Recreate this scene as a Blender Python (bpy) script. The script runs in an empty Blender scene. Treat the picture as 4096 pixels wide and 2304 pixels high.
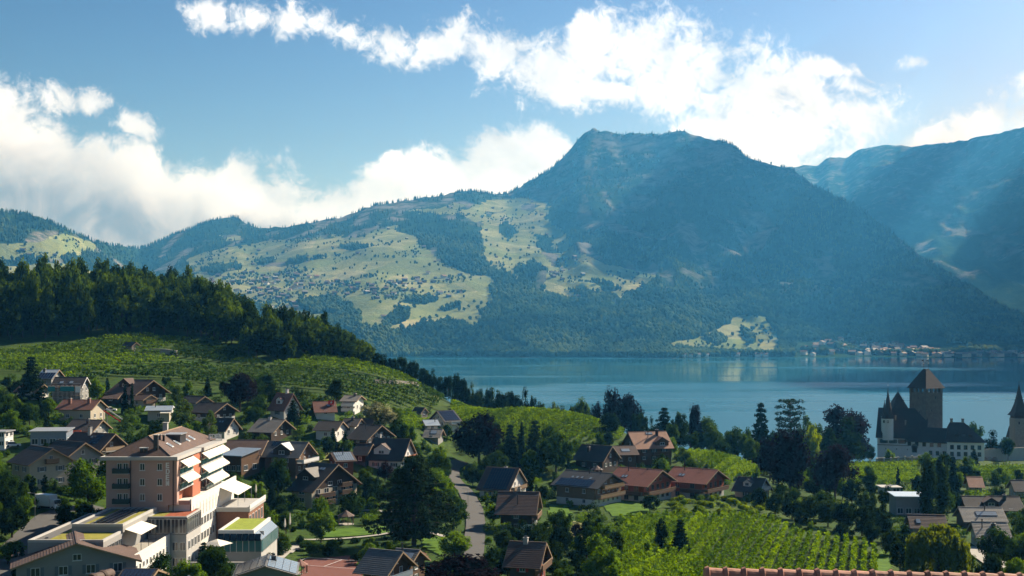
import bpy, math, random
import numpy as np
from mathutils import Vector, Matrix
R = math.radians
scene = bpy.context.scene
COL = scene.collection
rnd = random.Random(7)
rng = np.random.default_rng(11)

# ------------------------------------------------------------------ camera, sky, sun, exposure
F = 1240.0            # focal length in picture widths of 1024
HOR = 330.0           # row of the true horizon
EYE = 85.0            # eye height above the lake (lake surface is z = 0)
cam = bpy.data.cameras.new('camera')
camo = bpy.data.objects.new('camera', cam); COL.objects.link(camo)
camo.location = (0, 0, EYE); camo.rotation_euler = (R(90), 0, 0)
cam.sensor_width = 36; cam.lens = F / 1024 * 36
cam.shift_y = (HOR - 288) / 1024
cam.clip_start = 1.0; cam.clip_end = 60000
scene.camera = camo

SUN_AZ, SUN_EL = 47.0, 34.0      # degrees to the right of the view axis, above the horizon
SD = Vector((math.sin(R(SUN_AZ)) * math.cos(R(SUN_EL)), math.cos(R(SUN_AZ)) * math.cos(R(SUN_EL)), math.sin(R(SUN_EL))))
sl = bpy.data.lights.new('sun', 'SUN'); sl.energy = 5.0; sl.angle = R(0.5); sl.color = (1.0, 0.93, 0.80)
slo = bpy.data.objects.new('sun', sl); COL.objects.link(slo)
slo.rotation_euler = SD.to_track_quat('Z', 'Y').to_euler(); slo.location = (300, 300, 900)

scene.view_settings.view_transform = 'Standard'; scene.view_settings.look = 'None'
scene.view_settings.exposure = 0.95; scene.view_settings.gamma = 1.0
scene.view_settings.use_curve_mapping = False
cy = scene.cycles
cy.max_bounces = 5; cy.diffuse_bounces = 2; cy.glossy_bounces = 3; cy.transmission_bounces = 4
cy.volume_bounces = 0; cy.transparent_max_bounces = 6
cy.use_denoising = True; cy.sample_clamp_indirect = 4.0
cy.caustics_reflective = False; cy.caustics_refractive = False
try:
    cy.denoising_input_passes = 'RGB_ALBEDO_NORMAL'; cy.denoising_prefilter = 'ACCURATE'
except Exception: pass

class NT:
    """small helper to write node trees"""
    def __init__(s, tree): s.t = tree; s.n = tree.nodes; s.l = tree.links
    def new(s, typ, **kw):
        n = s.n.new(typ)
        for k, v in kw.items():
            if k == 'ins':
                for i, x in v.items():
                    if hasattr(x, 'is_linked') or isinstance(x, bpy.types.NodeSocket): s.l.new(x, n.inputs[i])
                    elif x is not None: n.inputs[i].default_value = x
            else: setattr(n, k, v)
        return n
    def math(s, op, a, b=None, c=None, clamp=False):
        n = s.new('ShaderNodeMath', operation=op, use_clamp=clamp, ins={0: a, 1: b, 2: c}); return n.outputs[0]
    def ramp(s, fac, stops, interp='LINEAR'):
        n = s.n.new('ShaderNodeValToRGB'); cr = n.color_ramp; cr.interpolation = interp
        while len(cr.elements) > 1: cr.elements.remove(cr.elements[-1])
        cr.elements[0].position = stops[0][0]; cr.elements[0].color = (*stops[0][1], 1)
        for p, c in stops[1:]:
            e = cr.elements.new(p); e.color = (*c, 1)
        s.l.new(fac, n.inputs[0]); return n.outputs[0]
    def mix(s, fac, a, b, typ='MIX'):
        n = s.n.new('ShaderNodeMix'); n.data_type = 'RGBA'; n.blend_type = typ
        for i, x in ((0, fac), (6, a), (7, b)):
            if isinstance(x, bpy.types.NodeSocket): s.l.new(x, n.inputs[i])
            elif i == 0: n.inputs[0].default_value = x
            else: n.inputs[i].default_value = (*x, 1)
        return n.outputs[2]
    def noise(s, vec, scale, detail=4, rough=0.55, dist=0.0, out='Fac', dims='3D'):
        n = s.new('ShaderNodeTexNoise', noise_dimensions=dims, ins={'Scale': scale, 'Detail': detail, 'Roughness': rough, 'Distortion': dist})
        if vec is not None: s.l.new(vec, n.inputs['Vector'])
        return n.outputs[out]
    def smooth(s, x, lo, hi, to0=0.0, to1=1.0):
        n = s.n.new('ShaderNodeMapRange'); n.interpolation_type = 'SMOOTHSTEP'
        s.l.new(x, n.inputs[0]); n.inputs[1].default_value = lo; n.inputs[2].default_value = hi
        n.inputs[3].default_value = to0; n.inputs[4].default_value = to1
        return n.outputs[0]

# ---- the sky: Nishita daylight with cumulus banks standing in fixed compass directions
SKY_STRENGTH = 0.062
world = bpy.data.worlds.new('World'); scene.world = world; world.use_nodes = True
W = NT(world.node_tree); W.n.clear()
sky = W.new('ShaderNodeTexSky', sky_type='NISHITA', sun_disc=False)
sky.sun_elevation = R(SUN_EL); sky.sun_rotation = R(SUN_AZ); sky.altitude = 600
sky.air_density = 1.2; sky.dust_density = 0.9; sky.ozone_density = 2.2
tc = W.new('ShaderNodeTexCoord'); D3 = tc.outputs['Generated']
sx = W.new('ShaderNodeSeparateXYZ', ins={0: D3})
az = W.math('ARCTAN2', sx.outputs[0], sx.outputs[1])
hyp = W.math('SQRT', W.math('ADD', W.math('MULTIPLY', sx.outputs[0], sx.outputs[0]), W.math('MULTIPLY', sx.outputs[1], sx.outputs[1])))
el = W.math('ARCTAN2', sx.outputs[2], hyp)
pv = W.new('ShaderNodeCombineXYZ', ins={0: az, 1: el})
def azel(u, v):
    a = math.atan((u - 512) / F); return a, math.atan((HOR - v) / F * math.cos(a))
warpn = W.noise(D3, 9.0, 5, 0.6, 0.0, 'Color')
warp = W.new('ShaderNodeVectorMath', operation='MULTIPLY_ADD', ins={0: warpn, 1: (0.05, 0.05, 0), 2: pv.outputs[0]})
warp2 = W.new('ShaderNodeVectorMath', operation='SUBTRACT', ins={0: warp.outputs[0], 1: (0.025, 0.025, 0)})
def blobs(lst, src):
    cur = None
    for (u, v, ru, rv, rot) in lst:
        a, e = azel(u, v)
        mp = W.new('ShaderNodeMapping', vector_type='TEXTURE')
        W.l.new(src, mp.inputs[0])
        mp.inputs['Location'].default_value = (a, e, 0)
        mp.inputs['Rotation'].default_value = (0, 0, R(-rot))
        mp.inputs['Scale'].default_value = (ru / F, rv / F, 1)
        ln = W.new('ShaderNodeVectorMath', operation='LENGTH', ins={0: mp.outputs[0]})
        d = W.math('SUBTRACT', 1.0, ln.outputs[1])
        cur = d if cur is None else W.math('MAXIMUM', cur, d)
    return cur
B_HIGH = [(213, 14, 26, 17, 0), (246, 18, 38, 18, 10), (284, 24, 34, 18, 5), (322, 24, 34, 13, -10), (352, 34, 30, 16, 18), (390, 44, 40, 20, 10),
          (440, 46, 46, 26, 0), (492, 56, 50, 34, 8), (552, 64, 60, 40, 8), (600, 46, 54, 40, -25), (640, 46, 54, 42, 25), (690, 70, 64, 48, 20),
          (748, 88, 64, 48, 18), (805, 110, 62, 44, 12), (858, 110, 54, 36, 5), (862, 84, 40, 15, 20), (838, 66, 40, 12, 12), (800, 134, 46, 24, -10),
          (716, 124, 40, 22, 0), (740, 146, 44, 26, 20), (779, 152, 22, 16, 60), (560, 88, 60, 18, 8), (620, 92, 60, 16, 8), (916, 63, 18, 8, -10), (72, 104, 34, 22, 20), (96, 112, 26, 18, 0), (132, 131, 22, 12, 20), (330, 30, 40, 22, 5), (210, 8, 30, 14, 0)]
B_RIGHT = [(1040, 74, 30, 10, -20), (1045, 112, 60, 38, -22), (990, 126, 56, 22, -22), (935, 140, 50, 14, -15), (1110, 95, 70, 44, 0), (1190, 90, 90, 60, 0)]
B_LOW = [(-30, 150, 80, 84, 0), (30, 176, 70, 70, 20), (90, 196, 60, 62, 30), (140, 196, 50, 50, 30), (196, 206, 60, 48, 0), (238, 196, 44, 42, 0), (280, 210, 50, 46, 0),
         (330, 214, 60, 38, 0), (385, 198, 60, 36, -10), (440, 186, 60, 40, -8), (490, 172, 46, 38, -8), (540, 172, 60, 38, -4), (395, 160, 16, 12, 0), (60, 236, 140, 40, 0), (200, 244, 120, 30, 0), (-120, 150, 110, 90, 0), (-230, 170, 120, 80, 0), (600, 178, 60, 30, 0)]
fbmA = W.noise(D3, 13.0, 12, 0.60, 0.25)
fbmB = W.noise(D3, 34.0, 10, 0.66, 0.9)
fbmC = W.math('ADD', fbmB, W.math('MULTIPLY', W.math('SUBTRACT', W.noise(D3, 85.0, 6, 0.65, 1.2), 0.5), 0.6))
wv = warp2.outputs[0]
dens_hi = W.math('MULTIPLY_ADD', W.math('SUBTRACT', fbmA, 0.5), 2.1, W.math('MULTIPLY_ADD', W.math('SUBTRACT', fbmC, 0.5), 2.3, blobs(B_HIGH + B_RIGHT, wv)))
dens_lo = W.math('MULTIPLY_ADD', W.math('SUBTRACT', fbmA, 0.5), 1.4, W.math('MULTIPLY_ADD', W.math('SUBTRACT', fbmC, 0.5), 0.9, blobs(B_LOW, wv)))
# the rest of the sky carries the same kind of scattered cumulus
wide = W.noise(D3, 3.2, 9, 0.6, 0.3)
outside = W.math('MAXIMUM', W.smooth(W.math('ABSOLUTE', az), 0.50, 0.62), W.smooth(el, 0.30, 0.40))
dens_w = W.math('SUBTRACT', W.math('MULTIPLY', W.math('SUBTRACT', wide, 0.58), 3.0), W.math('MULTIPLY', W.math('SUBTRACT', 1.0, outside), 3.0))
alpha = W.math('MAXIMUM', W.smooth(dens_hi, -0.08, 0.80), W.math('MAXIMUM', W.smooth(dens_lo, -0.02, 0.42), W.smooth(dens_w, 0.0, 0.5)))
# cloud light: white towards the sun, grey undersides in the low bank
offs = W.new('ShaderNodeVectorMath', operation='ADD', ins={0: D3, 1: (0.020, 0.0, 0.020)})
fbmS = W.noise(offs.outputs[0], 13.0, 6, 0.55, 0.25)
lit = W.math('MULTIPLY_ADD', W.math('SUBTRACT', W.noise(D3, 13.0, 6, 0.55, 0.25), fbmS), 2.2, 0.5)
B_GREY = [(0, 205, 190, 74, 6), (90, 228, 240, 56, 2), (-140, 200, 200, 90, 0), (230, 232, 150, 30, 0)]
puffs = W.noise(D3, 22.0, 6, 0.6, 0.8)
grey = W.math('MULTIPLY', W.smooth(W.math('MULTIPLY_ADD', W.math('SUBTRACT', fbmA, 0.5), 0.9, blobs(B_GREY, wv)), -0.05, 0.95), W.smooth(puffs, 0.30, 0.66, 0.5, 1.0))
bright = W.math('MULTIPLY', W.math('SUBTRACT', 1.0, W.math('MULTIPLY', grey, 0.78)), W.math('MULTIPLY_ADD', lit, 0.60, 0.72))
ccol = W.mix(grey, (0.95, 0.98, 1.06), (1.04, 0.95, 0.90))
cl = W.new('ShaderNodeVectorMath', operation='SCALE', ins={0: ccol}); W.l.new(W.math('MULTIPLY', bright, 9.0), cl.inputs[3])
deep = W.new('ShaderNodeVectorMath', operation='SCALE', ins={0: sky.outputs[0]}); deep.inputs[3].default_value = 0.25
gam = W.new('ShaderNodeGamma', ins={0: deep.outputs[0], 1: 2.0})
tint = W.mix(1.0, gam.outputs[0], (1.20, 0.89, 0.87), 'MULTIPLY')
deep2 = W.new('ShaderNodeVectorMath', operation='SCALE', ins={0: tint}); deep2.inputs[3].default_value = 1.9
skyc = W.mix(alpha, deep2.outputs[0], cl.outputs[0])
bg = W.new('ShaderNodeBackground', ins={0: skyc, 1: SKY_STRENGTH})
world.cycles.sampling_method = 'MANUAL'; world.cycles.sample_map_resolution = 256
wo = W.new('ShaderNodeOutputWorld', ins={0: bg.outputs[0]})

# ------------------------------------------------------------------ helpers
def tag(o, label=None, cat=None, group=None, kind=None):
    if label: o['label'] = label
    if cat: o['category'] = cat; o['kind'] = 'thing'
    if group: o['group'] = group
    if kind: o['kind'] = kind
    return o
def empty(name, loc=(0, 0, 0), rz=0.0):
    o = bpy.data.objects.new(name, None); COL.objects.link(o); o.empty_display_size = 0.5
    o.location = loc; o.rotation_euler = (0, 0, rz); return o
def mesh_np(name, verts, faces, mat=None, smooth=False):
    """verts (n,3); faces (m,k) all with k corners -> mesh"""
    me = bpy.data.meshes.new(name)
    verts = np.asarray(verts, dtype=np.float32); faces = np.asarray(faces, dtype=np.int32)
    m, k = faces.shape
    me.vertices.add(len(verts)); me.vertices.foreach_set('co', verts.ravel())
    me.loops.add(m * k); me.loops.foreach_set('vertex_index', faces.ravel())
    me.polygons.add(m); me.polygons.foreach_set('loop_start', np.arange(0, m * k, k, dtype=np.int32))
    me.polygons.foreach_set('loop_total', np.full(m, k, dtype=np.int32))
    if smooth: me.polygons.foreach_set('use_smooth', np.ones(m, dtype=bool))
    me.update(calc_edges=True)
    if mat is not None: me.materials.append(mat)
    return me
def mobj(name, me, parent=None, loc=None, rz=None):
    o = bpy.data.objects.new(name, me); COL.objects.link(o)
    if parent is not None: o.parent = parent
    if loc is not None: o.location = loc
    if rz is not None: o.rotation_euler = (0, 0, rz)
    return o
def vattr(me, name, vals):
    a = me.attributes.new(name, 'FLOAT', 'POINT'); a.data.foreach_set('value', np.asarray(vals, dtype=np.float32))
def at(u, v, Y): return Vector(((u - 512) * Y / F, Y, EYE - (v - HOR) * Y / F))

def hash2(ix, iy, seed=0):
    h = (ix.astype(np.int64) * 374761393 + iy.astype(np.int64) * 668265263 + seed * 974634777) & 0xffffffff
    h = ((h ^ (h >> 13)) * 1274126177) & 0xffffffff
    return ((h ^ (h >> 16)) & 0xffff) / 65535.0
def vnoise(x, y, seed=0):
    x = np.asarray(x, float); y = np.asarray(y, float)
    ix = np.floor(x); iy = np.floor(y); fx = x - ix; fy = y - iy
    fx = fx * fx * (3 - 2 * fx); fy = fy * fy * (3 - 2 * fy)
    a = hash2(ix, iy, seed); b = hash2(ix + 1, iy, seed); c = hash2(ix, iy + 1, seed); d = hash2(ix + 1, iy + 1, seed)
    return (a * (1 - fx) + b * fx) * (1 - fy) + (c * (1 - fx) + d * fx) * fy
def fbm(x, y, octv=5, seed=0, gain=0.5, ridged=False):
    s = 0; amp = 1; tot = 0
    for i in range(octv):
        n = vnoise(x * 2 ** i + 17.3 * i, y * 2 ** i - 9.1 * i, seed + i)
        if ridged: n = 1 - abs(2 * n - 1)
        s = s + n * amp; tot += amp; amp *= gain
    return s / tot
def inpoly(px, py, poly):
    px = np.asarray(px, float); py = np.asarray(py, float); ins = np.zeros(px.shape, bool)
    n = len(poly); j = n - 1
    for i in range(n):
        xi, yi = poly[i]; xj, yj = poly[j]
        c = ((yi > py) != (yj > py)) & (px < (xj - xi) * (py - yi) / (yj - yi + 1e-12) + xi)
        ins ^= c; j = i
    return ins

# ------------------------------------------------------------------ materials
MATS = {}
def mat(name):
    m = bpy.data.materials.new(name); m.use_nodes = True; MATS[name] = m
    N = NT(m.node_tree); b = N.n['Principled BSDF']; return m, N, b
def plain(name, col, rough=0.8, var=0.12, scale=1.5, spec=0.3, metal=0.0, bump=0.0, bscale=8.0):
    """base colour with mottled wear"""
    m, N, b = mat(name); tcn = N.new('ShaderNodeTexCoord'); geo = N.new('ShaderNodeNewGeometry')
    n1 = N.noise(geo.outputs['Position'], scale, 5, 0.6)
    oi = N.new('ShaderNodeObjectInfo')
    f = N.math('MULTIPLY_ADD', N.math('SUBTRACT', n1, 0.5), var * 3.0, 1.0)
    f = N.math('MULTIPLY', f, N.math('MULTIPLY_ADD', N.math('SUBTRACT', oi.outputs['Random'], 0.5), var * 0.6, 1.0))
    sc = N.new('ShaderNodeVectorMath', operation='SCALE', ins={0: col}); N.l.new(f, sc.inputs[3])
    N.l.new(sc.outputs[0], b.inputs['Base Color'])
    b.inputs['Roughness'].default_value = rough; b.inputs['Metallic'].default_value = metal
    b.inputs['Specular IOR Level'].default_value = spec
    if bump:
        n2 = N.noise(geo.outputs['Position'], bscale, 4, 0.6)
        bp = N.new('ShaderNodeBump', ins={'Strength': bump, 'Distance': 0.05, 'Height': n2}); N.l.new(bp.outputs[0], b.inputs['Normal'])
    return m
# ------------------------------------------------------------------ near ground
CTRL = []
for u in (-260, 100, 400, 700, 1000, 1300):
    CTRL += [(u, 20, 71), (u, 60, 61), (u, 120, 51), (u, 180, 44)]
def prof(u, s):
    for q in s.split():
        a, b = q.split(':'); CTRL.append((u, float(a), float(b)))
prof(-260, '235:45 300:50 360:57 400:62 450:68 520:77 570:86 700:108 900:112 1300:50 1600:10')
prof(-100, '235:42 300:47 360:54 400:60 450:66 520:74 570:82 700:106 900:110 1300:50 1600:10')
prof(50, '235:40.5 282:44 320:46.5 360:53 400:59 440:63.5 500:71.5 560:80.5 700:102 900:106 1300:40 1600:0')
prof(150, '240:38 300:42 350:47 400:56 430:61 480:68 540:78 650:94 850:95 1200:20 1500:-10')
prof(250, '240:37 300:37 350:40 400:52 440:60 480:66 540:75 620:84 750:80 950:20 1200:-10')
prof(330, '240:36 300:35 350:35 375:41 400:48 430:55 460:61 520:70 560:73 640:70 760:34 900:-8')
prof(400, '240:36 300:35 350:35.5 400:42 440:50 480:57 530:65 580:60 700:20 800:-8')
prof(460, '250:35.5 350:35 430:39 460:44 490:50 530:52 600:38 700:4 800:-10')
prof(520, '250:35.5 370:34 430:38 470:47 500:52 540:44 640:8 720:-8')
prof(580, '250:35.5 370:34 430:39 470:46 500:49.5 550:38 640:5 740:-10')
prof(645, '250:35.5 370:33.5 420:33 455:36 500:41 540:33 630:3 740:-10')
prof(720, '250:35 340:34 420:33 470:36 500:34.5 540:28 620:8 700:-8')
prof(800, '250:35 340:33 420:30 500:27 560:22 640:8 720:-8')
prof(900, '250:35 340:33 420:29 460:27.5 545:26 600:22.6 640:18 680:2 720:-8')
prof(1000, '250:35 340:32 420:28 545:25 600:22 650:18 690:4 730:-8')
prof(1200, '250:38 420:30 600:22 720:-6')
for u in (-260, 200, 500, 800, 1200): CTRL += [(u, 1900, -12), (u, 2600, -12)]
for u in (500, 650, 800, 1000, 1200): CTRL += [(u, 900, -12), (u, 1300, -12)]
CA = np.array(CTRL, float)
def tps_coord(u, Y): return np.stack([np.clip(u, -260, 1300) / 170.0, np.log(np.clip(Y, 15, 2600)) * 4.2], -1)
P0 = tps_coord(CA[:, 0], CA[:, 1])
def tker(d2): return 0.5 * d2 * np.log(d2 + 1e-9)
def tps_fit(P, z, lam=0.004):
    n = len(P); K = tker(((P[:, None] - P[None]) ** 2).sum(-1)) + lam * np.eye(n)
    A = np.zeros((n + 3, n + 3)); A[:n, :n] = K; A[:n, n] = 1; A[:n, n + 1:] = P; A[n, :n] = 1; A[n + 1:, :n] = P.T
    return np.linalg.solve(A, np.concatenate([z, np.zeros(3)]))
TW = tps_fit(P0, CA[:, 2])
def gz(x, y):
    x = np.asarray(x, float); y = np.asarray(y, float); sh = x.shape
    yy = np.maximum(y, 6.0)
    u = 512 + F * x / yy
    Q = tps_coord(u.ravel(), yy.ravel()); out = np.empty(len(Q))
    for i in range(0, len(Q), 20000):
        q = Q[i:i + 20000]; d2 = ((q[:, None] - P0[None]) ** 2).sum(-1)
        out[i:i + 20000] = tker(d2) @ TW[:-3] + TW[-3] + q @ TW[-2:]
    return np.maximum(out.reshape(sh), -12.0)
# cached grid for quick look-ups
_GU = np.linspace(-300, 1340, 411); _GL = np.linspace(math.log(15), math.log(2600), 420)
_gu, _gl = np.meshgrid(_GU, _GL); _GZ = gz((_gu - 512) * np.exp(_gl) / F, np.exp(_gl))
def hz(x, y):
    x = np.asarray(x, float); y = np.maximum(np.asarray(y, float), 15.01)
    fu = np.clip((512 + F * x / y + 300) / 1640 * 410, 0, 409.999); fl = np.clip((np.log(y) - _GL[0]) / (_GL[-1] - _GL[0]) * 419, 0, 418.999)
    iu = fu.astype(int); il = fl.astype(int); a = fu - iu; b = fl - il
    return (_GZ[il, iu] * (1 - a) + _GZ[il, iu + 1] * a) * (1 - b) + (_GZ[il + 1, iu] * (1 - a) + _GZ[il + 1, iu + 1] * a) * b
def onground(u, Y):
    x = (u - 512) * Y / F; return Vector((x, Y, float(hz(x, Y))))
def ray_ground(u, v, y0=60.0, y1=1500.0):
    """where the line of sight through picture point (u, v) first meets the ground"""
    Y = np.exp(np.linspace(math.log(y0), math.log(y1), 900)); x = (u - 512) * Y / F
    zr = EYE - (v - HOR) * Y / F; hit = np.nonzero(hz(x, Y) >= zr)[0]
    k = hit[0] if len(hit) else 899
    return Vector((x[k], Y[k], float(hz(x[k], Y[k]))))

gm, N, b = mat('meadow_ground')
geo = N.new('ShaderNodeNewGeometry'); P = geo.outputs['Position']
nA = N.noise(P, 0.035, 6, 0.6); nB = N.noise(P, 0.5, 5, 0.65); nC = N.noise(P, 4.0, 3, 0.6)
c1 = N.ramp(nA, [(0.3, (0.022, 0.050, 0.007)), (0.5, (0.042, 0.088, 0.011)), (0.66, (0.075, 0.115, 0.018)), (0.75, (0.12, 0.12, 0.04))])
c2 = N.mix(N.smooth(nB, 0.42, 0.62), c1, (0.03, 0.055, 0.012))
c3 = N.mix(N.smooth(nC, 0.5, 0.75, 0, 0.5), c2, (0.07, 0.13, 0.018))
N.l.new(c3, b.inputs['Base Color']); b.inputs['Roughness'].default_value = 0.95; b.inputs['Specular IOR Level'].default_value = 0.1
bp = N.new('ShaderNodeBump', ins={'Strength': 0.6, 'Distance': 0.4, 'Height': nC}); N.l.new(bp.outputs[0], b.inputs['Normal'])
us = np.concatenate([np.linspace(-1400, -120, 30)[:-1], np.linspace(-120, 1140, 211), np.linspace(1140, 2400, 30)[1:]])
Ys = np.exp(np.linspace(math.log(8), math.log(1900), 300))
gu, gy = np.meshgrid(us, Ys); gx = (gu - 512) * gy / F
zz = gz(gx, gy) + (fbm(gx / 9, gy / 9, 3, 5) - 0.5) * 0.25
nv = len(us); idx = np.arange(len(Ys) * nv).reshape(len(Ys), nv)
quads = np.stack([idx[:-1, :-1], idx[:-1, 1:], idx[1:, 1:], idx[1:, :-1]], -1).reshape(-1, 4)
go = mobj('ground', mesh_np('ground', np.stack([gx, gy, zz], -1).reshape(-1, 3), quads, gm, True))
tag(go, 'green hillside falling from the houses towards the lake', kind='structure')

# ------------------------------------------------------------------ the lake
wm, N, b = mat('lake_water')
geo = N.new('ShaderNodeNewGeometry'); P = geo.outputs['Position']
mp = N.new('ShaderNodeMapping', vector_type='POINT', ins={0: P, 3: (0.25, 1.0, 1.0)})
n1 = N.noise(mp.outputs[0], 0.35, 4, 0.6); n2 = N.noise(mp.outputs[0], 0.035, 3, 0.6)
mp2 = N.new('ShaderNodeMapping', vector_type='POINT', ins={0: P, 3: (0.0011, 0.0042, 1.0)})
calm = N.noise(mp2.outputs[0], 1.0, 5, 0.55, 0.6)
sepw = N.new('ShaderNodeSeparateXYZ', ins={0: P})
near = N.smooth(sepw.outputs[1], 1050, 2100, 1.0, 0.0)
ruff = N.smooth(N.math('MULTIPLY_ADD', near, 0.34, calm), 0.50, 0.74)
hgt = N.math('ADD', n1, N.math('MULTIPLY', n2, 2.0))
bp = N.new('ShaderNodeBump', ins={'Distance': 0.5, 'Height': hgt}); N.l.new(N.math('MULTIPLY_ADD', ruff, 0.55, 0.035), bp.inputs['Strength'])
N.l.new(bp.outputs[0], b.inputs['Normal'])
b.inputs['Base Color'].default_value = (0.010, 0.105, 0.165, 1); b.inputs['IOR'].default_value = 1.333
N.l.new(N.math('MULTIPLY_ADD', ruff, 0.22, 0.06), b.inputs['Roughness'])
lk = mobj('lake', mesh_np('lake', [(-14000, 300, 0), (14000, 300, 0), (14000, 11000, 0), (-14000, 11000, 0)], [(0, 1, 2, 3)], wm))
tag(lk, 'calm teal lake between the village and the mountains', kind='structure')

# ------------------------------------------------------------------ far shore: slopes, forests, mountains
SKYL = [(-90, 196), (0, 211), (40, 218), (80, 236), (101, 244), (139, 249), (150, 245), (175, 234), (207, 222), (226, 217), (233, 216), (246, 223), (258, 228), (282, 227), (306, 224.5), (342, 217),
        (374, 205), (429, 197), (473, 190), (489, 194), (509, 193), (525, 184), (549, 170), (562, 158), (570, 150), (576, 141), (584, 134), (592, 128), (600, 131), (608, 131), (620, 134), (636, 133),
        (660, 134), (672, 131), (680, 130), (690, 133), (700, 137), (715, 140), (731, 143), (740, 151), (747, 157), (760, 162), (775, 165), (791, 168), (803, 177), (815, 187), (835, 196), (855, 206),
        (886, 228), (918, 254), (954, 279), (994, 302), (1024, 318), (1060, 332), (1100, 348)]
YS = [(-90, 5000), (60, 5600), (101, 6300), (139, 7600), (233, 8000), (258, 7400), (306, 7000), (473, 7500), (592, 8000), (700, 7600), (791, 6900), (855, 6200), (918, 5450), (994, 4850), (1060, 4500), (1100, 4400)]
def interp(tab, u): return np.interp(u, [a for a, _ in tab], [c for _, c in tab])
# profiles from the shore to the ridge: (share of the way in distance, share of the way up in picture rows)
COLS = [(-90, [(0, 0), (.15, .10), (.5, .45), (1, 1)]), (100, [(0, 0), (.1, .2), (.45, .5), (1, 1)]), (190, [(0, 0), (.06, .2), (.3, .5), (.7, .75), (1, 1)]),
        (300, [(0, 0), (.05, .23), (.25, .45), (.6, .75), (1, 1)]), (400, [(0, 0), (.045, .2), (.22, .42), (.55, .70), (.85, .9), (1, 1)]),
        (500, [(0, 0), (.06, .17), (.20, .36), (.5, .63), (.8, .86), (1, 1)]), (570, [(0, 0), (.10, .18), (.22, .30), (.5, .52), (.8, .76), (1, 1)]),
        (640, [(0, 0), (.10, .15), (.26, .28), (.55, .52), (.82, .76), (1, 1)]), (720, [(0, 0), (.05, .04), (.13, .12), (.4, .36), (.75, .70), (1, 1)]),
        (800, [(0, 0), (.06, .03), (.14, .09), (.45, .40), (.8, .75), (1, 1)]), (870, [(0, 0), (.12, .03), (.22, .10), (.5, .40), (.8, .74), (1, 1)]),
        (940, [(0, 0), (.22, .05), (.34, .15), (.6, .48), (1, 1)]), (1030, [(0, 0), (.4, .10), (.55, .3), (1, 1)]), (1100, [(0, 0), (.5, .3), (1, 1)])]
NT_ = 190; SH_Y = 3850.0
fu = np.arange(-90, 1101, 2.5); tt = np.linspace(0, 1, NT_) ** 1.25
prof_tab = np.array([np.interp(tt, [a for a, _ in p], [c for _, c in p]) for _, p in COLS])
cu = np.array([c for c, _ in COLS], float)
VV = np.zeros((NT_, len(fu))); YY = np.zeros_like(VV)
ysk = interp(YS, fu); vsk = interp(SKYL, fu); vsh = HOR + EYE * F / SH_Y
ysh = SH_Y + 90 * np.sin(fu / 60.0) + 60 * np.sin(fu / 23.0 + 1)
vsh = HOR + EYE * F / ysh
for i, t in enumerate(tt):
    r = np.interp(fu, cu, prof_tab[:, i])
    VV[i] = vsh + (vsk - vsh) * r; YY[i] = ysh + (ysk - ysh) * t
UU = np.broadcast_to(fu, VV.shape)
# little sideways smoothing so that profile joints do not crease
for _ in range(6):
    VV[:, 1:-1] = 0.25 * VV[:, :-2] + 0.5 * VV[:, 1:-1] + 0.25 * VV[:, 2:]
    VV[-1] = vsk
XX = (UU - 512) * YY / F; ZZ = EYE - (VV - HOR) * YY / F
tcol = tt[:, None]
env = np.sin(np.pi * np.clip(tcol, 0, 1)) ** 0.7
steep = np.clip((UU - 520) / 60, 0, 1)
rel = (fbm(XX / 620, YY / 900, 5, 3, 0.5, True) - 0.55) * (40 + 150 * steep) + (fbm(XX / 160, YY / 220, 4, 9, 0.55) - 0.5) * (16 + 50 * steep)
ZZ = ZZ + rel * env * np.clip((ZZ - 20) / 120, 0, 1)
ZZ[-1] += (vnoise(fu / 5.0, fu * 0, 4) - 0.5) * 14
ZZ = np.maximum(ZZ, -1.0 + 3.0 * np.clip(tcol * 60, 0, 1))
# the far side of the ridge falls away
bx, by, bz = [XX], [YY], [ZZ]
for k, (dy, f) in enumerate(((120, 0.93), (500, 0.72), (1200, 0.45))):
    bx.append((fu * 0 + (fu - 512)) [None] * (YY[-1:] + dy) / F); by.append(YY[-1:] + dy); bz.append(ZZ[-1:] * f)
AX = np.concatenate(bx); AY = np.concatenate(by); AZ = np.concatenate(bz)
MEADOW = [[(186, 262), (205, 252), (235, 246), (262, 240), (300, 239), (330, 238), (352, 229), (385, 219), (402, 222), (398, 232), (420, 238), (425, 246), (440, 262), (462, 272), (490, 276), (496, 282), (492, 296), (488, 308), (474, 327), (453, 323), (420, 327), (399, 329), (372, 327), (357, 325), (357, 312), (340, 312), (318, 320), (290, 317), (262, 308), (240, 302), (212, 292), (198, 280)],
          [(384, 218), (420, 209), (455, 204), (470, 205), (452, 214), (430, 214), (410, 222)], [(455, 212), (490, 203), (520, 199), (556, 204), (549, 214), (520, 212), (490, 214), (474, 222)],
          [(480, 218), (520, 212), (552, 212), (550, 224), (566, 238), (572, 250), (600, 262), (655, 275), (652, 287), (622, 300), (598, 292), (586, 286), (560, 288), (585, 299), (570, 300), (535, 290), (520, 280), (505, 270), (490, 268), (482, 255), (481, 235)],
          [(668, 348), (700, 338), (722, 328), (745, 316), (770, 318), (782, 334), (780, 353), (740, 355), (700, 353)], [(-60, 240), (40, 241), (60, 232), (88, 241), (100, 247), (70, 256), (-60, 264)],
          [(502, 343), (512, 339), (524, 346), (530, 352), (515, 352)], [(-80, 276), (60, 262), (120, 280), (150, 292), (60, 300), (-80, 300)], [(219, 236), (232, 232), (236, 238), (222, 241)]]
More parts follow.
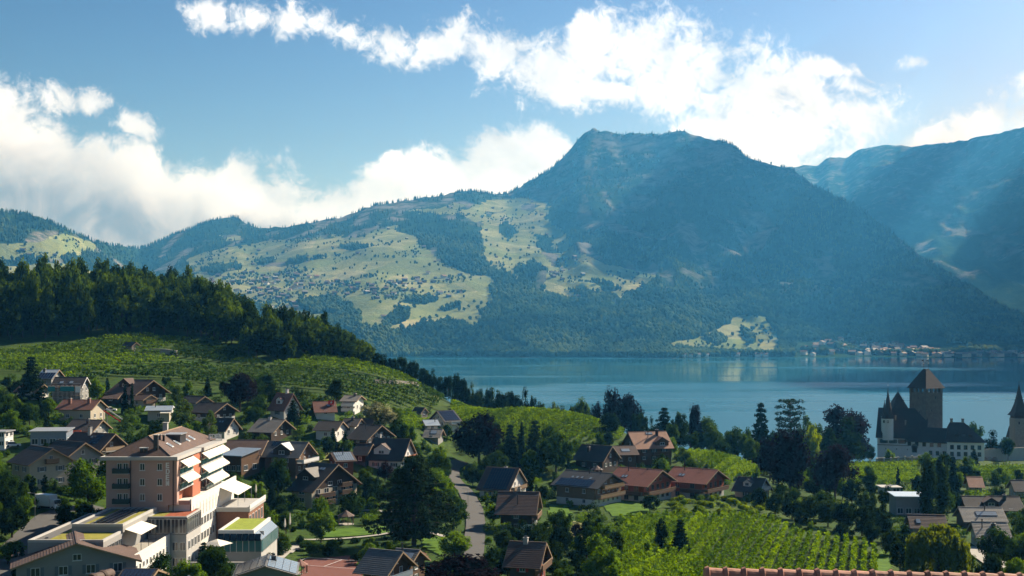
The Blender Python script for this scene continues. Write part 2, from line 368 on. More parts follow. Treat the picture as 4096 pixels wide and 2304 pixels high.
WOOD = [[(255, 262), (300, 256), (330, 258), (300, 262), (262, 267)], [(330, 246), (352, 243), (372, 246), (350, 250)], [(200, 268), (230, 262), (246, 266), (222, 276), (205, 276)], [(395, 300), (425, 296), (440, 300), (415, 305)], [(440, 308), (458, 303), (462, 308), (448, 313)], [(500, 228), (512, 222), (520, 232), (508, 240)], [(300, 300), (330, 298), (352, 306), (352, 320), (330, 312), (305, 312)], [(590, 280), (612, 284), (625, 292), (605, 292)], [(704, 338), (716, 333), (724, 340), (716, 346)], [(742, 332), (752, 330), (756, 342), (746, 345)], [(528, 205), (545, 206), (540, 214), (526, 212)],
        [(424, 228), (436, 219), (466, 222), (480, 236), (477, 250), (484, 262), (474, 272), (455, 262), (438, 248)], [(378, 327), (388, 318), (400, 310), (414, 311), (415, 320), (402, 323)],
        [(345, 224), (400, 212), (426, 212), (420, 224), (390, 226), (360, 236), (340, 238)], [(530, 232), (548, 236), (560, 262), (550, 266), (538, 250)], [(510, 268), (530, 258), (545, 272), (540, 290), (524, 284)]]
def edge_jit(x, y): return (fbm(x / 260, y / 340, 5, 21, .6) - 0.5) * 26 + (fbm(x / 55, y / 80, 3, 24, .6) - 0.5) * 9
def gully(x, y, z): return np.clip((fbm(x / 240, y / 620, 4, 61, .5, True) - .70) / .10, 0, 1) * np.clip((z - 120) / 300, 0, 1)
def is_meadow(u, v):
    m = np.zeros(np.shape(u), bool)
    for p in MEADOW: m |= inpoly(u, v, p)
    for p in WOOD: m &= ~inpoly(u, v, p)
    return m
jit = edge_jit(XX, YY)
vis_v = HOR - (ZZ - EYE) * F / YY
mead = is_meadow(UU + jit, vis_v + jit * 0.35).astype(float)
mead_full = np.concatenate([mead, np.zeros((3, len(fu)))])
rockf = np.clip((ZZ - 900) / 250, 0, 1) * steep
fm, N, b = mat('far_slopes')
geo = N.new('ShaderNodeNewGeometry'); P = geo.outputs['Position']
am = N.new('ShaderNodeAttribute', attribute_name='meadow')
mpf = N.new('ShaderNodeMapping', vector_type='POINT', ins={0: P, 3: (0.006, 0.0045, 0.006)})
vor = N.new('ShaderNodeTexVoronoi', ins={0: mpf.outputs[0], 'Scale': 1.0, 'Randomness': 0.9})
sepv = N.new('ShaderNodeSeparateColor', ins={0: vor.outputs['Color']})
nf = N.noise(P, 0.02, 5, 0.65); nf2 = N.noise(P, 0.004, 4, 0.6)
mc = N.ramp(sepv.outputs[0], [(0.0, (0.23, 0.265, 0.10)), (0.4, (0.31, 0.31, 0.145)), (0.7, (0.20, 0.25, 0.09)), (1.0, (0.40, 0.37, 0.20))])
mc = N.mix(N.smooth(nf, 0.4, 0.7, 0, 0.45), mc, (0.15, 0.165, 0.07))
vor2 = N.new('ShaderNodeTexVoronoi', ins={0: P, 'Scale': 0.0085, 'Randomness': 1.0}); sv2 = N.new('ShaderNodeSeparateColor', ins={0: vor2.outputs['Color']})
mc = N.mix(N.smooth(sv2.outputs[1], 0.45, 0.55, 0, 0.5), mc, (0.115, 0.155, 0.052))
mc = N.mix(N.smooth(nf2, 0.42, 0.66, 0, 0.55), mc, (0.13, 0.15, 0.062))
fc = N.ramp(nf, [(0.3, (0.012, 0.028, 0.010)), (0.55, (0.025, 0.05, 0.014)), (0.75, (0.05, 0.075, 0.02))])
nrock = N.noise(P, 0.012, 6, 0.7)
sepf = N.new('ShaderNodeSeparateXYZ', ins={0: P})
ar = N.new('ShaderNodeAttribute', attribute_name='rock')
rk = N.math('MAXIMUM', N.math('MULTIPLY', N.smooth(sepf.outputs[2], 650, 1250), N.smooth(nrock, 0.50, 0.62)), N.math('MULTIPLY', ar.outputs['Fac'], N.smooth(nrock, 0.35, 0.6)))
fc = N.mix(rk, fc, (0.20, 0.19, 0.17))
cc = N.mix(N.smooth(N.math('MULTIPLY_ADD', N.math('SUBTRACT', nf, 0.5), 0.6, am.outputs['Fac']), 0.4, 0.6), fc, mc)
N.l.new(cc, b.inputs['Base Color']); b.inputs['Roughness'].default_value = 1.0; b.inputs['Specular IOR Level'].default_value = 0.0
nb = N.noise(P, 0.045, 5, 0.7)
bp = N.new('ShaderNodeBump', ins={'Strength': 0.8, 'Distance': 14.0, 'Height': nb}); N.l.new(bp.outputs[0], b.inputs['Normal'])
def grid_faces(nr, ncol):
    ii = np.arange(nr * ncol).reshape(nr, ncol)
    return np.stack([ii[:-1, :-1], ii[:-1, 1:], ii[1:, 1:], ii[1:, :-1]], -1).reshape(-1, 4)
me = mesh_np('mountain', np.stack([AX, AY, AZ], -1).reshape(-1, 3), grid_faces(*AX.shape), fm, True)
vattr(me, 'meadow', mead_full.ravel()); vattr(me, 'rock', np.concatenate([gully(XX, YY, ZZ), np.zeros((3, len(fu)))]).ravel())
tag(mobj('mountain', me), 'broad mountain rising from meadow slopes to a rocky summit across the lake', kind='structure')

# second range behind, on the right
SK2 = [(740, 200), (780, 170), (791, 166), (819, 164), (831, 157), (847, 157), (859, 148), (886, 146), (922, 145), (954, 141), (1000, 134), (1060, 120), (1120, 118), (1200, 128)]
Y2 = [(740, 11500), (860, 10600), (1000, 9200), (1200, 7600)]
f2 = np.arange(740, 1201, 3.0); t2 = np.linspace(0, 1, 120)
y0 = 5600.0; v0 = HOR + (EYE - 5) * F / y0
U2 = np.broadcast_to(f2, (120, len(f2))); ys2 = interp(Y2, f2); vs2 = interp(SK2, f2) + (fbm(f2 / 14, f2 * 0, 4, 17, .6) - .5) * 7
YY2 = y0 + (ys2 - y0)[None] * t2[:, None]; VV2 = v0 + (vs2 - v0)[None] * (t2[:, None] ** 0.95)
X2 = (U2 - 512) * YY2 / F; Z2 = EYE - (VV2 - HOR) * YY2 / F
Z2 = Z2 + (fbm(X2 / 700, YY2 / 1300, 5, 33, 0.5, True) - 0.55) * 330 * np.sin(np.pi * t2[:, None]) ** 0.7 + (fbm(X2 / 200, YY2 / 250, 4, 39) - 0.5) * 70 * np.sin(np.pi * t2[:, None])
X2 = np.concatenate([X2, (f2 - 512)[None] * (ys2 + 900)[None] / F]); YY2 = np.concatenate([YY2, (ys2 + 900)[None]]); Z2 = np.concatenate([Z2, Z2[-1:] * 0.5])
me = mesh_np('mountain_range', np.stack([X2, YY2, Z2], -1).reshape(-1, 3), grid_faces(*X2.shape), fm, True)
vattr(me, 'meadow', np.zeros(X2.size)); vattr(me, 'rock', gully(X2, YY2, Z2).ravel())
tag(mobj('mountain_range', me), 'hazy blue mountain range behind the broad mountain', kind='structure')

# ---- unseen clouds added right of the view to shade the slopes and form shafts
plain('cloud_white', (0.8, 0.8, 0.8), 1.0, 0.05, 0.002)
def cloud(label, P_, rx, ry, rz_, seed, zc=3300.0):
    t = (zc - P_[2]) / SD.z; c = Vector(P_) + SD * t; rg = np.random.default_rng(seed); nu, nv_ = 40, 22
    th, ph = np.meshgrid(np.linspace(0, 2 * np.pi, nu, endpoint=False), np.linspace(0.02, np.pi - .02, nv_)); d = np.stack([np.sin(ph) * np.cos(th), np.sin(ph) * np.sin(th), np.cos(ph)], -1)
    k = 1 + (fbm(d[..., 0] * 2.2 + seed, d[..., 1] * 2.2 + d[..., 2], 4, seed) - .5) * 1.1; k[:, :] = (k + np.roll(k, 1, 1) + np.roll(k, -1, 1)) / 3
    Vc = d * k[..., None] * np.array([rx, ry, rz_]); ii = np.arange(nu * nv_).reshape(nv_, nu); q = np.stack([ii[:-1], ii[1:], np.roll(ii, -1, 1)[1:], np.roll(ii, -1, 1)[:-1]], -1).reshape(-1, 4)
    tag(mobj('cloud', mesh_np('cloud', Vc.reshape(-1, 3), q, MATS['cloud_white'], True), None, c), label, 'cloud', 'clouds added for shade over the range')
SHADE_CLOUDS = [((2300, 5000, 200), 900, 700), ((3300, 7300, 600), 620, 800), ((760, 6300, 500), 430, 900), ((2650, 8600, 900), 260, 700), ((1750, 6700, 500), 170, 500), ((3600, 5600, 400), 800, 600), ((1650, 3400, 150), 520, 800), ((1050, 2200, 100), 330, 420), ((1250, 5600, 300), 260, 600)]
for i, (P_, rx, ry) in enumerate(SHADE_CLOUDS): cloud('white cumulus cloud added out of view to shade the far range', P_, rx, ry, 220, 40 + i)
# ---- the air
hm, N, b = mat('haze_air'); N.n.remove(b)
pvn = N.new('ShaderNodeVolumePrincipled'); pvn.inputs['Color'].default_value = (0.08, 0.42, 0.95, 1); pvn.inputs['Density'].default_value = 7.2e-5
pvn.inputs['Absorption Color'].default_value = (1, 1, 1, 1)
pvn.inputs['Anisotropy'].default_value = 0.25
N.l.new(pvn.outputs[0], N.n['Material Output'].inputs['Volume'])
hx0, hx1, hy0, hy1, hz0, hz1 = -15000, 15000, -1500, 13500, -14.0, 1760.0
hv = [(x, y, z) for z in (hz0, hz1) for y in (hy0, hy1) for x in (hx0, hx1)]
hme = mesh_np('haze', hv, [(0, 2, 3, 1), (4, 5, 7, 6), (0, 1, 5, 4), (2, 6, 7, 3), (0, 4, 6, 2), (1, 3, 7, 5)], hm)
tag(mobj('haze', hme), 'thin blue summer haze filling the valley air', kind='stuff')
# ------------------------------------------------------------------ building materials
plain('render_white', (0.66, 0.64, 0.60), 0.9, 0.07, 0.8)
plain('render_cream', (0.44, 0.385, 0.30), 0.9, 0.08, 0.8)
plain('render_grey', (0.27, 0.265, 0.255), 0.9, 0.08, 0.8)
plain('render_pink', (0.44, 0.30, 0.255), 0.9, 0.05, 0.6)
plain('render_terracotta', (0.42, 0.15, 0.085), 0.9, 0.06, 0.6)
plain('concrete', (0.42, 0.41, 0.39), 0.9, 0.10, 0.7)
plain('stone_wall', (0.22, 0.20, 0.17), 0.95, 0.30, 1.6, bump=0.6, bscale=3.0)
plain('castle_white', (0.80, 0.79, 0.76), 0.9, 0.06, 0.6)
plain('dry_stone', (0.36, 0.34, 0.29), 0.95, 0.35, 0.9, bump=0.8, bscale=1.5)
plain('castle_stone', (0.135, 0.120, 0.10), 0.95, 0.42, 0.55, bump=0.7, bscale=2.0)
plain('timber_dark', (0.045, 0.026, 0.016), 0.85, 0.22, 2.0)
plain('timber_brown', (0.11, 0.060, 0.032), 0.85, 0.22, 2.0)
plain('timber_larch', (0.20, 0.135, 0.08), 0.85, 0.20, 2.0)
plain('timber_red', (0.30, 0.075, 0.03), 0.8, 0.18, 2.0)
plain('trim_white', (0.64, 0.64, 0.63), 0.6, 0.04)
plain('trim_wood', (0.26, 0.18, 0.11), 0.8, 0.12)
plain('shutter_green', (0.03, 0.055, 0.045), 0.7, 0.1)
plain('shutter_grey', (0.13, 0.15, 0.17), 0.7, 0.1)
plain('metal_dark', (0.05, 0.05, 0.055), 0.45, 0.1, metal=0.6)
plain('metal_grey', (0.45, 0.46, 0.47), 0.4, 0.06, metal=0.5)
plain('metal_sheet', (0.55, 0.62, 0.68), 0.35, 0.08, metal=0.3, spec=0.5)
plain('awning_cream', (0.80, 0.74, 0.62), 0.9, 0.04)
plain('asphalt', (0.095, 0.093, 0.09), 0.95, 0.15, 0.6)
plain('paving', (0.36, 0.34, 0.30), 0.95, 0.12, 0.8)
plain('clay_court', (0.15, 0.055, 0.042), 0.95, 0.12, 0.4)
plain('sedum_yellow', (0.22, 0.20, 0.03), 1.0, 0.55, 1.1, bump=0.8, bscale=5)
plain('sedum_red', (0.27, 0.07, 0.03), 1.0, 0.55, 1.1, bump=0.8, bscale=5)
plain('sedum_green', (0.22, 0.27, 0.03), 1.0, 0.40, 1.1, bump=0.8, bscale=5)
plain('gravel_roof', (0.13, 0.125, 0.12), 1.0, 0.25, 3.0)
plain('tarp_orange', (0.85, 0.12, 0.03), 0.6, 0.08)
plain('tarp_teal', (0.03, 0.24, 0.26), 0.7, 0.1)
plain('paint_red', (0.55, 0.03, 0.025), 0.5, 0.06)
plain('paint_white', (0.78, 0.78, 0.76), 0.5, 0.05)
plain('rubber_black', (0.015, 0.015, 0.016), 0.8, 0.05)
plain('brick', (0.24, 0.12, 0.075), 0.95, 0.2, 2.5)
def tile(name, col, var=0.35):
    m, N, b = mat(name); geo = N.new('ShaderNodeNewGeometry'); oi = N.new('ShaderNodeObjectInfo')
    n1 = N.noise(geo.outputs['Position'], 0.45, 5, 0.65); n2 = N.noise(geo.outputs['Position'], 3.5, 2, 0.5)
    f = N.math('ADD', N.math('MULTIPLY_ADD', N.math('SUBTRACT', n1, 0.5), var * 2.4, 1.0), N.math('MULTIPLY', N.math('SUBTRACT', n2, 0.5), var * 2.2))
    f = N.math('MULTIPLY', f, N.math('MULTIPLY_ADD', N.math('SUBTRACT', oi.outputs['Random'], 0.5), 0.3, 1.0))
    sc = N.new('ShaderNodeVectorMath', operation='SCALE', ins={0: col}); N.l.new(f, sc.inputs[3])
    moss = N.mix(N.smooth(N.noise(geo.outputs['Position'], 0.8, 4, 0.7), 0.60, 0.75, 0, 0.35), sc.outputs[0], (0.06, 0.065, 0.03))
    N.l.new(moss, b.inputs['Base Color']); b.inputs['Roughness'].default_value = 0.75; b.inputs['Specular IOR Level'].default_value = 0.35
    bp = N.new('ShaderNodeBump', ins={'Strength': 0.5, 'Distance': 0.05, 'Height': n2}); N.l.new(bp.outputs[0], b.inputs['Normal'])
tile('tile_brown', (0.115, 0.075, 0.061)); tile('tile_dark', (0.055, 0.048, 0.046)); tile('tile_red', (0.235, 0.085, 0.060), 0.25)
tile('tile_orange', (0.37, 0.205, 0.135), 0.25); tile('tile_grey', (0.24, 0.225, 0.205)); tile('tile_slate', (0.13, 0.135, 0.14)); tile('tile_black', (0.05, 0.053, 0.06), 0.2)
tile('tile_castle', (0.045, 0.028, 0.023)); tile('tile_rust', (0.20, 0.095, 0.070))
gl, N, b = mat('window_glass')
b.inputs['Base Color'].default_value = (0.02, 0.028, 0.035, 1); b.inputs['Roughness'].default_value = 0.08; b.inputs['Specular IOR Level'].default_value = 0.7
gt, N, b = mat('teal_glass')
b.inputs['Base Color'].default_value = (0.05, 0.16, 0.17, 1); b.inputs['Roughness'].default_value = 0.15; b.inputs['Specular IOR Level'].default_value = 0.6
pvm, N, b = mat('solar_cells')
b.inputs['Base Color'].default_value = (0.018, 0.024, 0.045, 1); b.inputs['Roughness'].default_value = 0.16; b.inputs['Specular IOR Level'].default_value = 0.6
plain('solar_pale', (0.22, 0.27, 0.33), 0.25, 0.05, spec=0.6)

# ------------------------------------------------------------------ mesh helpers
class MB:
    def __init__(s): s.v = []; s.f = []; s.mi = []; s.mats = []
    def m(s, name):
        if name not in s.mats: s.mats.append(name)
        return s.mats.index(name)
    def poly(s, pts, mat): 
        i = len(s.v); s.v += [tuple(p) for p in pts]; s.f.append(tuple(range(i, i + len(pts)))); s.mi.append(s.m(mat))
    def hexa(s, p, mat):
        """8 points: bottom 4 counter-clockwise, top 4"""
        i = len(s.v); s.v += [tuple(q) for q in p]
        for f in ((3, 2, 1, 0), (4, 5, 6, 7), (0, 1, 5, 4), (1, 2, 6, 5), (2, 3, 7, 6), (3, 0, 4, 7)):
            s.f.append(tuple(i + a for a in f)); s.mi.append(s.m(mat))
    def box(s, x0, x1, y0, y1, z0, z1, mat):
        s.hexa([(x0, y0, z0), (x1, y0, z0), (x1, y1, z0), (x0, y1, z0), (x0, y0, z1), (x1, y0, z1), (x1, y1, z1), (x0, y1, z1)], mat)
    def bar(s, a, b, r, mat, n=6, r2=None):
        a = Vector(a); b = Vector(b); d = (b - a).normalized(); t = d.orthogonal().normalized(); w = d.cross(t); r2 = r if r2 is None else r2
        i = len(s.v)
        for c, rr in ((a, r), (b, r2)):
            for k in range(n):
                q = 2 * math.pi * k / n; s.v.append(tuple(c + (t * math.cos(q) + w * math.sin(q)) * rr))
        for k in range(n):
            s.f.append((i + k, i + (k + 1) % n, i + n + (k + 1) % n, i + n + k)); s.mi.append(s.m(mat))
        s.f.append(tuple(i + n - 1 - k for k in range(n))); s.mi.append(s.m(mat)); s.f.append(tuple(i + n + k for k in range(n))); s.mi.append(s.m(mat))
    def lathe(s, prof, cx, cy, n, mat, a0=0.0):
        """prof: list of (r, z) from bottom to top"""
        i = len(s.v)
        for r, z in prof:
            for k in range(n):
                q = a0 + 2 * math.pi * k / n; s.v.append((cx + r * math.cos(q), cy + r * math.sin(q), z))
        for j in range(len(prof) - 1):
            for k in range(n):
                s.f.append((i + j * n + k, i + j * n + (k + 1) % n, i + (j + 1) * n + (k + 1) % n, i + (j + 1) * n + k)); s.mi.append(s.m(mat))
        s.f.append(tuple(i + n - 1 - k for k in range(n))); s.mi.append(s.m(mat))
        s.f.append(tuple(i + (len(prof) - 1) * n + k for k in range(n))); s.mi.append(s.m(mat))
    def mesh(s, name):
        me = bpy.data.meshes.new(name); me.from_pydata(s.v, [], s.f)
        for m in s.mats: me.materials.append(MATS[m])
        if len(s.mats) > 1: me.polygons.foreach_set('material_index', s.mi)
        me.update(); return me
    def obj(s, name, parent=None, loc=None, rz=None): return mobj(name, s.mesh(name), parent, loc, rz)
CACHE = {}
def cached(key, fn):
    if key not in CACHE: CACHE[key] = fn()
    return CACHE[key]
def boxm(name, x0, x1, y0, y1, z0, z1, mat):
    def f():
        m = MB(); m.box(x0, x1, y0, y1, z0, z1, mat); return m.mesh(name)
    return cached((name, round(x0, 2), round(x1, 2), round(y0, 2), round(y1, 2), round(z0, 2), round(z1, 2), mat), f)
RZ = {'front': 0.0, 'right': R(90), 'back': R(180), 'left': R(-90)}
def put_window(parent, pos, side, w=1.1, h=1.3, frame='trim_white', glass='window_glass', shutter=None, sill=True, name='window'):
    """local frame: x right, z up from the sill, -y outwards"""
    w = round(w, 1); h = round(h, 1)
    def fm_():
        m = MB(); t = 0.09; o = 0.08
        m.box(-w / 2, -w / 2 + t, -o, 0.02, 0, h, frame); m.box(w / 2 - t, w / 2, -o, 0.02, 0, h, frame)
        m.box(-w / 2 + t, w / 2 - t, -o, 0.02, h - t, h, frame); m.box(-w / 2 + t, w / 2 - t, -o, 0.02, 0, t, frame)
        if w > 0.9: m.box(-t / 2, t / 2, -o + 0.005, 0.015, t, h - t, frame)
        if sill: m.box(-w / 2 - 0.12, w / 2 + 0.12, -0.16, 0.02, -0.09, -0.002, frame)
        return m.mesh('window')
    o = mobj(name, cached(('win', w, h, frame, sill), fm_), parent, pos, RZ[side] if isinstance(side, str) else side)
    mobj('pane', boxm('pane', -w / 2 + 0.04, w / 2 - 0.04, -0.035, 0.01, 0.04, h - 0.04, glass), o)
    if shutter:
        for sg in (-1, 1):
            mobj('shutter', boxm('shutter', -0.28, 0.28, -0.055, 0.01, 0, h, shutter), o, (sg * (w / 2 + 0.31), 0, 0))
    return o
HOUSES = []      # footprints, for keeping plants off and views open
def side_pts(side, hx, hy):
    return {'front': (lambda a: (a, -hy, 0)), 'back': (lambda a: (-a, hy, 0)), 'right': (lambda a: (hx, a, 0)), 'left': (lambda a: (-hx, -a, 0))}[side]

def roof_mesh(Lr, half, oe, H, tp, tmat, course=0.5, under='timber_brown', thick=0.2, halfhip=0.0):
    """gabled roof, ridge along x at height H; tp = tan(pitch); laid in stepped courses"""
    m = MB(); cosp = 1 / math.sqrt(1 + tp * tp); S = (half + oe) / cosp; n = max(4, int(S / course)); hx = Lr / 2
    for sg in (-1, 1):
        def P(x, s, lift):
            return (x, sg * (s * cosp + lift * tp * cosp), H - s * tp * cosp + lift * cosp)
        for i in range(n):
            s0 = S * i / n; s1 = S * (i + 1) / n + 0.02
            q = [P(-hx, s1, 0.065), P(hx, s1, 0.065), P(hx, s0, 0.0), P(-hx, s0, 0.0)]
            m.poly(q if sg < 0 else q[::-1], tmat)
            q = [P(-hx, s1, -0.02), P(hx, s1, -0.02), P(hx, s1, 0.065), P(-hx, s1, 0.065)]
            m.poly(q if sg < 0 else q[::-1], tmat)
        q = [P(-hx, 0, -thick), P(hx, 0, -thick), P(hx, S, -thick), P(-hx, S, -thick)]
        m.poly(q if sg < 0 else q[::-1], under)
        for x in (-hx, hx):
            q = [P(x, 0, -thick), P(x, S, -thick), P(x, S, 0), P(x, 0, 0)]; m.poly(q, under)
        q = [P(-hx, S, -thick), P(hx, S, -thick), P(hx, S, 0), P(-hx, S, 0)]; m.poly(q if sg < 0 else q[::-1], under)
    return m

def house(name, label, u, vr, vb, he, L, ang, pitch, wall='render_white', upper=None, split=0.45, tmat='tile_brown', Lm=None, W=None, oe=0.9, og=0.9,
          rows=None, shutter='shutter_green', frame='trim_white', barge='trim_wood', chim=(), pipes=(), sky=(), solar=None, balc=(), dorm=(), cat='house', group=None, ww=1.1, wh=1.25, back_ok=True, awn=()):
    """a gabled building. (u, vr): picture point of the ridge middle; vb: row where the middle of the house meets the ground; he: wall height in rows;
    L: ridge length in picture columns. All lengths follow from the ground they stand on."""
    g = ray_ground(u, vb); Y = g.y; k = Y / F; a = R(ang)
    h = he * k; rise = max((vb - vr) * k - h, 0.8); tp = math.tan(R(pitch)); Wd = W if W else 2 * rise / tp
    if W: tp = rise / (W / 2)
    Lr = Lm if Lm else L * k / max(0.25, abs(math.cos(a) + math.sin(a) * g.x / Y * -1))
    root = empty(name, g, a); tag(root, label, cat, group)
    hx = Lr / 2 - og; hy = Wd / 2 ; H = h + rise
    base = MB(); z0 = -5.0; zs = h * split if upper else h
    wm_ = wall
    if upper:
        base.box(-hx - 0.02, hx + 0.02, -hy - 0.02, hy + 0.02, z0, zs, wall); base.obj('plinth_wall', root); wm_ = upper; zb = zs
    else: zb = z0
    m = MB()
    def gp(x): return [(x, -hy, zb), (x, hy, zb), (x, hy, h), (x, 0, H - 0.02), (x, -hy, h)]
    m.poly(gp(hx), wm_); m.poly(gp(-hx)[::-1], wm_)
    m.poly([(-hx, -hy, zb), (hx, -hy, zb), (hx, -hy, h), (-hx, -hy, h)], wm_); m.poly([(hx, hy, zb), (-hx, hy, zb), (-hx, hy, h), (hx, hy, h)], wm_)
    m.obj('wall', root)
    rf = roof_mesh(Lr, hy, oe, H + 0.24, tp, tmat, under='timber_brown' if tmat != 'tile_black' else 'timber_dark').obj('roof', root)
    cosp = 1 / math.sqrt(1 + tp * tp)
    m = MB(); m.box(-Lr / 2 - 0.02, Lr / 2 + 0.02, -0.14, 0.14, H + 0.20, H + 0.33, tmat); m.obj('ridge_cap', rf)
    for sg in (1, -1):
        m = MB(); x0 = sg * (Lr / 2 + 0.005); x1 = sg * (Lr / 2 + 0.07); xa, xb = min(x0, x1), max(x0, x1); E = hy + oe; zE = H + 0.24 - E * tp
        for sy in (-1, 1):
            p = [(xa, 0, H - 0.1), (xb, 0, H - 0.1), (xb, sy * E, zE - 0.3), (xa, sy * E, zE - 0.3), (xa, 0, H + 0.26), (xb, 0, H + 0.26), (xb, sy * E, zE + 0.04), (xa, sy * E, zE + 0.04)]
            m.hexa(p, barge)
        m.obj('bargeboard', rf)
    # windows by storeys
    fl = 2.75; nfl = max(1, int(round(h / fl)))
    step = h / nfl
    def row(side, z, span, gap, w=None, hgt=None, sh=None):
        n = max(1, int(span / gap)); f = side_pts(side, hx, hy)
        for i in range(n):
            aa = (i - (n - 1) / 2) * (span / n); p = f(aa); put_window(root, (p[0], p[1], z), side, w or ww, hgt or wh, frame, shutter=sh)
    cfg = rows if rows is not None else {'front': 3.6, 'right': 3.2, 'left': 3.6}
    for side, gap in cfg.items():
        span = (2 * hx if side in ('front', 'back') else 2 * hy) - 1.6
        for i in range(nfl): row(side, i * step + 0.85, span, gap, sh=shutter)
        if side in ('right', 'left') and rise > 2.4: row(side, h + 0.55, Wd * 0.42, gap, ww * 0.9, min(1.15, rise * 0.35), None)
    def plane(side, along, down, up=0.0):
        """matrix on a roof plane: x along the ridge, y up the slope, z off the roof; down = share of the slope from ridge to eave"""
        sg = -1 if side == 'front' else 1; S = (hy + oe) / cosp; s = S * down
        org = Vector((along * Lr / 2, sg * s * cosp, H + 0.24 - s * tp * cosp)); nrm = Vector((0, sg * tp * cosp, cosp)); ax = Vector((-sg, 0, 0)); ay = nrm.cross(ax)
        return Matrix(((ax.x, ay.x, nrm.x, org.x), (ax.y, ay.y, nrm.y, org.y), (ax.z, ay.z, nrm.z, org.z), (0, 0, 0, 1))) @ Matrix.Translation((0, 0, up))
    def onroof(nm, me, side, al, dn, up=0.0, off=(0, 0)):
        o = mobj(nm, me, rf); o.matrix_basis = plane(side, al, dn, up) @ Matrix.Translation((off[0], off[1], 0)); return o
    for (side, al, dn, w_, h_) in sky:
        o = onroof('skylight', boxm('skylight', -w_ / 2, w_ / 2, -h_ / 2, h_ / 2, -0.05, 0.16, 'metal_dark'), side, al, dn)
        mobj('pane', boxm('skylight_pane', -w_ / 2 + 0.1, w_ / 2 - 0.1, -h_ / 2 + 0.1, h_ / 2 - 0.1, 0.16, 0.18, 'solar_pale'), o)
    if solar:
        for (side, a0, a1, d0, d1, nx, ny, smat) in solar:
            S = (hy + oe) / cosp; pw = (a1 - a0) * Lr / 2 / nx; ph = (d1 - d0) * S / ny
            me = boxm('solar_panel', -pw / 2 + 0.05, pw / 2 - 0.05, -ph / 2 + 0.05, ph / 2 - 0.05, 0.08, 0.15, smat)
            for i in range(nx):
                for j in range(ny):
                    onroof('solar_panel', me, side, a0 + (a1 - a0) * (i + 0.5) / nx, d0 + (d1 - d0) * (j + 0.5) / ny)
    for (al, yy, hh, cm) in chim:
        zr = H + 0.24 - abs(yy) * (hy + oe) * tp; m = MB(); w_ = 0.42
        m.box(-w_, w_, -w_, w_, -0.8, hh, cm); m.box(-w_ - 0.1, w_ + 0.1, -w_ - 0.1, w_ + 0.1, hh + 0.003, hh + 0.12, 'concrete'); m.box(-0.25, 0.25, -0.25, 0.25, hh + 0.123, hh + 0.4, 'metal_dark')
        m.obj('chimney', rf, (al * Lr / 2, yy * (hy + oe), zr))
    for (al, yy, hh) in pipes:
        zr = H + 0.24 - abs(yy) * (hy + oe) * tp; m = MB(); m.bar((0, 0, -0.5), (0, 0, hh), 0.13, 'metal_dark', 8); m.bar((0, 0, hh + 0.003), (0, 0, hh + 0.16), 0.2, 'metal_dark', 8)
        m.obj('stove_pipe', rf, (al * Lr / 2, yy * (hy + oe), zr))
    for (side, z, a0, a1, dep, rmat) in balc:
        f = side_pts(side, hx, hy); span = (2 * hx if side in ('front', 'back') else 2 * hy); c = (a0 + a1) / 2 * span / 2; hw = (a1 - a0) / 2 * span / 2; p = f(c)
        m = MB(); m.box(-hw, hw, -dep, 0.0, -0.18, 0, 'timber_brown' if rmat.startswith('timber') else 'concrete'); o = m.obj('balcony', root, (p[0], p[1], z * h), RZ[side])
        m = MB(); m.box(-hw, hw, -dep, -dep + 0.06, 0.1, 1.0, rmat); m.box(-hw, -hw + 0.06, -dep + 0.063, 0, 0.1, 1.0, rmat); m.box(hw - 0.06, hw, -dep + 0.063, 0, 0.1, 1.0, rmat)
        m.box(-hw - 0.03, hw + 0.03, -dep - 0.04, -dep + 0.1, 1.003, 1.08, 'trim_wood' if rmat.startswith('timber') else rmat); m.obj('railing', o)
    for (side, z, a, w_, dep) in awn:
        f = side_pts(side, hx, hy); span = (2 * hx if side in ('front', 'back') else 2 * hy); p = f(a * span / 2)
        m = MB(); m.hexa([(-w_ / 2, -dep, -0.75), (w_ / 2, -dep, -0.75), (w_ / 2, 0, 0), (-w_ / 2, 0, 0), (-w_ / 2, -dep, -0.70), (w_ / 2, -dep, -0.70), (w_ / 2, 0, 0.05), (-w_ / 2, 0, 0.05)], 'awning_cream')
        m.obj('awning', root, (p[0], p[1], z * h), RZ[side])
    for (side, al, dn, w_, dh, dwall, dt) in dorm:
        sg = -1 if side == 'front' else 1; S = (hy + oe) / cosp; s = S * dn
        yf = s * cosp; zf = H + 0.24 - s * tp * cosp; drise = w_ * 0.32; yb = max(0.0, (H + 0.24 - (zf + dh + drise)) / tp) if tp > 0 else 0
        d = empty('dormer', (al * Lr / 2, 0, 0), 0 if sg < 0 else math.pi); d.parent = root
        m = MB(); m.poly([(-w_ / 2, -yf, zf - 0.4), (w_ / 2, -yf, zf - 0.4), (w_ / 2, -yf, zf + dh), (0, -yf, zf + dh + drise), (-w_ / 2, -yf, zf + dh)], dwall)
        ys = max(0.0, (H + 0.24 - (zf + dh)) / tp)
        for sx in (-1, 1):
            q = [(sx * w_ / 2, -yf, zf - 0.4), (sx * w_ / 2, -ys, zf + dh), (sx * w_ / 2, -yf, zf + dh)]; m.poly(q if sx < 0 else q[::-1], dwall)
        m.obj('wall', d)
        m = MB(); ov = 0.35; sl_ = drise / (w_ / 2)
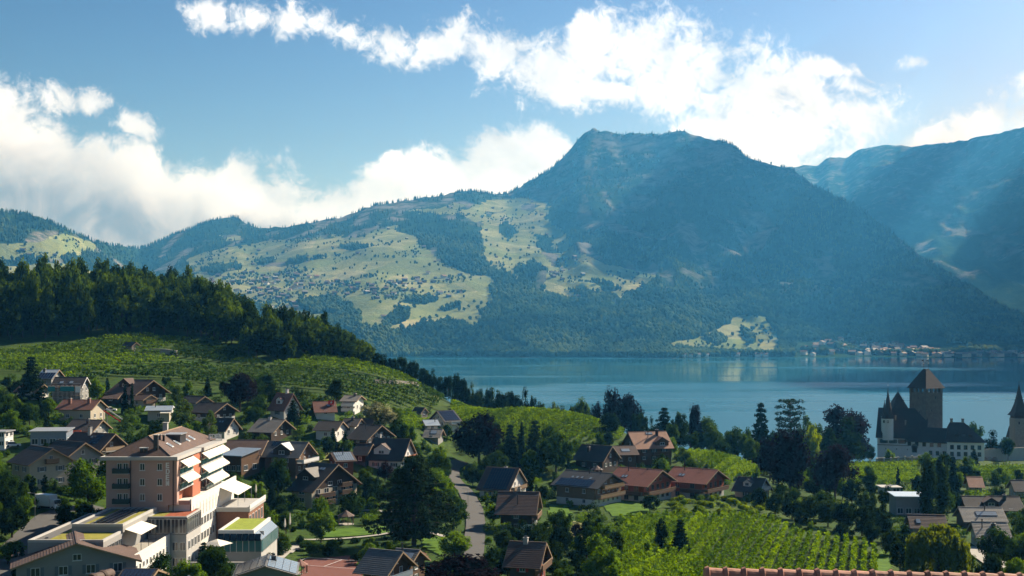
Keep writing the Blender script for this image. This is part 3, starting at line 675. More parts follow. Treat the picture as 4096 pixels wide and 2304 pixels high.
        for sx in (-1, 1):
            e = w_ / 2 + ov; ze = zf + dh + drise - e * sl_
            A = [(0, -yf - ov, zf + dh + drise), (sx * e, -yf - ov, ze), (sx * e, -ys, ze), (0, -max(yb - 0.3, 0), zf + dh + drise)]
            top = [(x, y, z + 0.14) for x, y, z in A]
            m.poly(top if sx < 0 else top[::-1], dt); m.poly(A[::-1] if sx < 0 else A, 'timber_brown')
            for i in range(4):
                j = (i + 1) % 4; m.poly([A[i], A[j], top[j], top[i]], dt)
        m.obj('roof', d)
        put_window(d, (0, -yf, zf + 0.15), 'front', min(w_ * 0.5, 1.8), min(dh * 0.75, 1.1), frame)
    HOUSES.append((g.x, g.y, a, hx + 0.6, hy + 0.6, u, vr, vb, Y))
    root['_m'] = 0; del root['_m']
    if DEBUG: print('HOUSE %-18s Y=%5.0f W=%4.1f L=%4.1f h=%4.1f rise=%4.1f  %s' % (name, Y, Wd, Lr, h, rise, label[:40]))
    return root
DEBUG = False
def keepout(x, y, r, u=None, vr=None, vb=None): HOUSES.append((x, y, 0.0, r, r, u if u else 512 + F * x / y, vr if vr else 0, vb if vb else 0, y))
# ------------------------------------------------------------------ the village houses
TB, TD, TL = 'timber_brown', 'timber_dark', 'timber_larch'
g_ch = None
house('chalet', 'larch-clad chalet with a black solar-tile roof and four skylights above a lawn', 589, 473, 503, 19, 47, -36, 24, 'render_white', TL, 0.36, 'tile_black', og=1.6,
      rows={'front': 4.5, 'right': 2.6}, shutter=None, barge='metal_dark', sky=[('front', -.42, .42, .9, 1.2), ('front', -.22, .42, .9, 1.2), ('front', -.02, .42, .9, 1.2), ('front', .34, .42, .9, 1.2)], pipes=[(.1, -.12, 1.6), (.55, -.12, 1.7)],
      solar=[('front', -.85, .62, .52, .95, 12, 4, 'solar_cells')], balc=[('right', .42, -.95, .95, 1.8, 'timber_larch'), ('right', .86, -.6, .95, 1.6, 'timber_larch')])
for (nm, lab, u_, vr_, vb_, ch) in (('chalet', 'red-tiled chalet beside the black-roofed one, timber posts under its gable', 640.5, 469.2, 499, .0), ('chalet', 'red-tiled chalet beside the hillside vineyard, farther from the black-roofed one', 696, 469, 497, .0)):
    house(nm, lab, u_, vr_, vb_, 17.5, 44, -36, 24, 'render_white', 'timber_red', 0.42, 'tile_red', og=1.8, rows={'front': 3.4, 'right': 3.0}, shutter=None, frame='trim_wood', barge='trim_wood',
          sky=[('front', -.42, .52, .9, 1.4), ('front', -.28, .52, .9, 1.4)], pipes=[(-.4, -.2, 3.0), (.35, -.06, .5)], balc=[('right', .46, -.98, .98, 1.9, 'timber_brown'), ('front', .46, -.2, .98, 1.2, 'timber_brown')], ww=1.5, wh=1.6)
house('chalet', 'small dark-roofed chalet with white bargeboards and a gabled dormer', 752, 478.5, 497, 8, 28, -34, 36, 'render_cream', None, .5, 'tile_dark', barge='trim_white', rows={'front': 3.2, 'right': 2.8}, balc=[('right', .98, -.6, .6, 1.4, 'trim_white')], dorm=[('front', -.05, .62, 2.6, 1.3, 'render_white', 'tile_dark')], awn=[('right', 1.45, 0, 3.2, 1.4)])
house('farmhouse', 'large brown timber house with a sunlit orange tile roof', 647, 432.5, 460, 14, 38, 16, 36, 'timber_brown', None, .5, 'tile_orange', rows={'front': 3.2, 'left': 3.2}, shutter='shutter_green', chim=[(.42, -.22, 2.0, 'timber_dark')], pipes=[(-.1, -.35, 2.2)],
      sky=[('front', .05, .12, 2.6, 1.2), ('front', .1, .68, 1.0, 1.2)], dorm=[('front', .45, .82, 5.0, 1.4, 'timber_brown', 'tile_rust')], balc=[('front', .5, -.1, .8, 1.4, 'timber_brown')])
house('chalet', 'dark old chalet with white-curtained gable windows below the orange-roofed house', 597, 446.5, 468, 9.5, 31, -32, 36, 'timber_dark', None, .5, 'tile_dark', rows={'front': 3.4, 'right': 2.6}, shutter='shutter_green', chim=[(-.3, -.4, 1.4, 'timber_dark')])
house('annex', 'low brown link building with pale roof glazing between two dark houses', 622, 446.5, 462, 9, 26, 10, 26, 'timber_brown', None, .5, 'tile_brown', rows={'front': 3.0}, sky=[('front', .1, .5, 3.2, 2.0)], shutter=None)
house('house', 'half-timbered house with a tan tile roof above the vineyard slope', 739.5, 439.8, 456, 7.5, 23, 15, 40, 'render_cream', None, .5, 'tile_orange', rows={'left': 2.6, 'front': 3.2}, chim=[(.6, -.3, 1.8, 'timber_dark')], pipes=[(.0, -.2, 1.6)], barge='timber_brown')
house('house', 'brown-tiled house covered by a large grid of solar panels', 503, 468.8, 496, 9.5, 33, -22, 36, 'render_white', None, .5, 'tile_brown', rows={'front': 3.2, 'right': 2.8}, solar=[('front', -.62, .78, .04, .93, 9, 6, 'solar_cells')], chim=[(.1, .12, .8, 'concrete')], balc=[('right', .8, -.7, .7, 1.4, 'timber_larch')])
house('chalet', 'dark wooden chalet under a wide ribbed brown roof beside the lane', 519, 493, 529, 20.5, 41, -8, 36, 'render_white', 'timber_dark', .38, 'tile_brown', rows={'front': 3.6, 'right': 3.0}, chim=[(.0, .05, 1.0, 'concrete')], pipes=[(.02, -.55, 2.4)], balc=[('right', .62, -.9, .9, 1.4, 'timber_brown')], og=1.3, oe=1.3)
house('chalet', 'small brown chalet with red shutters and a balcony on its gable', 528, 543.5, 583, 22, 37, -14, 36, 'timber_brown', None, .5, 'tile_brown', rows={'front': 3.2, 'right': 2.8}, shutter='paint_red', chim=[(-.1, -.04, .9, 'concrete')], balc=[('right', .75, -.9, .9, 1.4, 'timber_brown')], og=1.2)
house('house', 'timber house with a grey ribbed slab roof next to the clay court', 386, 551.5, 590, 24, 34, -26, 33, 'timber_brown', None, .5, 'tile_slate', rows={'right': 3.2, 'front': 4}, balc=[('right', .55, -.9, .9, 1.4, 'solar_pale')], og=1.5, oe=1.4, shutter=None)
house('annex', 'grey-roofed side wing with two pale skylights behind the slab-roofed house', 408, 550.5, 584, 22, 24, -22, 30, 'timber_brown', None, .5, 'tile_slate', rows={'right': 3.4}, sky=[('front', .1, .4, 1.5, 2.2), ('front', .5, .4, 1.5, 2.2)], pipes=[(-.4, -.1, 1.4)])
house('house', 'grey house with dark panels on one roof side and pale ones on the other', 267, 562, 592, 22, 10, -82, 17, 'render_grey', None, .5, 'tile_slate', Lm=12, rows={'right': 4.0}, solar=[('back', -.9, .9, .05, .95, 7, 4, 'solar_pale'), ('front', -.9, .9, .05, .95, 7, 4, 'solar_cells')], shutter=None, chim=[(-.2, .2, .9, 'metal_dark')])  # same panels; the sunlit roof side is given a paler colour
house('apartment_house', 'large dark-gabled apartment chalet with stacked balconies and pale lower walls', 325, 464.5, 502, 16, 27, -32, 32, 'render_cream', 'timber_dark', .97, 'tile_dark', rows={'front': 4.4, 'right': 3.4}, shutter=None, ww=2.0, wh=1.4, og=1.4, oe=1.2, sky=[('front', .1, .2, 1, 1.2), ('front', .3, .2, 1, 1.2)],
      balc=[('right', .08, -.85, -.15, 1.6, 'timber_dark'), ('right', .52, -.85, -.15, 1.6, 'timber_dark'), ('right', .08, .15, .6, 1.6, 'timber_dark'), ('right', .52, .15, .6, 1.6, 'timber_dark'), ('right', .98, .15, .6, 1.6, 'timber_dark')], dorm=[('front', -.25, .62, 6.5, 1.2, 'timber_dark', 'tile_grey')])
house('house', 'dark timber house with a slate roof, white flat dormer and white balcony', 289, 442.8, 472, 17, 39, -17, 33, 'timber_brown', None, .5, 'tile_slate', rows={'front': 3.6, 'right': 3.2}, shutter=None, solar=[('front', -.75, -.2, .03, .32, 6, 2, 'solar_cells')], sky=[('front', -.45, .66, 1.2, 1.6)], dorm=[('front', .05, .82, 5.5, 1.5, 'timber_dark', 'trim_white')], balc=[('right', .62, -.9, .9, 2.4, 'trim_white')], og=1.4)
house('house', 'long brown-roofed house behind the hotel awnings', 248, 441.6, 462, 9.5, 40, -5, 27, 'timber_brown', None, .5, 'tile_brown', rows={'front': 3.4}, shutter=None)
house('barn', 'brown barn with its roof covered by pale solar panels', 341, 453.5, 469, 9, 21, 24, 22, 'timber_red', None, .5, 'tile_brown', rows={'front': 3.4, 'left': 3.0}, shutter=None, solar=[('front', -.8, .85, .05, .9, 8, 5, 'solar_pale')], pipes=[(.0, -.35, 2.0)])
house('house', 'steep black-roofed half-timbered house with a gabled dormer', 392, 440, 468, 10.5, 37, -16, 42, 'render_white', None, .5, 'tile_dark', rows={'front': 3.0, 'right': 2.6}, chim=[(-.7, .08, 1.6, 'concrete'), (.1, .2, .8, 'concrete')], dorm=[('front', -.25, .72, 5.0, 1.6, 'render_white', 'tile_brown')], barge='trim_wood', balc=[('right', .9, -.7, .7, 1.2, 'timber_red')])
house('annex', 'low dark-roofed garage wing against the steep black-roofed house', 365, 444.5, 462, 9, 16, -16, 34, 'timber_dark', None, .5, 'tile_dark', rows={'front': 4}, shutter=None)
house('chalet', 'dark chalet with pale gable windows below the cream-flowering tree', 371, 426.4, 444, 6, 22, -30, 28, 'timber_dark', None, .5, 'tile_dark', rows={'right': 2.4, 'front': 3.2}, shutter=None, pipes=[(-.1, -.3, 1.8)], og=1.2)
house('bungalow', 'white-walled bungalow with a low dark roof beside a small spruce', 331, 422.6, 438, 8.5, 24, -12, 24, 'render_white', None, .5, 'tile_dark', rows={'front': 3.2, 'right': 3.0}, shutter=None)
house('bungalow', 'dark-roofed bungalow set back behind the white-walled one', 353, 419.8, 433, 7.5, 17, -12, 24, 'render_white', None, .5, 'tile_dark', rows={'front': 3.2, 'right': 3.0}, shutter=None, chim=[(.1, -.2, .9, 'metal_dark')])
house('bungalow', 'brown-roofed bungalow closest to the cream-flowering tree', 367, 419.5, 430, 6, 16, -8, 24, 'render_cream', None, .5, 'tile_brown', rows={'front': 3.2}, shutter=None)
house('house', 'dark-walled house with a broad pale grey slab roof', 272, 420, 437, 7, 26, -20, 27, 'timber_dark', None, .5, 'tile_grey', rows={'right': 3.0, 'front': 3.6}, shutter=None, chim=[(-.1, -.06, .7, 'concrete')], og=1.3)
house('villa', 'white villa with a steep red-brown roof and white dormers below the vines', 285, 394.5, 417, 9, 17, -36, 52, 'render_white', None, .5, 'tile_rust', rows={'front': 2.8, 'right': 2.8}, shutter='shutter_grey', chim=[(.2, .05, 1.6, 'trim_white')], dorm=[('front', .0, .62, 2.6, 1.6, 'trim_white', 'tile_rust'), ('back', .0, .62, 2.6, 1.6, 'trim_white', 'tile_rust')], barge='tile_rust')
house('house', 'white house with a brown roof sloping towards the flagpole', 324, 402.5, 416, 5, 23, 15, 30, 'render_white', None, .5, 'tile_rust', rows={'left': 2.8, 'front': 3.4}, shutter=None, sky=[('front', .3, .4, 1.2, 1.4)])
house('villa', 'white two-storey villa with a grey roof and wrap-round balconies', 353, 396.2, 410.5, 10, 17, -12, 18, 'render_white', None, .5, 'tile_grey', rows={'front': 3.0, 'right': 3.0}, shutter=None, balc=[('front', .5, -1, 1, 1.5, 'trim_white'), ('front', .02, -1, 1, 1.5, 'trim_white')], chim=[(.3, -.1, .8, 'metal_dark')])
house('vineyard_hut', 'little stone hut with a dark roof among the hillside vines', 131, 342.8, 350.5, 4.2, 11, -32, 34, 'stone_wall', None, .5, 'tile_dark', rows={'right': 2.4, 'front': 2.8}, shutter=None, oe=.4, og=.4, cat='hut')
house('vineyard_hut', 'stone hut with a dark roof at the foot of the vine slope', 420, 408.5, 417, 4, 10, -32, 38, 'stone_wall', None, .5, 'tile_dark', rows={'right': 2.6}, shutter=None, oe=.4, og=.4, cat='hut')
house('house', 'white house whose twin dark solar roofs face the lake', 445, 412.3, 428, 7, 17, 36, 33, 'render_white', None, .5, 'tile_black', rows={'left': 2.8, 'front': 3.0}, shutter=None, solar=[('front', -.85, .85, .06, .9, 6, 5, 'solar_cells')], balc=[('front', .5, -.4, .9, 1.5, 'trim_white')])
house('house', 'small white house with a pale blue metal roof', 430, 420.6, 430.5, 6, 15, 18, 22, 'render_white', None, .5, 'metal_sheet', rows={'left': 2.8, 'front': 3.2}, shutter=None, pipes=[(.5, -.4, 1.4)])
house('house', 'low grey-roofed house with one bright skylight', 434, 430.3, 441, 4.5, 18, -10, 30, 'render_grey', None, .5, 'tile_grey', rows={'front': 3.4}, shutter=None, sky=[('front', .1, .4, 2.4, 2.0)], pipes=[(-.2, -.1, 1.0)])
house('house', 'beige house with a long rust-coloured roof below the scaffolded one', 82, 401, 420, 11.5, 37, -8, 26, 'render_cream', None, .5, 'tile_rust', rows={'front': 3.4, 'right': 3.0, 'left': 3.2}, shutter=None, chim=[(-.45, -.4, 1.6, 'tile_rust'), (.55, -.35, 1.5, 'tile_rust')])
house('farmhouse', 'big dark chalet with white-shuttered gable windows at the foot of the vines', 138, 381, 401, 8.5, 31, -30, 30, 'render_white', 'timber_dark', .3, 'tile_brown', rows={'right': 2.8, 'front': 3.4}, shutter=None, dorm=[('front', -.3, .5, 5, 1.2, 'timber_dark', 'tile_brown')], og=1.4, oe=1.3)
house('annex', 'brown-roofed shed beside the big dark chalet', 115, 393.5, 403, 5, 16, -6, 24, 'timber_dark', None, .5, 'tile_brown', rows={'front': 4}, shutter=None)
house('house', 'small pale house with two balconies below the big dark chalet', 143, 395.5, 407, 7.5, 16, -30, 26, 'render_cream', None, .5, 'tile_brown', rows={'right': 2.6, 'front': 3.2}, shutter=None, balc=[('right', .5, -.9, .9, 1.3, 'timber_brown')])
house('house', 'house with a sloping pale blue-grey sheet roof and white eave', 160, 407, 419, 9, 27, 10, 12, 'render_cream', None, .5, 'metal_sheet', rows={'front': 3.2, 'left': 3.0}, shutter=None, pipes=[(-.3, -.3, 1.8)], barge='trim_white', awn=[('front', 1.0, .8, 4.0, 2.0)])
house('chalet', 'dark chalet with a white ground floor behind the birches', 214, 403.3, 420, 9, 26, -30, 27, 'render_white', 'timber_dark', .42, 'tile_dark', rows={'right': 2.6, 'front': 3.2}, shutter=None, og=1.2)
house('house', 'pale blue-grey gabled house half hidden by the copper beech', 196, 396.5, 407, 5.5, 18, -34, 28, 'render_grey', None, .5, 'tile_dark', rows={'right': 2.6, 'front': 3.2}, shutter=None)
house('house', 'house with a steep black roof and a pale gable corner among trees', 224, 420, 437, 7, 20, -20, 38, 'render_white', None, .5, 'tile_dark', rows={'front': 3.0, 'right': 2.8}, shutter=None, sky=[('front', -.1, .3, .8, 1.0), ('front', .15, .3, .8, 1.0)])
house('house', 'dark-roofed house wrapped in scaffolding below the vines', 71, 378.3, 401, 14, 32, 0, 34, 'render_grey', None, .5, 'tile_dark', rows={'front': 3.4, 'right': 3.2}, shutter=None, sky=[('front', -.4, .5, 1.4, 1.4), ('front', .2, .5, 1.4, 1.4)], barge='trim_white')
house('house', 'house with a bright blue solar roof behind the scaffolded one', 51, 370.6, 386, 8, 17, -2, 28, 'render_grey', None, .5, 'metal_sheet', rows={'front': 3.2}, shutter=None, solar=[('front', -.9, .9, .35, .98, 6, 3, 'solar_cells')], chim=[(-.6, -.2, .9, 'metal_dark')])
house('house', 'white house partly hidden behind the tall pine', 33, 385, 398, 7, 22, -14, 28, 'render_white', None, .5, 'tile_dark', rows={'front': 3.2, 'right': 3}, shutter=None, balc=[('front', .5, .1, .9, 1.3, 'trim_white')])
house('farmhouse', 'brown-tiled house with a dark solar square and carved gable balcony', 95, 434, 463, 15.5, 41, -24, 35, 'render_white', 'timber_brown', .4, 'tile_brown', rows={'front': 3.4, 'right': 3.0}, shutter=None, solar=[('front', .15, .55, .12, .62, 3, 3, 'solar_cells')], sky=[('front', .05, .25, .8, 1.0)], chim=[(-.15, -.12, 2.0, 'concrete')], balc=[('right', .85, -.7, .7, 1.4, 'trim_wood')], og=1.5, barge='trim_wood')
house('house', 'grey-white house with a black roof and shuttered window rows beside the brown-tiled one', 71, 443, 478, 22, 29, -36, 32, 'render_grey', None, .5, 'tile_dark', rows={'right': 3.0, 'front': 3.4}, shutter='shutter_green', og=1.2)
house('apartment_house', 'beige apartment house with a black roof and flower balcony in its gable', 42, 448, 485, 24, 22, -45, 31, 'render_cream', None, .5, 'tile_dark', rows={'right': 3.2, 'front': 3.4}, shutter='shutter_grey', balc=[('right', .98, -.3, .3, 1.2, 'timber_larch')], og=1.2)
house('house', 'dark-roofed house next to the orange tarpaulin', 88, 420.5, 436, 7, 30, -10, 27, 'render_grey', None, .5, 'tile_dark', rows={'front': 3.2, 'right': 3}, shutter=None, chim=[(.2, -.3, 1.2, 'metal_dark')])
house('house', 'taupe gabled house with grey shutters in front of the moss-roofed hotel wing', 76, 539, 588, 30, 10, -69, 19, 'render_grey', None, .5, 'tile_brown', Lm=13.5, rows={'right': 4.2}, shutter='shutter_grey', ww=1.5, wh=1.5, frame='trim_white', barge='trim_wood', balc=[('right', .52, .45, 1.0, 1.8, 'shutter_grey')], chim=[(-.55, -.45, .9, 'metal_dark')], og=.7)
house('shed', 'low shed roofed with dark solar panels beside the white hotel wing', 141, 570.5, 597, 18, 34, -4, 18, 'render_grey', None, .5, 'tile_dark', rows={}, solar=[('front', -.9, .9, .05, .95, 8, 2, 'solar_cells')])
house('house', 'long grey-brown tiled house with a strip of pale skylights', 980, 508.6, 527, 8.5, 44, -4, 30, 'timber_brown', None, .5, 'tile_grey', rows={'front': 3.4}, shutter=None, sky=[('front', .15, .45, 5.5, 1.8)], pipes=[(.15, -.2, 1.2)])
house('house', 'pale house with a grey tile roof and small chimney near the willow', 989, 523, 546, 12.5, 36, -8, 31, 'render_cream', None, .5, 'tile_grey', rows={'front': 3.2, 'left': 2.8}, shutter=None, chim=[(.15, -.3, .7, 'metal_dark')], pipes=[(-.5, -.4, 2.0)])
house('house', 'long dark-roofed house behind the one with skylights', 990, 497, 513, 6, 58, -5, 30, 'timber_dark', None, .5, 'tile_dark', rows={'front': 3.6}, shutter=None, dorm=[('front', -.1, .7, 4, 1.2, 'timber_dark', 'tile_brown')], chim=[(.45, -.2, 1.2, 'metal_dark')])
house('house', 'half-timbered house with a brown roof half behind the willow', 926, 516, 533, 8, 38, -8, 32, 'render_cream', None, .5, 'tile_brown', rows={'front': 3.0}, shutter=None, sky=[('front', -.5, .5, 1.2, 1.6)], barge='timber_brown')
house('house', 'cottage with a tan tile roof below the castle vines', 974, 477.5, 492, 7, 16, -10, 30, 'render_cream', None, .5, 'tile_orange', rows={'front': 3.0, 'right': 2.8}, shutter=None)
house('house', 'dark-roofed pale house beside the castle vines', 1022, 481, 496, 7, 24, -6, 32, 'render_cream', None, .5, 'tile_dark', rows={'front': 3.0, 'left': 2.8}, shutter=None)
# ------------------------------------------------------------------ hotel complex
def Zv(v, Y): return EYE - (v - HOR) * Y / F
def Xu(u, Y): return (u - 512) * Y / F
def text_obj(name, ch, parent, loc, rz, size, matname, depth=0.04):
    """block capital built from bars"""
    m = MB(); h = size * .7; w = h * .62; t = h * .19; d = depth
    def bar_(a, b):
        a = Vector((a[0], 0, a[1])); b = Vector((b[0], 0, b[1])); q = (b - a).normalized(); n = Vector((-q.z, 0, q.x)) * t / 2
        m.hexa([a - n + Vector((0, -d, 0)), b - n + Vector((0, -d, 0)), b - n + Vector((0, d, 0)), a - n + Vector((0, d, 0)), a + n + Vector((0, -d, 0)), b + n + Vector((0, -d, 0)), b + n + Vector((0, d, 0)), a + n + Vector((0, d, 0))], matname)
    L_, R_ = -w / 2, w / 2
    if ch == 'E':
        bar_((L_ + t / 2, 0), (L_ + t / 2, h)); [bar_((L_ + t, z), (R_, z)) for z in (t / 2, h / 2, h - t / 2)]
    elif ch == 'D':
        bar_((L_ + t / 2, 0), (L_ + t / 2, h)); bar_((L_ + t, t / 2), (R_ - t, t / 2)); bar_((L_ + t, h - t / 2), (R_ - t, h - t / 2)); bar_((R_ - t, t / 2), (R_, h * .28)); bar_((R_, h * .28), (R_, h * .72)); bar_((R_, h * .72), (R_ - t, h - t / 2))
    elif ch == 'N':
        bar_((L_ + t / 2, 0), (L_ + t / 2, h)); bar_((R_ - t / 2, 0), (R_ - t / 2, h)); bar_((L_ + t, h - t * .5), (R_ - t, t * .5))
    return m.obj(name, parent, loc, rz)
HB = 37.0
hotel = empty('hotel', (-73.2, 264, HB)); tag(hotel, 'pink four-storey hotel with a brown hipped roof, cream awnings and EDEN lettering', 'hotel')
def hb(m, name, parent=hotel): return m.obj(name, parent)
OX, OY = 73.2, -264.0
class HM(MB):
    """builder in world coordinates, parented to the hotel"""
    def obj(s, name, parent=None, loc=None, rz=None):
        off = s.off; s.v = [(x - off[0], y - off[1], z - off[2]) for x, y, z in s.v]; return mobj(name, s.mesh(name), parent)
    off = (-73.2, 264, HB)
m = HM(); m.box(-80.2, -68.0, 245, 283.5, 33, 59.3, 'render_pink'); m.box(-68.0, -66.2, 245, 246.6, 50.4, 59.3, 'render_pink'); m.box(-67.997, -66.2, 257, 263.4, 50.4, 59.0, 'render_terracotta')
m.box(-68.02, -67.96, 246.6, 257, 50.4, 59.2, 'render_terracotta'); m.box(-68.02, -67.965, 263.4, 283.4, 50.4, 59.2, 'render_terracotta'); hb(m, 'wall')
m = HM(); m.box(-81.2, -65.9, 244.2, 263.4, 59.3, 60.0, 'concrete'); m.box(-81.2, -65.4, 263.403, 284.3, 59.303, 60.05, 'concrete'); hb(m, 'cornice')
# hipped roof in courses
def hip(m, x0, x1, y0, y1, z0, rx0, rx1, ry0, ry1, z1, tm, n=14):
    for i in range(n):
        a, b_ = i / n, (i + 1) / n
        def ring(t, up): return [(x0 + (rx0 - x0) * t, y0 + (ry0 - y0) * t, z0 + (z1 - z0) * t + up), (x1 + (rx1 - x1) * t, y0 + (ry0 - y0) * t, z0 + (z1 - z0) * t + up),
                                 (x1 + (rx1 - x1) * t, y1 + (ry1 - y1) * t, z0 + (z1 - z0) * t + up), (x0 + (rx0 - x0) * t, y1 + (ry1 - y1) * t, z0 + (z1 - z0) * t + up)]
        A = ring(a, 0.06); B = ring(b_, 0.0); C0 = ring(a, -0.02)
        for k in range(4):
            j = (k + 1) % 4; m.poly([A[k], A[j], B[j], B[k]], tm); m.poly([C0[k], C0[j], A[j], A[k]], tm)
m = HM(); hip(m, -80.4, -67.6, 245.2, 283.2, 60.06, -73.9, -73.5, 251.5, 276.5, 63.4, 'tile_brown', 22); hroof = hb(m, 'roof')
m = HM(); m.bar((-73.7, 251.4, 63.45), (-73.7, 276.6, 63.45), 0.16, 'trim_wood', 6); 
for cx, cy_ in ((-80.4, 245.2), (-67.6, 245.2)): m.bar((cx, cy_, 60.1), (-73.7, 251.5, 63.45), 0.11, 'tile_dark', 6)
for cx, cy_ in ((-80.4, 283.2), (-67.6, 283.2)): m.bar((cx, cy_, 60.1), (-73.7, 276.5, 63.45), 0.11, 'trim_wood', 6)
hb(m, 'ridge_cap', hotel)
def hplane(yy, t, me, nm):
    """on the lake-side roof plane; t = 0 eave .. 1 ridge"""
    x = -67.6 + (-73.5 + 67.6) * t; z = 60.06 + 3.34 * t; sl_ = math.atan2(3.34, 5.9)
    o = mobj(nm, me, hotel, (x + OX, yy + OY, z - HB)); o.rotation_euler = (0, sl_, 0); return o
for yy in (253.3, 258.8, 266.3, 270.5):
    o = hplane(yy, .40, boxm('skylight', -0.8, 0.8, -0.7, 0.7, -0.05, 0.18, 'trim_white'), 'skylight')
    mobj('pane', boxm('skylight_pane', -0.62, 0.62, -0.52, 0.52, 0.182, 0.20, 'solar_pale'), o)
m = HM(); m.box(-72.6, -69.6, 260.0, 264.6, 61.2, 63.0, 'metal_dark'); m.box(-72.9, -69.3, 259.8, 264.8, 63.003, 63.15, 'metal_grey'); hb(m, 'dormer')
for (x, y, r, z1, mt) in ((-71.0, 247.4, 0.42, 64.0, 'metal_dark'), (-73.6, 246.6, 0.3, 61.5, 'metal_dark'), (-72.8, 246.6, 0.3, 61.5, 'metal_dark'), (-72.0, 253.4, 0.2, 63.6, 'metal_dark'), (-71.4, 254.2, 0.2, 63.4, 'metal_dark'), (-76.0, 272, 0.5, 64.6, 'concrete')):
    m = HM(); m.box(x - r, x + r, y - r, y + r, 60.0, z1, mt); m.box(x - r - .12, x + r + .12, y - r - .12, y + r + .12, z1 + .003, z1 + .15, 'concrete' if z1 > 62 else 'trim_white'); hb(m, 'chimney')
# facade towards the camera
for zf in (57.25, 54.25, 51.25):
    for uu in (119.7, 125.8):
        put_window(hotel, (Xu(uu, 245) + OX, 245 + OY, zf - HB - 0.35), 'front', 1.0, 1.8, 'trim_white', sill=False)
    for uu in (142.4, 159.8):
        put_window(hotel, (Xu(uu, 245) + OX, 245 + OY, zf - HB), 'front', 1.0, 1.45, 'trim_white')
    x0, x1 = Xu(113.9, 245), Xu(129.9, 245)
    m = HM(); m.box(x0, x1, 243.8, 245, zf - 0.62, zf - 0.45, 'concrete'); b_ = hb(m, 'balcony')
    m = HM(); m.box(x0, x1, 243.75, 243.80, zf - 0.5, zf + 0.5, 'shutter_green'); m.box(x0, x0 + .05, 243.803, 245, zf - 0.5, zf + 0.5, 'shutter_green'); m.box(x1 - .05, x1, 243.803, 245, zf - 0.5, zf + 0.5, 'shutter_green'); r_ = hb(m, 'railing')
    r_.parent = b_
for uu in (130.6, 173.2): 
    m = HM(); m.bar((Xu(uu, 244.9), 244.88, 36), (Xu(uu, 244.9), 244.88, 59.3), 0.11, 'metal_dark', 6); hb(m, 'drainpipe')
for ch, zy in zip('EDEN', (632, 722, 810, 895)): text_obj('letter', ch, hotel, (Xu(167.6, 245) + OX, 244.92 + OY, Zv(425 + .06793 * zy, 245) - HB), 0, 1.5, 'paint_white', .08)
# lake side: balconies, glass railings, awnings
def bays(y0, y1, n, floors, skip_top=False):
    for zf in floors:
        m = HM(); m.box(-68.0, -66.0, y0, y1, zf - 0.28, zf, 'trim_white'); sl2 = hb(m, 'balcony')
        m = HM(); m.box(-66.12, -66.02, y0, y1, zf + 1.0, zf + 1.12, 'trim_white')
        for i in range(n + 1):
            yy = y0 + (y1 - y0) * i / n; m.box(-66.14, -66.0, max(y0, yy - .08), min(y1, yy + .08), zf + 1.123, zf + 2.7, 'trim_white')
        o = hb(m, 'balcony_post'); o.parent = sl2
        for i in range(n):
            ya = y0 + (y1 - y0) * i / n + 0.1; yb = y0 + (y1 - y0) * (i + 1) / n - 0.1
            m = HM(); m.box(-66.10, -66.04, ya, yb, zf + 0.02, zf + 0.98, 'teal_glass'); hb(m, 'glass_panel')
            m = HM(); zt = zf + 2.62; zb_ = zf + 1.55
            m.hexa([(-64.5, ya, zb_ - .05), (-64.5, yb, zb_ - .05), (-66.0, yb, zt - .05), (-66.0, ya, zt - .05), (-64.5, ya, zb_), (-64.5, yb, zb_), (-66.0, yb, zt), (-66.0, ya, zt)], 'awning_cream')
            m.box(-64.5, -64.46, ya, yb, zb_ - .3, zb_ - .053, 'awning_cream'); hb(m, 'awning')
            put_window(hotel, (-67.96 + OX, (ya + yb) / 2 + OY, zf + 0.1 - HB), 'right', 1.7, 2.1, 'trim_white', sill=False)
bays(246.7, 257.0, 3, (56.3, 53.3)); bays(263.5, 283.3, 6, (56.3, 53.3)); bays(268, 283.2, 5, (50.4,))
m = HM(); m.box(-80.1, -63.7, 246, 284, 33, 50.38, 'render_white'); hb(m, 'podium_wall')
m = HM(); m.box(-63.9, -63.6, 246, 286, 49.0, 51.4, 'render_white'); m.box(-66.1, -63.9, 245.8, 246.1, 50.4, 51.2, 'render_pink'); hb(m, 'parapet')
for i in range(9):
    m = HM(); yy = 247.5 + i * 2.7; m.box(-63.62, -63.55, yy, yy + 0.06, 47.2, 49.9, 'concrete'); hb(m, 'facade_joint')
for zf in (44.9, 41.8):
    for i in range(9): put_window(hotel, (-63.7 + OX, 247.6 + i * 2.4 + OY, zf - HB), 'right', 1.6, 1.7, 'trim_white', sill=False)
sg = empty('roof_sign', (-66.9 + OX, 279.5 + OY, 60.06 - HB), R(12)); sg.parent = hotel
m = MB(); m.box(-1.5, 1.5, .1, .16, .05, .2, 'metal_dark'); m.box(-1.5, -1.42, .1, .16, 0, 1.9, 'metal_dark'); m.box(1.42, 1.5, .1, .16, 0, 1.9, 'metal_dark'); m.obj('sign_frame', sg)
for i, ch in enumerate('EDEN'): text_obj('letter', ch, sg, ((i - 1.5) * 0.72, 0, .45), 0, 1.5, 'paint_white', .06)
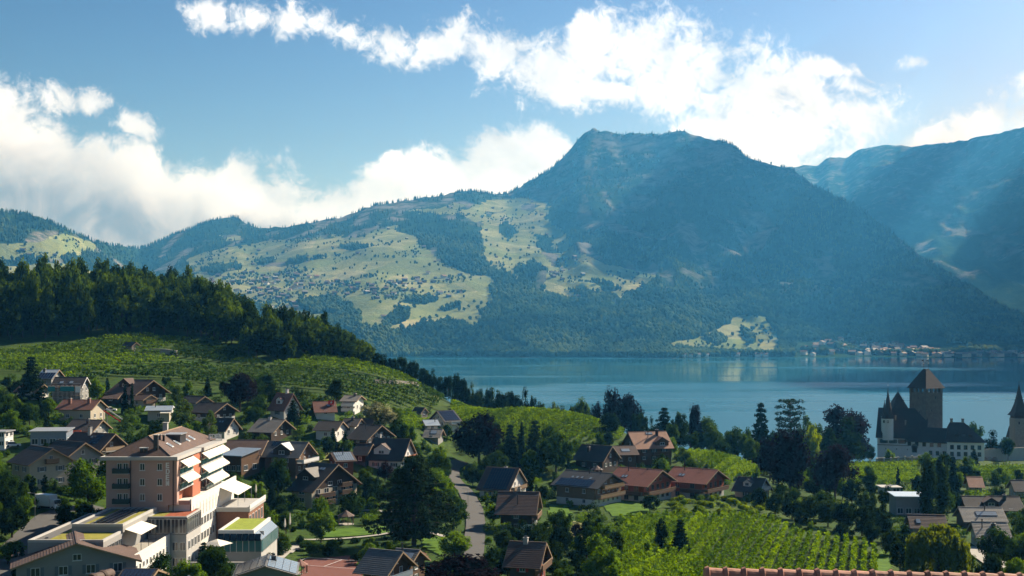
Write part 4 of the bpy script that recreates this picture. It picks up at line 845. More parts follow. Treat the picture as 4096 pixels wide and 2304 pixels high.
# restaurant terrace and big awning
m = HM(); m.box(-63.55, -56.2, 266, 283, 46.0, 46.6, 'concrete'); hb(m, 'terrace_deck')
m = HM(); m.box(-63.5, -56.6, 266.4, 282.6, 34, 46.0, 'brick'); hb(m, 'terrace_wall')
m = HM(); m.box(-56.4, -56.2, 266, 283, 46.603, 47.4, 'trim_white'); m.box(-63.5, -56.403, 266, 266.2, 46.603, 46.95, 'concrete'); hb(m, 'parapet')
for i in range(6):
    ya, yb = 270 + i * 2.35, 270 + (i + 1) * 2.35 - .06
    m = HM(); m.hexa([(-59.6, ya, 49.05), (-59.6, yb, 49.05), (-63.5, yb, 50.65), (-63.5, ya, 50.65), (-59.6, ya, 49.1), (-59.6, yb, 49.1), (-63.5, yb, 50.7), (-63.5, ya, 50.7)], 'awning_cream'); hb(m, 'awning')
for y in (270.2, 277, 284): m = HM(); m.bar((-59.7, y, 46.6), (-59.7, y, 49.05), 0.06, 'metal_grey'); hb(m, 'awning_post')
for i in range(5): put_window(hotel, (-56.6 + OX, 268 + i * 3.1 + OY, 42.6 - HB), 'right', 1.6, 2.4, 'trim_white', sill=False)
# low wings with planted roofs
def flat_roof(x0, x1, y0, y1, zt, zb, wallm, fill, name, pw=0.35, ph=0.45, parent=hotel):
    m = HM(); m.box(x0, x1, y0, y1, zb, zt, wallm); hb(m, name)
    m = HM(); m.box(x0, x1, y0, y0 + pw, zt, zt + ph, 'concrete'); m.box(x0, x1, y1 - pw, y1, zt + .002, zt + ph + .002, 'concrete'); m.box(x0, x0 + pw, y0 + pw, y1 - pw, zt, zt + ph, 'concrete'); m.box(x1 - pw, x1, y0 + pw, y1 - pw, zt, zt + ph, 'concrete'); hb(m, 'parapet')
    for (a0, a1, b0, b1, mt) in fill:
        m = HM(); m.box(a0, a1, b0, b1, zt + .01, zt + .16, mt); hb(m, 'planted_roof' if mt.startswith('sedum') else 'gravel_bed')
flat_roof(-83.2, -70.2, 213, 244, 48.5, 33, 'render_grey', [(-82.8, -80.3, 213.4, 243.5, 'gravel_roof'), (-80.3, -79.2, 213.4, 243.5, 'sedum_yellow'), (-79.2, -70.6, 213.4, 222.6, 'sedum_yellow')], 'wing_wall')
flat_roof(-79.1, -69.9, 222.8, 244, 49.7, 48.6, 'render_grey', [(-78.7, -77.6, 223.2, 243.6, 'gravel_roof'), (-77.6, -76.7, 223.2, 243.6, 'sedum_yellow'), (-72.0, -70.3, 223.2, 243.6, 'sedum_yellow')], 'wing_wall')
for i in range(4):
    for j in range(6):
        m = HM(); x0 = -76.5 + i * 1.1; y0_ = 224.6 + j * 3.1; m.hexa([(x0, y0_, 49.9), (x0 + 1.04, y0_, 50.15), (x0 + 1.04, y0_ + 3.04, 50.15), (x0, y0_ + 3.04, 49.9), (x0, y0_, 49.97), (x0 + 1.04, y0_, 50.22), (x0 + 1.04, y0_ + 3.04, 50.22), (x0, y0_ + 3.04, 49.97)], 'solar_cells'); hb(m, 'solar_panel')
flat_roof(-70.0, -62.4, 238, 249, 48.9, 45.8, 'window_glass', [(-69.6, -67.2, 238.4, 248.6, 'sedum_yellow'), (-67.2, -62.8, 238.4, 248.6, 'sedum_red')], 'wing_wall', .3, .3)
m = HM(); m.box(-69.9, -62.5, 238.05, 249, 33, 45.75, 'concrete')
hb(m, 'wing_wall')
for i in range(5): put_window(hotel, (-69.2 + i * 1.5 + OX, 238.0 + OY, 45.95 - HB), 'front', 1.4, 2.8, 'metal_grey', sill=False)
for i in range(6): put_window(hotel, (-62.4 + OX, 239.0 + i * 1.7 + OY, 45.95 - HB), 'right', 1.5, 2.8, 'metal_grey', sill=False)
for zf in (42.6, 39.6):
    for i in range(5): put_window(hotel, (-69.0 + i * 1.45 + OX, 238.05 + OY, zf - HB), 'front', 1.2, 1.7, 'metal_grey', sill=False)
    for i in range(4): put_window(hotel, (-62.5 + OX, 240.0 + i * 2.4 + OY, zf - HB), 'right', 1.5, 1.7, 'trim_white', sill=False)
m = HM(); m.box(-70.15, -65.6, 215, 237.9, 33, 44.9, 'render_white'); hb(m, 'wing_wall')
m = HM(); m.box(-65.8, -65.6, 215, 237.9, 44.903, 45.9, 'render_white'); m.box(-70.1, -65.803, 215, 215.2, 44.903, 45.9, 'render_white'); hb(m, 'parapet')
m = HM(); m.box(-70.1, -65.85, 215.25, 237.85, 44.905, 44.95, 'paving'); hb(m, 'terrace_floor')
for i in range(10): put_window(hotel, (-65.6 + OX, 216.6 + i * 2.1 + OY, 42.9 - HB), 'right', 0.9, 1.0, 'trim_white', sill=False)
for i in range(4): put_window(hotel, (-70.2 + OX, 216 + i * 2.0 + OY, 45.2 - HB), 'right', 1.7, 2.4, 'metal_grey', sill=False)
m = HM(); m.hexa([(-67.0, 224, 48.0), (-67.0, 234, 48.0), (-69.9, 234, 48.95), (-69.9, 224, 48.95), (-67.0, 224, 48.06), (-67.0, 234, 48.06), (-69.9, 234, 49.0), (-69.9, 224, 49.0)], 'awning_cream'); hb(m, 'awning')
for y in (224.3, 229, 233.7): m = HM(); m.bar((-67.1, y, 44.95), (-67.1, y, 48.0), 0.06, 'metal_dark'); hb(m, 'awning_post')
for (x, y) in ((-75, 262), (-75, 250), (-75, 276), (-74, 218), (-74, 232), (-66, 243), (-60, 272), (-60, 280), (-66, 225)): HOUSES.append((x, y, 0, 9 if x < -70 else 5.5, 7, 170, 428, 520, y))
HOUSES.append((-70, 262, 0, 14, 24, 165, 429, 545, 262)); HOUSES.append((-75, 228, 0, 11, 17, 100, 508, 575, 228))

# glass pool hall
ph_ = empty('pool_hall', (-54, 255, 41.2)); tag(ph_, 'glass-walled pool hall with a yellow-green planted roof beside the hotel', 'pool hall')
class PM(HM): off = (-54, 255, 41.2)
m = PM(); m.box(-58.3, -51.2, 246, 263, 44.6, 44.95, 'trim_white'); m.obj('roof_slab', ph_)
m = PM(); m.box(-57.6, -51.9, 246.7, 262.3, 44.953, 45.15, 'sedum_green'); m.obj('planted_roof', ph_)
m = PM(); m.box(-58.3, -51.2, 246, 246.5, 44.953, 45.3, 'trim_white'); m.box(-58.3, -57.8, 246.5, 263, 44.953, 45.3, 'trim_white'); m.box(-51.7, -51.2, 246.5, 263, 44.953, 45.3, 'trim_white'); m.obj('parapet', ph_)
for i in range(14):
    ya = 246 + i * 17 / 14; yb = ya + 17 / 14 - 0.1
    m = PM(); m.hexa([(-49.7, ya, 43.3), (-49.7, yb, 43.3), (-51.1, yb, 44.6), (-51.1, ya, 44.6), (-49.7, ya, 43.36), (-49.7, yb, 43.36), (-51.1, yb, 44.66), (-51.1, ya, 44.66)], 'solar_pale'); m.obj('roof_pane', ph_)
    m = PM(); m.box(-49.72, -49.66, ya, yb, 41.0, 43.2, 'teal_glass'); m.obj('wall_pane', ph_)
    m = PM(); m.box(-49.78, -49.6, yb, yb + 0.1, 40.8, 43.3, 'trim_white'); m.obj('mullion', ph_)
for i in range(7):
    xa = -58.3 + i * 8.6 / 7; m = PM(); m.box(xa, xa + 1.12, 246.02, 246.08, 41.0, 43.2, 'teal_glass'); m.obj('wall_pane', ph_)
    m = PM(); m.box(xa + 1.12, xa + 1.22, 245.98, 246.12, 40.8, 44.55, 'trim_white'); m.obj('mullion', ph_)
    m = PM(); m.hexa([(xa, 245.2, 43.3), (xa + 1.12, 245.2, 43.3), (xa + 1.12, 246.0, 44.55), (xa, 246.0, 44.55), (xa, 245.2, 43.36), (xa + 1.12, 245.2, 43.36), (xa + 1.12, 246.0, 44.6), (xa, 246.0, 44.6)], 'window_glass'); m.obj('roof_pane', ph_)
m = PM(); m.box(-58.2, -49.8, 246.2, 262.8, 33, 41.0, 'concrete'); m.obj('base_wall', ph_)
m = PM(); m.box(-58.0, -50.0, 250.0, 250.2, 41.0, 44.5, 'concrete'); m.box(-58.2, -58.0, 246.3, 262.5, 41.0, 44.6, 'concrete'); m.obj('inner_wall', ph_)
HOUSES.append((-54, 255, 0, 6, 10, 245, 515, 549, 255))

# terrace wall with steps below the pool, cream parasol, pergola
m = MB(); m.box(-7, 9, -0.3, 0.3, -4, 3.4, 'concrete'); tag(m.obj('retaining_wall', None, (-60.0, 240.5, 36.6)), 'grey concrete retaining wall below the glass pool hall', 'wall')
def parasol(label, u, v, Y, r, n, open_=True, canopy='awning_cream', sh=2.4):
    p = at(u, v, Y); o = empty('parasol', (p.x, p.y, p.z - sh)); tag(o, label, 'parasol')
    m = MB(); m.bar((0, 0, -1.5), (0, 0, sh), 0.045, 'trim_wood'); m.obj('pole', o)
    m = MB()
    if open_: m.lathe([(r, sh - r * .32), (r * .5, sh - r * .14), (0.03, sh)], 0, 0, n, canopy, R(22))
    else: m.lathe([(0.10, 0.5), (0.22, 0.9), (0.16, 1.8), (0.03, sh)], 0, 0, 6, canopy)
    m.obj('canopy', o); return o
parasol('large open cream parasol below the pool hall', 217, 539, 236, 3.0, 4)
parasol('closed cream parasol at the end of the restaurant terrace', 256, 484, 283, 1, 6, False)
parasol('closed cream parasol beside the pool garden path', 225.5, 552, 232, 1, 6, False)
parasol('taller closed parasol on the lawn behind the pool hall', 290, 512, 262, 1, 6, False, sh=3.2)
parasol('shorter closed parasol on the lawn behind the pool hall', 285, 518, 258, 1, 6, False)
pg = empty('pergola', (-57.5, 222, 40.2)); tag(pg, 'white slatted pergola roof at the foot of the hotel wing', 'pergola')
for i in range(14): mobj('slat', boxm('slat', -2.6, 2.6, -0.09, 0.09, 0, 0.06, 'paint_white'), pg, (0, -3 + i * 0.46, 0.2))
for sx in (-2.4, 2.4):
    m = MB(); m.box(sx - .07, sx + .07, -3.2, 3.3, 0, 0.19, 'paint_white'); m.obj('beam', pg)
    for yy in (-3, 3): m = MB(); m.bar((sx, yy, -4.5), (sx, yy, 0), 0.07, 'paint_white'); m.obj('post', pg)

# flat-roofed houses
def flat_house(label, u0, u1, vt, vb, dep, wallm, roofm='metal_grey', lean=0.0, nwin=4, glass='window_glass', ang=0, cat='house', name='flat_house', nfl=1):
    g = ray_ground((u0 + u1) / 2, vb); k = g.y / F; w = (u1 - u0) * k; h = (vb - vt) * k
    o = empty(name, g, R(ang)); tag(o, label, cat)
    m = MB(); m.box(-w / 2, w / 2, -dep / 2, dep / 2, -4, h - 0.25, wallm); m.obj('wall', o)
    m = MB(); e = .5; m.hexa([(-w / 2 - e, -dep / 2 - e, h - .25), (w / 2 + e, -dep / 2 - e, h - .25), (w / 2 + e, dep / 2 + e, h - .25 + lean), (-w / 2 - e, dep / 2 + e, h - .25 + lean), (-w / 2 - e, -dep / 2 - e, h), (w / 2 + e, -dep / 2 - e, h), (w / 2 + e, dep / 2 + e, h + lean), (-w / 2 - e, dep / 2 + e, h + lean)], roofm); m.obj('roof', o)
    if lean: m = MB(); m.poly([(w / 2 - .001, -dep / 2, h - .3), (w / 2 - .001, dep / 2, h - .3), (w / 2 - .001, dep / 2, h - .3 + lean)], wallm); m.poly([(-w / 2, dep / 2, h - .3), (-w / 2, -dep / 2, h - .3), (-w / 2, dep / 2, h - .3 + lean)], wallm); m.obj('gable', o)
    for f in range(nfl):
        for i in range(nwin): put_window(o, (-w / 2 + w * (i + .5) / nwin, -dep / 2, h * f / nfl + 0.8), 'front', min(2.2, w / nwin * .7), min(1.6, h / nfl * .55), 'trim_white', glass)
        for i in range(2): put_window(o, (w / 2, -dep / 2 + dep * (i + .5) / 2, h * f / nfl + 0.8), 'right', min(2.0, dep * .3), min(1.6, h / nfl * .55), 'trim_white', glass)
    HOUSES.append((g.x, g.y, R(ang), w / 2 + .6, dep / 2 + .6, (u0 + u1) / 2, vt, vb, g.y)); return o
flat_house('brown house with a sloping pale panel roof and white window band behind the hotel', 228, 252, 455, 473, 9, 'timber_brown', 'solar_pale', 1.4, 4, ang=-22)
flat_house('pale blue-grey modern house with a flat roof beside the orange tarpaulin', 35, 69, 430, 446, 9, 'solar_pale', 'metal_grey', .3, 4, ang=8)
flat_house('dark flat-roofed building under the poplars', 893, 925, 494, 514, 10, 'render_grey', 'metal_sheet', 0, 4, ang=-6)
flat_house('pale grey garage block at the foot of the castle vines', 880, 898, 486, 493, 6, 'concrete', 'concrete', 0, 2)
flat_house('white stair tower with glazed front at the edge of the village', -3, 9, 431, 448, 6, 'render_white', 'metal_grey', 0, 2, nfl=2)
flat_house('small white roofed parking deck below the castle trees', 778, 800, 455, 459.5, 9, 'concrete', 'trim_white', 0, 3)
# orange tarpaulin, scaffolding, building-site barrier
g = ray_ground(77, 440); k = g.y / F
m = MB(); n = 9
P_ = [(-9 * k + i * 18 * k / (n - 1), 0.25 * math.sin(i * 2.1), 0) for i in range(n)]
for i in range(n - 1):
    a_, b2 = P_[i], P_[i + 1]; m.hexa([(a_[0], a_[1], 4.5 * k), (b2[0], b2[1], 4.5 * k), (b2[0], b2[1] + .05, 4.5 * k), (a_[0], a_[1] + .05, 4.5 * k), (a_[0], a_[1], 10 * k), (b2[0], b2[1], 10 * k + .1 * math.sin(i)), (b2[0], b2[1] + .05, 10 * k + .1 * math.sin(i)), (a_[0], a_[1] + .05, 10 * k)], 'tarp_orange')
for i in (0, n - 1): m.bar((P_[i][0], .03, -2), (P_[i][0], .03, 10 * k), .06, 'metal_grey')
tag(m.obj('tarpaulin', None, (g.x, g.y - 4, g.z)), 'bright orange safety tarpaulin stretched beside the modern house', 'tarpaulin')
g = ray_ground(71, 401); k = g.y / F; sc_ = empty('scaffolding', (g.x, g.y - 6.4, g.z)); tag(sc_, 'grey tube scaffolding with teal netting in front of the dark-roofed house', 'scaffolding')
for i in range(8):
    x = (-16 + i * 32 / 7) * k
    m = MB(); m.bar((x, 0, -2), (x, 0, 16 * k), .07, 'metal_grey'); m.bar((x, 1.1, -2), (x, 1.1, 16 * k), .07, 'metal_grey'); m.obj('pole', sc_)
for j in range(4):
    z = (1 + j * 4.6) * k; m = MB(); m.box(-16 * k, 16 * k, 0, 1.1, z, z + .07, 'timber_larch'); m.obj('deck', sc_); m = MB(); m.bar((-16 * k, 0, z + 1), (16 * k, 0, z + 1), .05, 'metal_grey'); m.obj('guard_rail', sc_)
for (a0, a1) in ((-16, -9), (-4, 10)):
    m = MB(); m.box(a0 * k, a1 * k, -.12, -.07, 10 * k, 15 * k, 'tarp_teal'); m.obj('netting', sc_)
m = MB(); m.box(11 * k, 16 * k, -.12, -.07, 9 * k, 15 * k, 'paint_white'); m.obj('banner', sc_)
g = ray_ground(115, 432); br = empty('building_site_crane', g); tag(br, 'red and white builders hoist leaning beside the dark roof', 'hoist')
m = MB(); m.bar((-3.5, 0, 6.5), (1.6, 0, 3.2), .22, 'paint_red'); m.bar((-2.6, 0, 7.2), (2.2, 0, 3.9), .16, 'paint_white'); m.obj('boom', br)
m = MB(); m.bar((-2.4, 0, -1), (-2.4, 0, 6), .12, 'metal_grey'); m.bar((-3.4, 0, -1), (-3.4, 0, 6), .12, 'metal_grey'); m.bar((-3.4, 0, 1), (-2.4, 0, 4), .08, 'metal_grey'); m.obj('mast', br)
# box truck
g = ray_ground(47, 510); tr = empty('box_truck', (g.x, g.y, g.z + .15), R(-28)); tag(tr, 'white box truck parked on the drive beside the hotel', 'truck')
m = MB(); m.box(-2.6, 2.0, -1.15, 1.15, .75, 3.3, 'paint_white'); m.obj('cargo_box', tr)
m = MB(); m.box(-2.62, -2.601, -1.1, 1.1, .8, 3.2, 'metal_grey'); m.obj('rear_door', tr)
m = MB(); m.hexa([(2.1, -1.05, .45), (3.8, -1.05, .45), (3.8, 1.05, .45), (2.1, 1.05, .45), (2.1, -1.0, 2.3), (3.2, -1.0, 2.3), (3.2, 1.0, 2.3), (2.1, 1.0, 2.3)], 'paint_white'); cb = m.obj('cab', tr)
m = MB(); m.hexa([(3.31, -.9, 1.4), (3.62, -.9, 1.4), (3.62, .9, 1.4), (3.31, .9, 1.4), (3.22, -.9, 2.2), (3.27, -.9, 2.2), (3.27, .9, 2.2), (3.22, .9, 2.2)], 'window_glass'); m.obj('windscreen', cb)
m = MB(); m.box(-2.4, 3.6, -.9, .9, .35, .7, 'rubber_black'); m.obj('chassis', tr)
for sx in (-1.6, 2.9):
    for sy in (-1, 1):
        m = MB(); m.bar((0, -.14, 0), (0, .14, 0), .42, 'rubber_black', 14); m.bar((0, -.15, 0), (0, .15, 0), .2, 'metal_grey', 10); m.obj('wheel', tr, (sx, sy * .98, .42))
# flagpole with the Swiss flag
g = ray_ground(334.5, 420); fp = empty('flagpole', g); tag(fp, 'white flagpole flying a red flag with a white cross', 'flagpole'); k = g.y / F
m = MB(); m.bar((0, 0, -1), (0, 0, 19 * k), .09, 'paint_white', 6, .05); m.obj('pole', fp)
fl_ = MB(); W_ = 3.2 * k * 2
for i in range(6):
    a0, a1 = -i * W_ / 6, -(i + 1) * W_ / 6; y0_, y1_ = .12 * math.sin(i * 1.1), .12 * math.sin((i + 1) * 1.1); s0, s1 = -.03 * i, -.03 * (i + 1)
    fl_.hexa([(a1, y1_, 14 * k + s1), (a0, y0_, 14 * k + s0), (a0, y0_ + .02, 14 * k + s0), (a1, y1_ + .02, 14 * k + s1), (a1, y1_, 18.6 * k + s1), (a0, y0_, 18.6 * k + s0), (a0, y0_ + .02, 18.6 * k + s0), (a1, y1_ + .02, 18.6 * k + s1)], 'paint_red')
flo = fl_.obj('flag', fp)
m = MB(); c = -W_ / 2; zc = 16.3 * k; r = .95 * k; t = .3 * k * 1.1; m.box(c - r, c + r, -.20, .20, zc - t, zc + t, 'paint_white'); m.box(c - t, c + t, -.205, .205, zc - r, zc + r, 'paint_white'); m.obj('cross', flo)
# gazebos
def gazebo(label, u, vt, vb, wpx, tm):
    g = ray_ground(u, vb); k = g.y / F; o = empty('gazebo', g); tag(o, label, 'gazebo'); r = wpx * k / 2; h = (vb - vt) * k; he_ = h - r * .62
    m = MB(); m.lathe([(r, he_), (r * .55, he_ + r * .26), (.05, h)], 0, 0, 8, tm, R(22.5)); m.obj('roof', o)
    for i in range(8):
        q = R(22.5 + 45 * i); m = MB(); m.bar((r * .85 * math.cos(q), r * .85 * math.sin(q), -1), (r * .85 * math.cos(q), r * .85 * math.sin(q), he_ + .05), .09, 'trim_wood'); m.obj('post', o)
    m = MB(); m.lathe([(r * .9, -1), (r * .9, .15)], 0, 0, 8, 'paving', R(22.5)); m.obj('floor', o); HOUSES.append((g.x, g.y, 0, r + 1, r + 1, u, vt, vb, g.y))
gazebo('octagonal garden gazebo with a grey-brown shingle roof', 346, 510.5, 525, 18, 'tile_brown')
gazebo('round gazebo with a rust-red roof beside the clay court', 300, 559.5, 574, 17, 'tile_rust')
gazebo('small pointed pavilion roof behind the black-roofed chalet', 597, 465.5, 477, 13, 'tile_brown')

# ------------------------------------------------------------------ castle
CY = 600.0; kc = CY / F; cx0 = Xu(930, CY); cb_ = 22.0
castle = empty('castle', (cx0, CY, cb_), R(-18.4)); tag(castle, 'white-walled castle with a massive stone keep and pointed dark roofs above the lake', 'castle')
def CX(u): return (u - 930) * kc * .95
def CZ(v, Y=CY): return EYE - (v - HOR) * Y / F - cb_
# keep, set corner-on
s2 = 10.9 / 2
kp = empty('keep', (CX(926), 8, 0), R(45)); kp.parent = castle
m = MB(); ztop = CZ(388.5)
m.box(-s2, s2, -s2, s2, -4, ztop - 2.2, 'castle_stone'); 
for sx in (-1, 1):
    for sy in (-1, 1): m.box(min(sx * s2, sx * (s2 - 1.6)), max(sx * s2, sx * (s2 - 1.6)), min(sy * s2, sy * (s2 - 1.6)), max(sy * s2, sy * (s2 - 1.6)), ztop - 2.2, ztop - .1, 'castle_stone')
for q in (-1.4, 1.4):
    for sg_ in (-1, 1):
        m.box(q - .6, q + .6, min(sg_ * s2, sg_ * (s2 - .9)), max(sg_ * s2, sg_ * (s2 - .9)), ztop - 2.2, ztop - .1, 'castle_stone'); m.box(min(sg_ * s2, sg_ * (s2 - .9)), max(sg_ * s2, sg_ * (s2 - .9)), q - .6, q + .6, ztop - 2.2, ztop - .1, 'castle_stone')
m.obj('wall', kp)
m = MB(); e = s2 + .9; zr = CZ(369.5); hip(m, -e, e, -e, e, ztop - .1, -.9, .9, -.9, .9, zr, 'tile_castle', 24); m.poly([(-.9, -.9, zr), (.9, -.9, zr), (.9, .9, zr), (-.9, .9, zr)], 'tile_castle'); m.poly([(-e, e, ztop - .1), (e, e, ztop - .1), (e, -e, ztop - .1), (-e, -e, ztop - .1)], 'timber_dark'); m.obj('roof', kp)
for sx in (-.8, .8):
    m = MB(); m.bar((sx, -sx, zr), (sx, -sx, CZ(359.5)), .09, 'metal_dark'); m.lathe([(.05, zr + 2.6), (.28, zr + 2.85), (.05, zr + 3.1)], sx, -sx, 8, 'metal_grey'); m.box(sx - 1.2, sx, -sx - .03, -sx + .03, CZ(361.5), CZ(360.3), 'metal_dark'); m.obj('finial', kp)
for (side, zz_) in (('front', CZ(399.5)), ('right', CZ(399.5))):
    f = side_pts(side, s2, s2)(0.6); put_window(kp, (f[0], f[1], zz_), side if side == 'front' else 'right', .9, 1.4, 'castle_stone', sill=False)
for (side, zz_, a_) in (('left', CZ(399.5), 0.4), ('front', CZ(412), -1.8), ('left', CZ(414), 1.2)):
    f = side_pts(side, s2, s2)(a_); put_window(kp, (f[0], f[1], zz_), side, .6, 1.1, 'castle_stone', sill=False)
# the long old wing with its great roof
wg = empty('wing', (CX(903), 6, 0), R(-4)); wg.parent = castle
L2 = 23 * kc; zE = CZ(435.5); zR = CZ(409.5); hd = 11.5
m = MB(); m.poly([(-L2, -hd, -5), (L2, -hd, -5), (L2, -hd, zE), (-L2, -hd, zE)], 'castle_white'); m.poly([(L2, hd, -5), (-L2, hd, -5), (-L2, hd, zE), (L2, hd, zE)], 'castle_white')
for sx in (-1, 1):
    q = [(sx * L2, -hd, -5), (sx * L2, hd, -5), (sx * L2, hd, zE), (sx * L2, 0, zR - .1), (sx * L2, -hd, zE)]; m.poly(q if sx > 0 else q[::-1], 'castle_white')
m.box(-L2 - .05, L2 + .05, -hd - .12, -hd, CZ(445.6), CZ(444.8), 'stone_wall'); m.obj('wall', wg)
roof_mesh(2 * L2 + 1.4, hd, 1.2, zR + .1, (zR - zE) / hd, 'tile_castle').obj('roof', wg)
for i in range(4): put_window(wg, (-L2 + 3.0 + i * 4.3, -hd, CZ(443.2)), 'front', 2.6, 1.8, 'timber_dark', shutter='shutter_green')
for i in range(2): put_window(wg, (L2 - 4.2 + i * 2.4, -hd, CZ(441.8)), 'front', 1.1, 2.0, 'timber_dark')
for i in range(3): put_window(wg, (-L2 + 4 + i * 5, -hd, CZ(449.6)), 'front', .5, .6, 'stone_wall', sill=False)
for (x, t) in ((-3.2, .45), (-6.8, .68), (1.6, .62)):
    m = MB(); y = -hd * t; z = zR - (zR - zE) * t; m.box(x - .35, x + .35, y - .1, y + 1.4, z - .2, z + 2.4, 'stone_wall'); m.obj('dormer', wg)
# round stair turret, slim spirelets and the pyramid tower
def spire(name, u, v_tip, v_eave, v_base, wpx, yo, nsd=12, flare=1.25, wallm='castle_white', fin=4.0, parent=castle):
    o = empty(name, (CX(u), yo, 0)); o.parent = parent; r = wpx * kc / 2; zt, ze, zb_ = CZ(v_tip), CZ(v_eave), CZ(v_base); H_ = zt - ze
    m = MB(); m.lathe([(r, zb_), (r, ze + .1)], 0, 0, nsd, wallm, R(45) if nsd == 4 else 0); m.obj('wall', o)
    m = MB(); m.lathe([(r * flare, ze), (r * .86, ze + H_ * .16), (r * .48, ze + H_ * .48), (r * .17, ze + H_ * .82), (.06, zt)], 0, 0, nsd, 'tile_castle', R(45) if nsd == 4 else 0); m.obj('roof', o)
    m = MB(); m.bar((0, 0, zt - .3), (0, 0, zt + fin), .06, 'metal_dark'); m.lathe([(.04, zt + fin * .4), (.22, zt + fin * .4 + .2), (.04, zt + fin * .4 + .4)], 0, 0, 8, 'metal_grey'); m.obj('finial', o); return o
t1 = spire('stair_turret', 888, 388.5, 418.5, 440, 10.5, -6, 12, 1.28, fin=3.6)
for q in (-2, 0): put_window(t1, (q * .9, -2.45, CZ(422.5)), 'front', .8, 1.2, 'timber_dark')
spire('spirelet', 884.2, 401, 417, 436, 6.0, -3, 8, 1.3, fin=1)
o = empty('pyramid_tower', (CX(897), 16, 0), R(20)); o.parent = castle
m = MB(); q = 7.6 * kc; m.box(-q, q, -q, q, -4, CZ(412), 'castle_white'); m.obj('wall', o); m = MB(); hip(m, -q - .6, q + .6, -q - .6, q + .6, CZ(412), -.1, .1, -.1, .1, CZ(393.5), 'tile_castle', 20); m.obj('roof', o); m = MB(); m.bar((0, 0, CZ(394)), (0, 0, CZ(388.5)), .08, 'metal_dark'); m.obj('finial', o)
spire('spirelet', 903.2, 400.5, 409, 415, 2.2, 14, 8, 1.3, fin=.6); spire('spirelet', 910.5, 398.5, 410, 418, 1.6, 20, 8, 1.3, fin=1.6)
# entrance link and the hipped residence
lk_ = empty('gate_wing', (CX(929), -3, 0), R(-14)); lk_.parent = castle; L3 = 19.5 * kc
m = MB(); m.box(-L3, L3, -5, 6, -6, CZ(438.3), 'castle_white'); m.obj('wall', lk_)
roof_mesh(2 * L3 + 1, 5.5, 1.2, CZ(427), (CZ(427) - CZ(438.3)) / 5.5, 'tile_castle').obj('roof', lk_)
for i in range(5): put_window(lk_, (-L3 + 1.4 + i * 3.5, -5, CZ(445.0)), 'front', 1.6, 2.0, 'timber_dark')
for i in range(3): put_window(lk_, (L3 - 7.5 + i * 3.2, -5, CZ(453.2)), 'front', 1.6, 2.0, 'timber_dark')
m = MB(); dx = -L3 + 3.9
m.lathe([(1.5, 0), (1.5, .3)], 0, 0, 16, 'stone_wall'); d_ = m.obj('door_arch', lk_, (dx, -4.95, CZ(446.2))); d_.rotation_euler = (R(90), 0, 0)
m = MB(); m.box(-1.15, 1.15, -.36, -.05, -2.6, .5, 'timber_dark'); m.obj('door', lk_, (dx, -5, CZ(446.2)))
rs = empty('residence', (CX(963), -4, 0), R(5)); rs.parent = castle; L4 = 17.2 * kc; d4 = 8.0; zE4 = CZ(439.3)
m = MB(); m.box(-L4, L4, -d4, d4, -8, zE4, 'castle_white'); m.obj('wall', rs)
m = MB(); hip(m, -L4 - 1.1, L4 + 1.1, -d4 - 1.1, d4 + 1.1, zE4, -L4 * .75, L4 * .02, -.2, .2, CZ(421), 'tile_castle', 22); m.poly([(-L4 - 1.1, d4 + 1.1, zE4), (L4 + 1.1, d4 + 1.1, zE4), (L4 + 1.1, -d4 - 1.1, zE4), (-L4 - 1.1, -d4 - 1.1, zE4)], 'timber_dark'); m.obj('roof', rs)
for x in (-L4 * .66, L4 * -.05): m = MB(); m.box(x - .55, x + .55, -.55, .55, CZ(424), CZ(418), 'stone_wall'); m.box(x - .7, x + .7, -.7, .7, CZ(418) + .003, CZ(417.4), 'timber_dark'); m.obj('chimney', rs)
for i in range(3):
    x = -L4 * .45 + i * 3.0; d2_ = empty('dormer', (x, -d4 * .55, CZ(434.5))); d2_.parent = rs
    m = MB(); m.box(-.95, .95, -2.2, 2.0, -2.2, 1.2, 'timber_dark'); m.obj('wall', d2_); m = MB(); m.lathe([(1.6, 1.2), (.1, 2.2)], 0, -.8, 4, 'tile_castle', R(45)); m.obj('roof', d2_)
for j, vv in enumerate((446.2, 452.8)):
    for i in range(5): put_window(rs, (-L4 + 2.2 + i * 3.05, -d4, CZ(vv)), 'front', 1.6, 2.0, 'timber_dark')
    for i in range(3): put_window(rs, (L4, -d4 + 3 + i * 4, CZ(vv)), 'right', 1.3, 2.0, 'timber_dark', shutter='shutter_green')
HOUSES.append((cx0 - 3, CY, 0, 30, 16, 930, 388, 458, CY))
# terrace walls round the castle
def wall_line(label, pts, h, t, mt, cap=None, name='retaining_wall', cat='wall', below=4.0):
    P_ = [Vector(p) for p in pts]; o = P_[0].copy(); m = MB()
    for a_, b2 in zip(P_[:-1], P_[1:]):
        d = (b2 - a_); d.z = 0; n = Vector((-d.y, d.x, 0)).normalized() * t / 2; A, B = a_ - o, b2 - o
        m.hexa([A - n - Vector((0, 0, below)), B - n - Vector((0, 0, below)), B + n - Vector((0, 0, below)), A + n - Vector((0, 0, below)), A - n + Vector((0, 0, h)), B - n + Vector((0, 0, h)), B + n + Vector((0, 0, h)), A + n + Vector((0, 0, h))], mt)
        if cap: n2 = n * 1.35; m.hexa([A - n2 + Vector((0, 0, h + .003)), B - n2 + Vector((0, 0, h + .003)), B + n2 + Vector((0, 0, h + .003)), A + n2 + Vector((0, 0, h + .003)), A - n2 + Vector((0, 0, h + .15)), B - n2 + Vector((0, 0, h + .15)), B + n2 + Vector((0, 0, h + .15)), A + n2 + Vector((0, 0, h + .15))], cap)
    return tag(m.obj(name, None, o), label, cat)
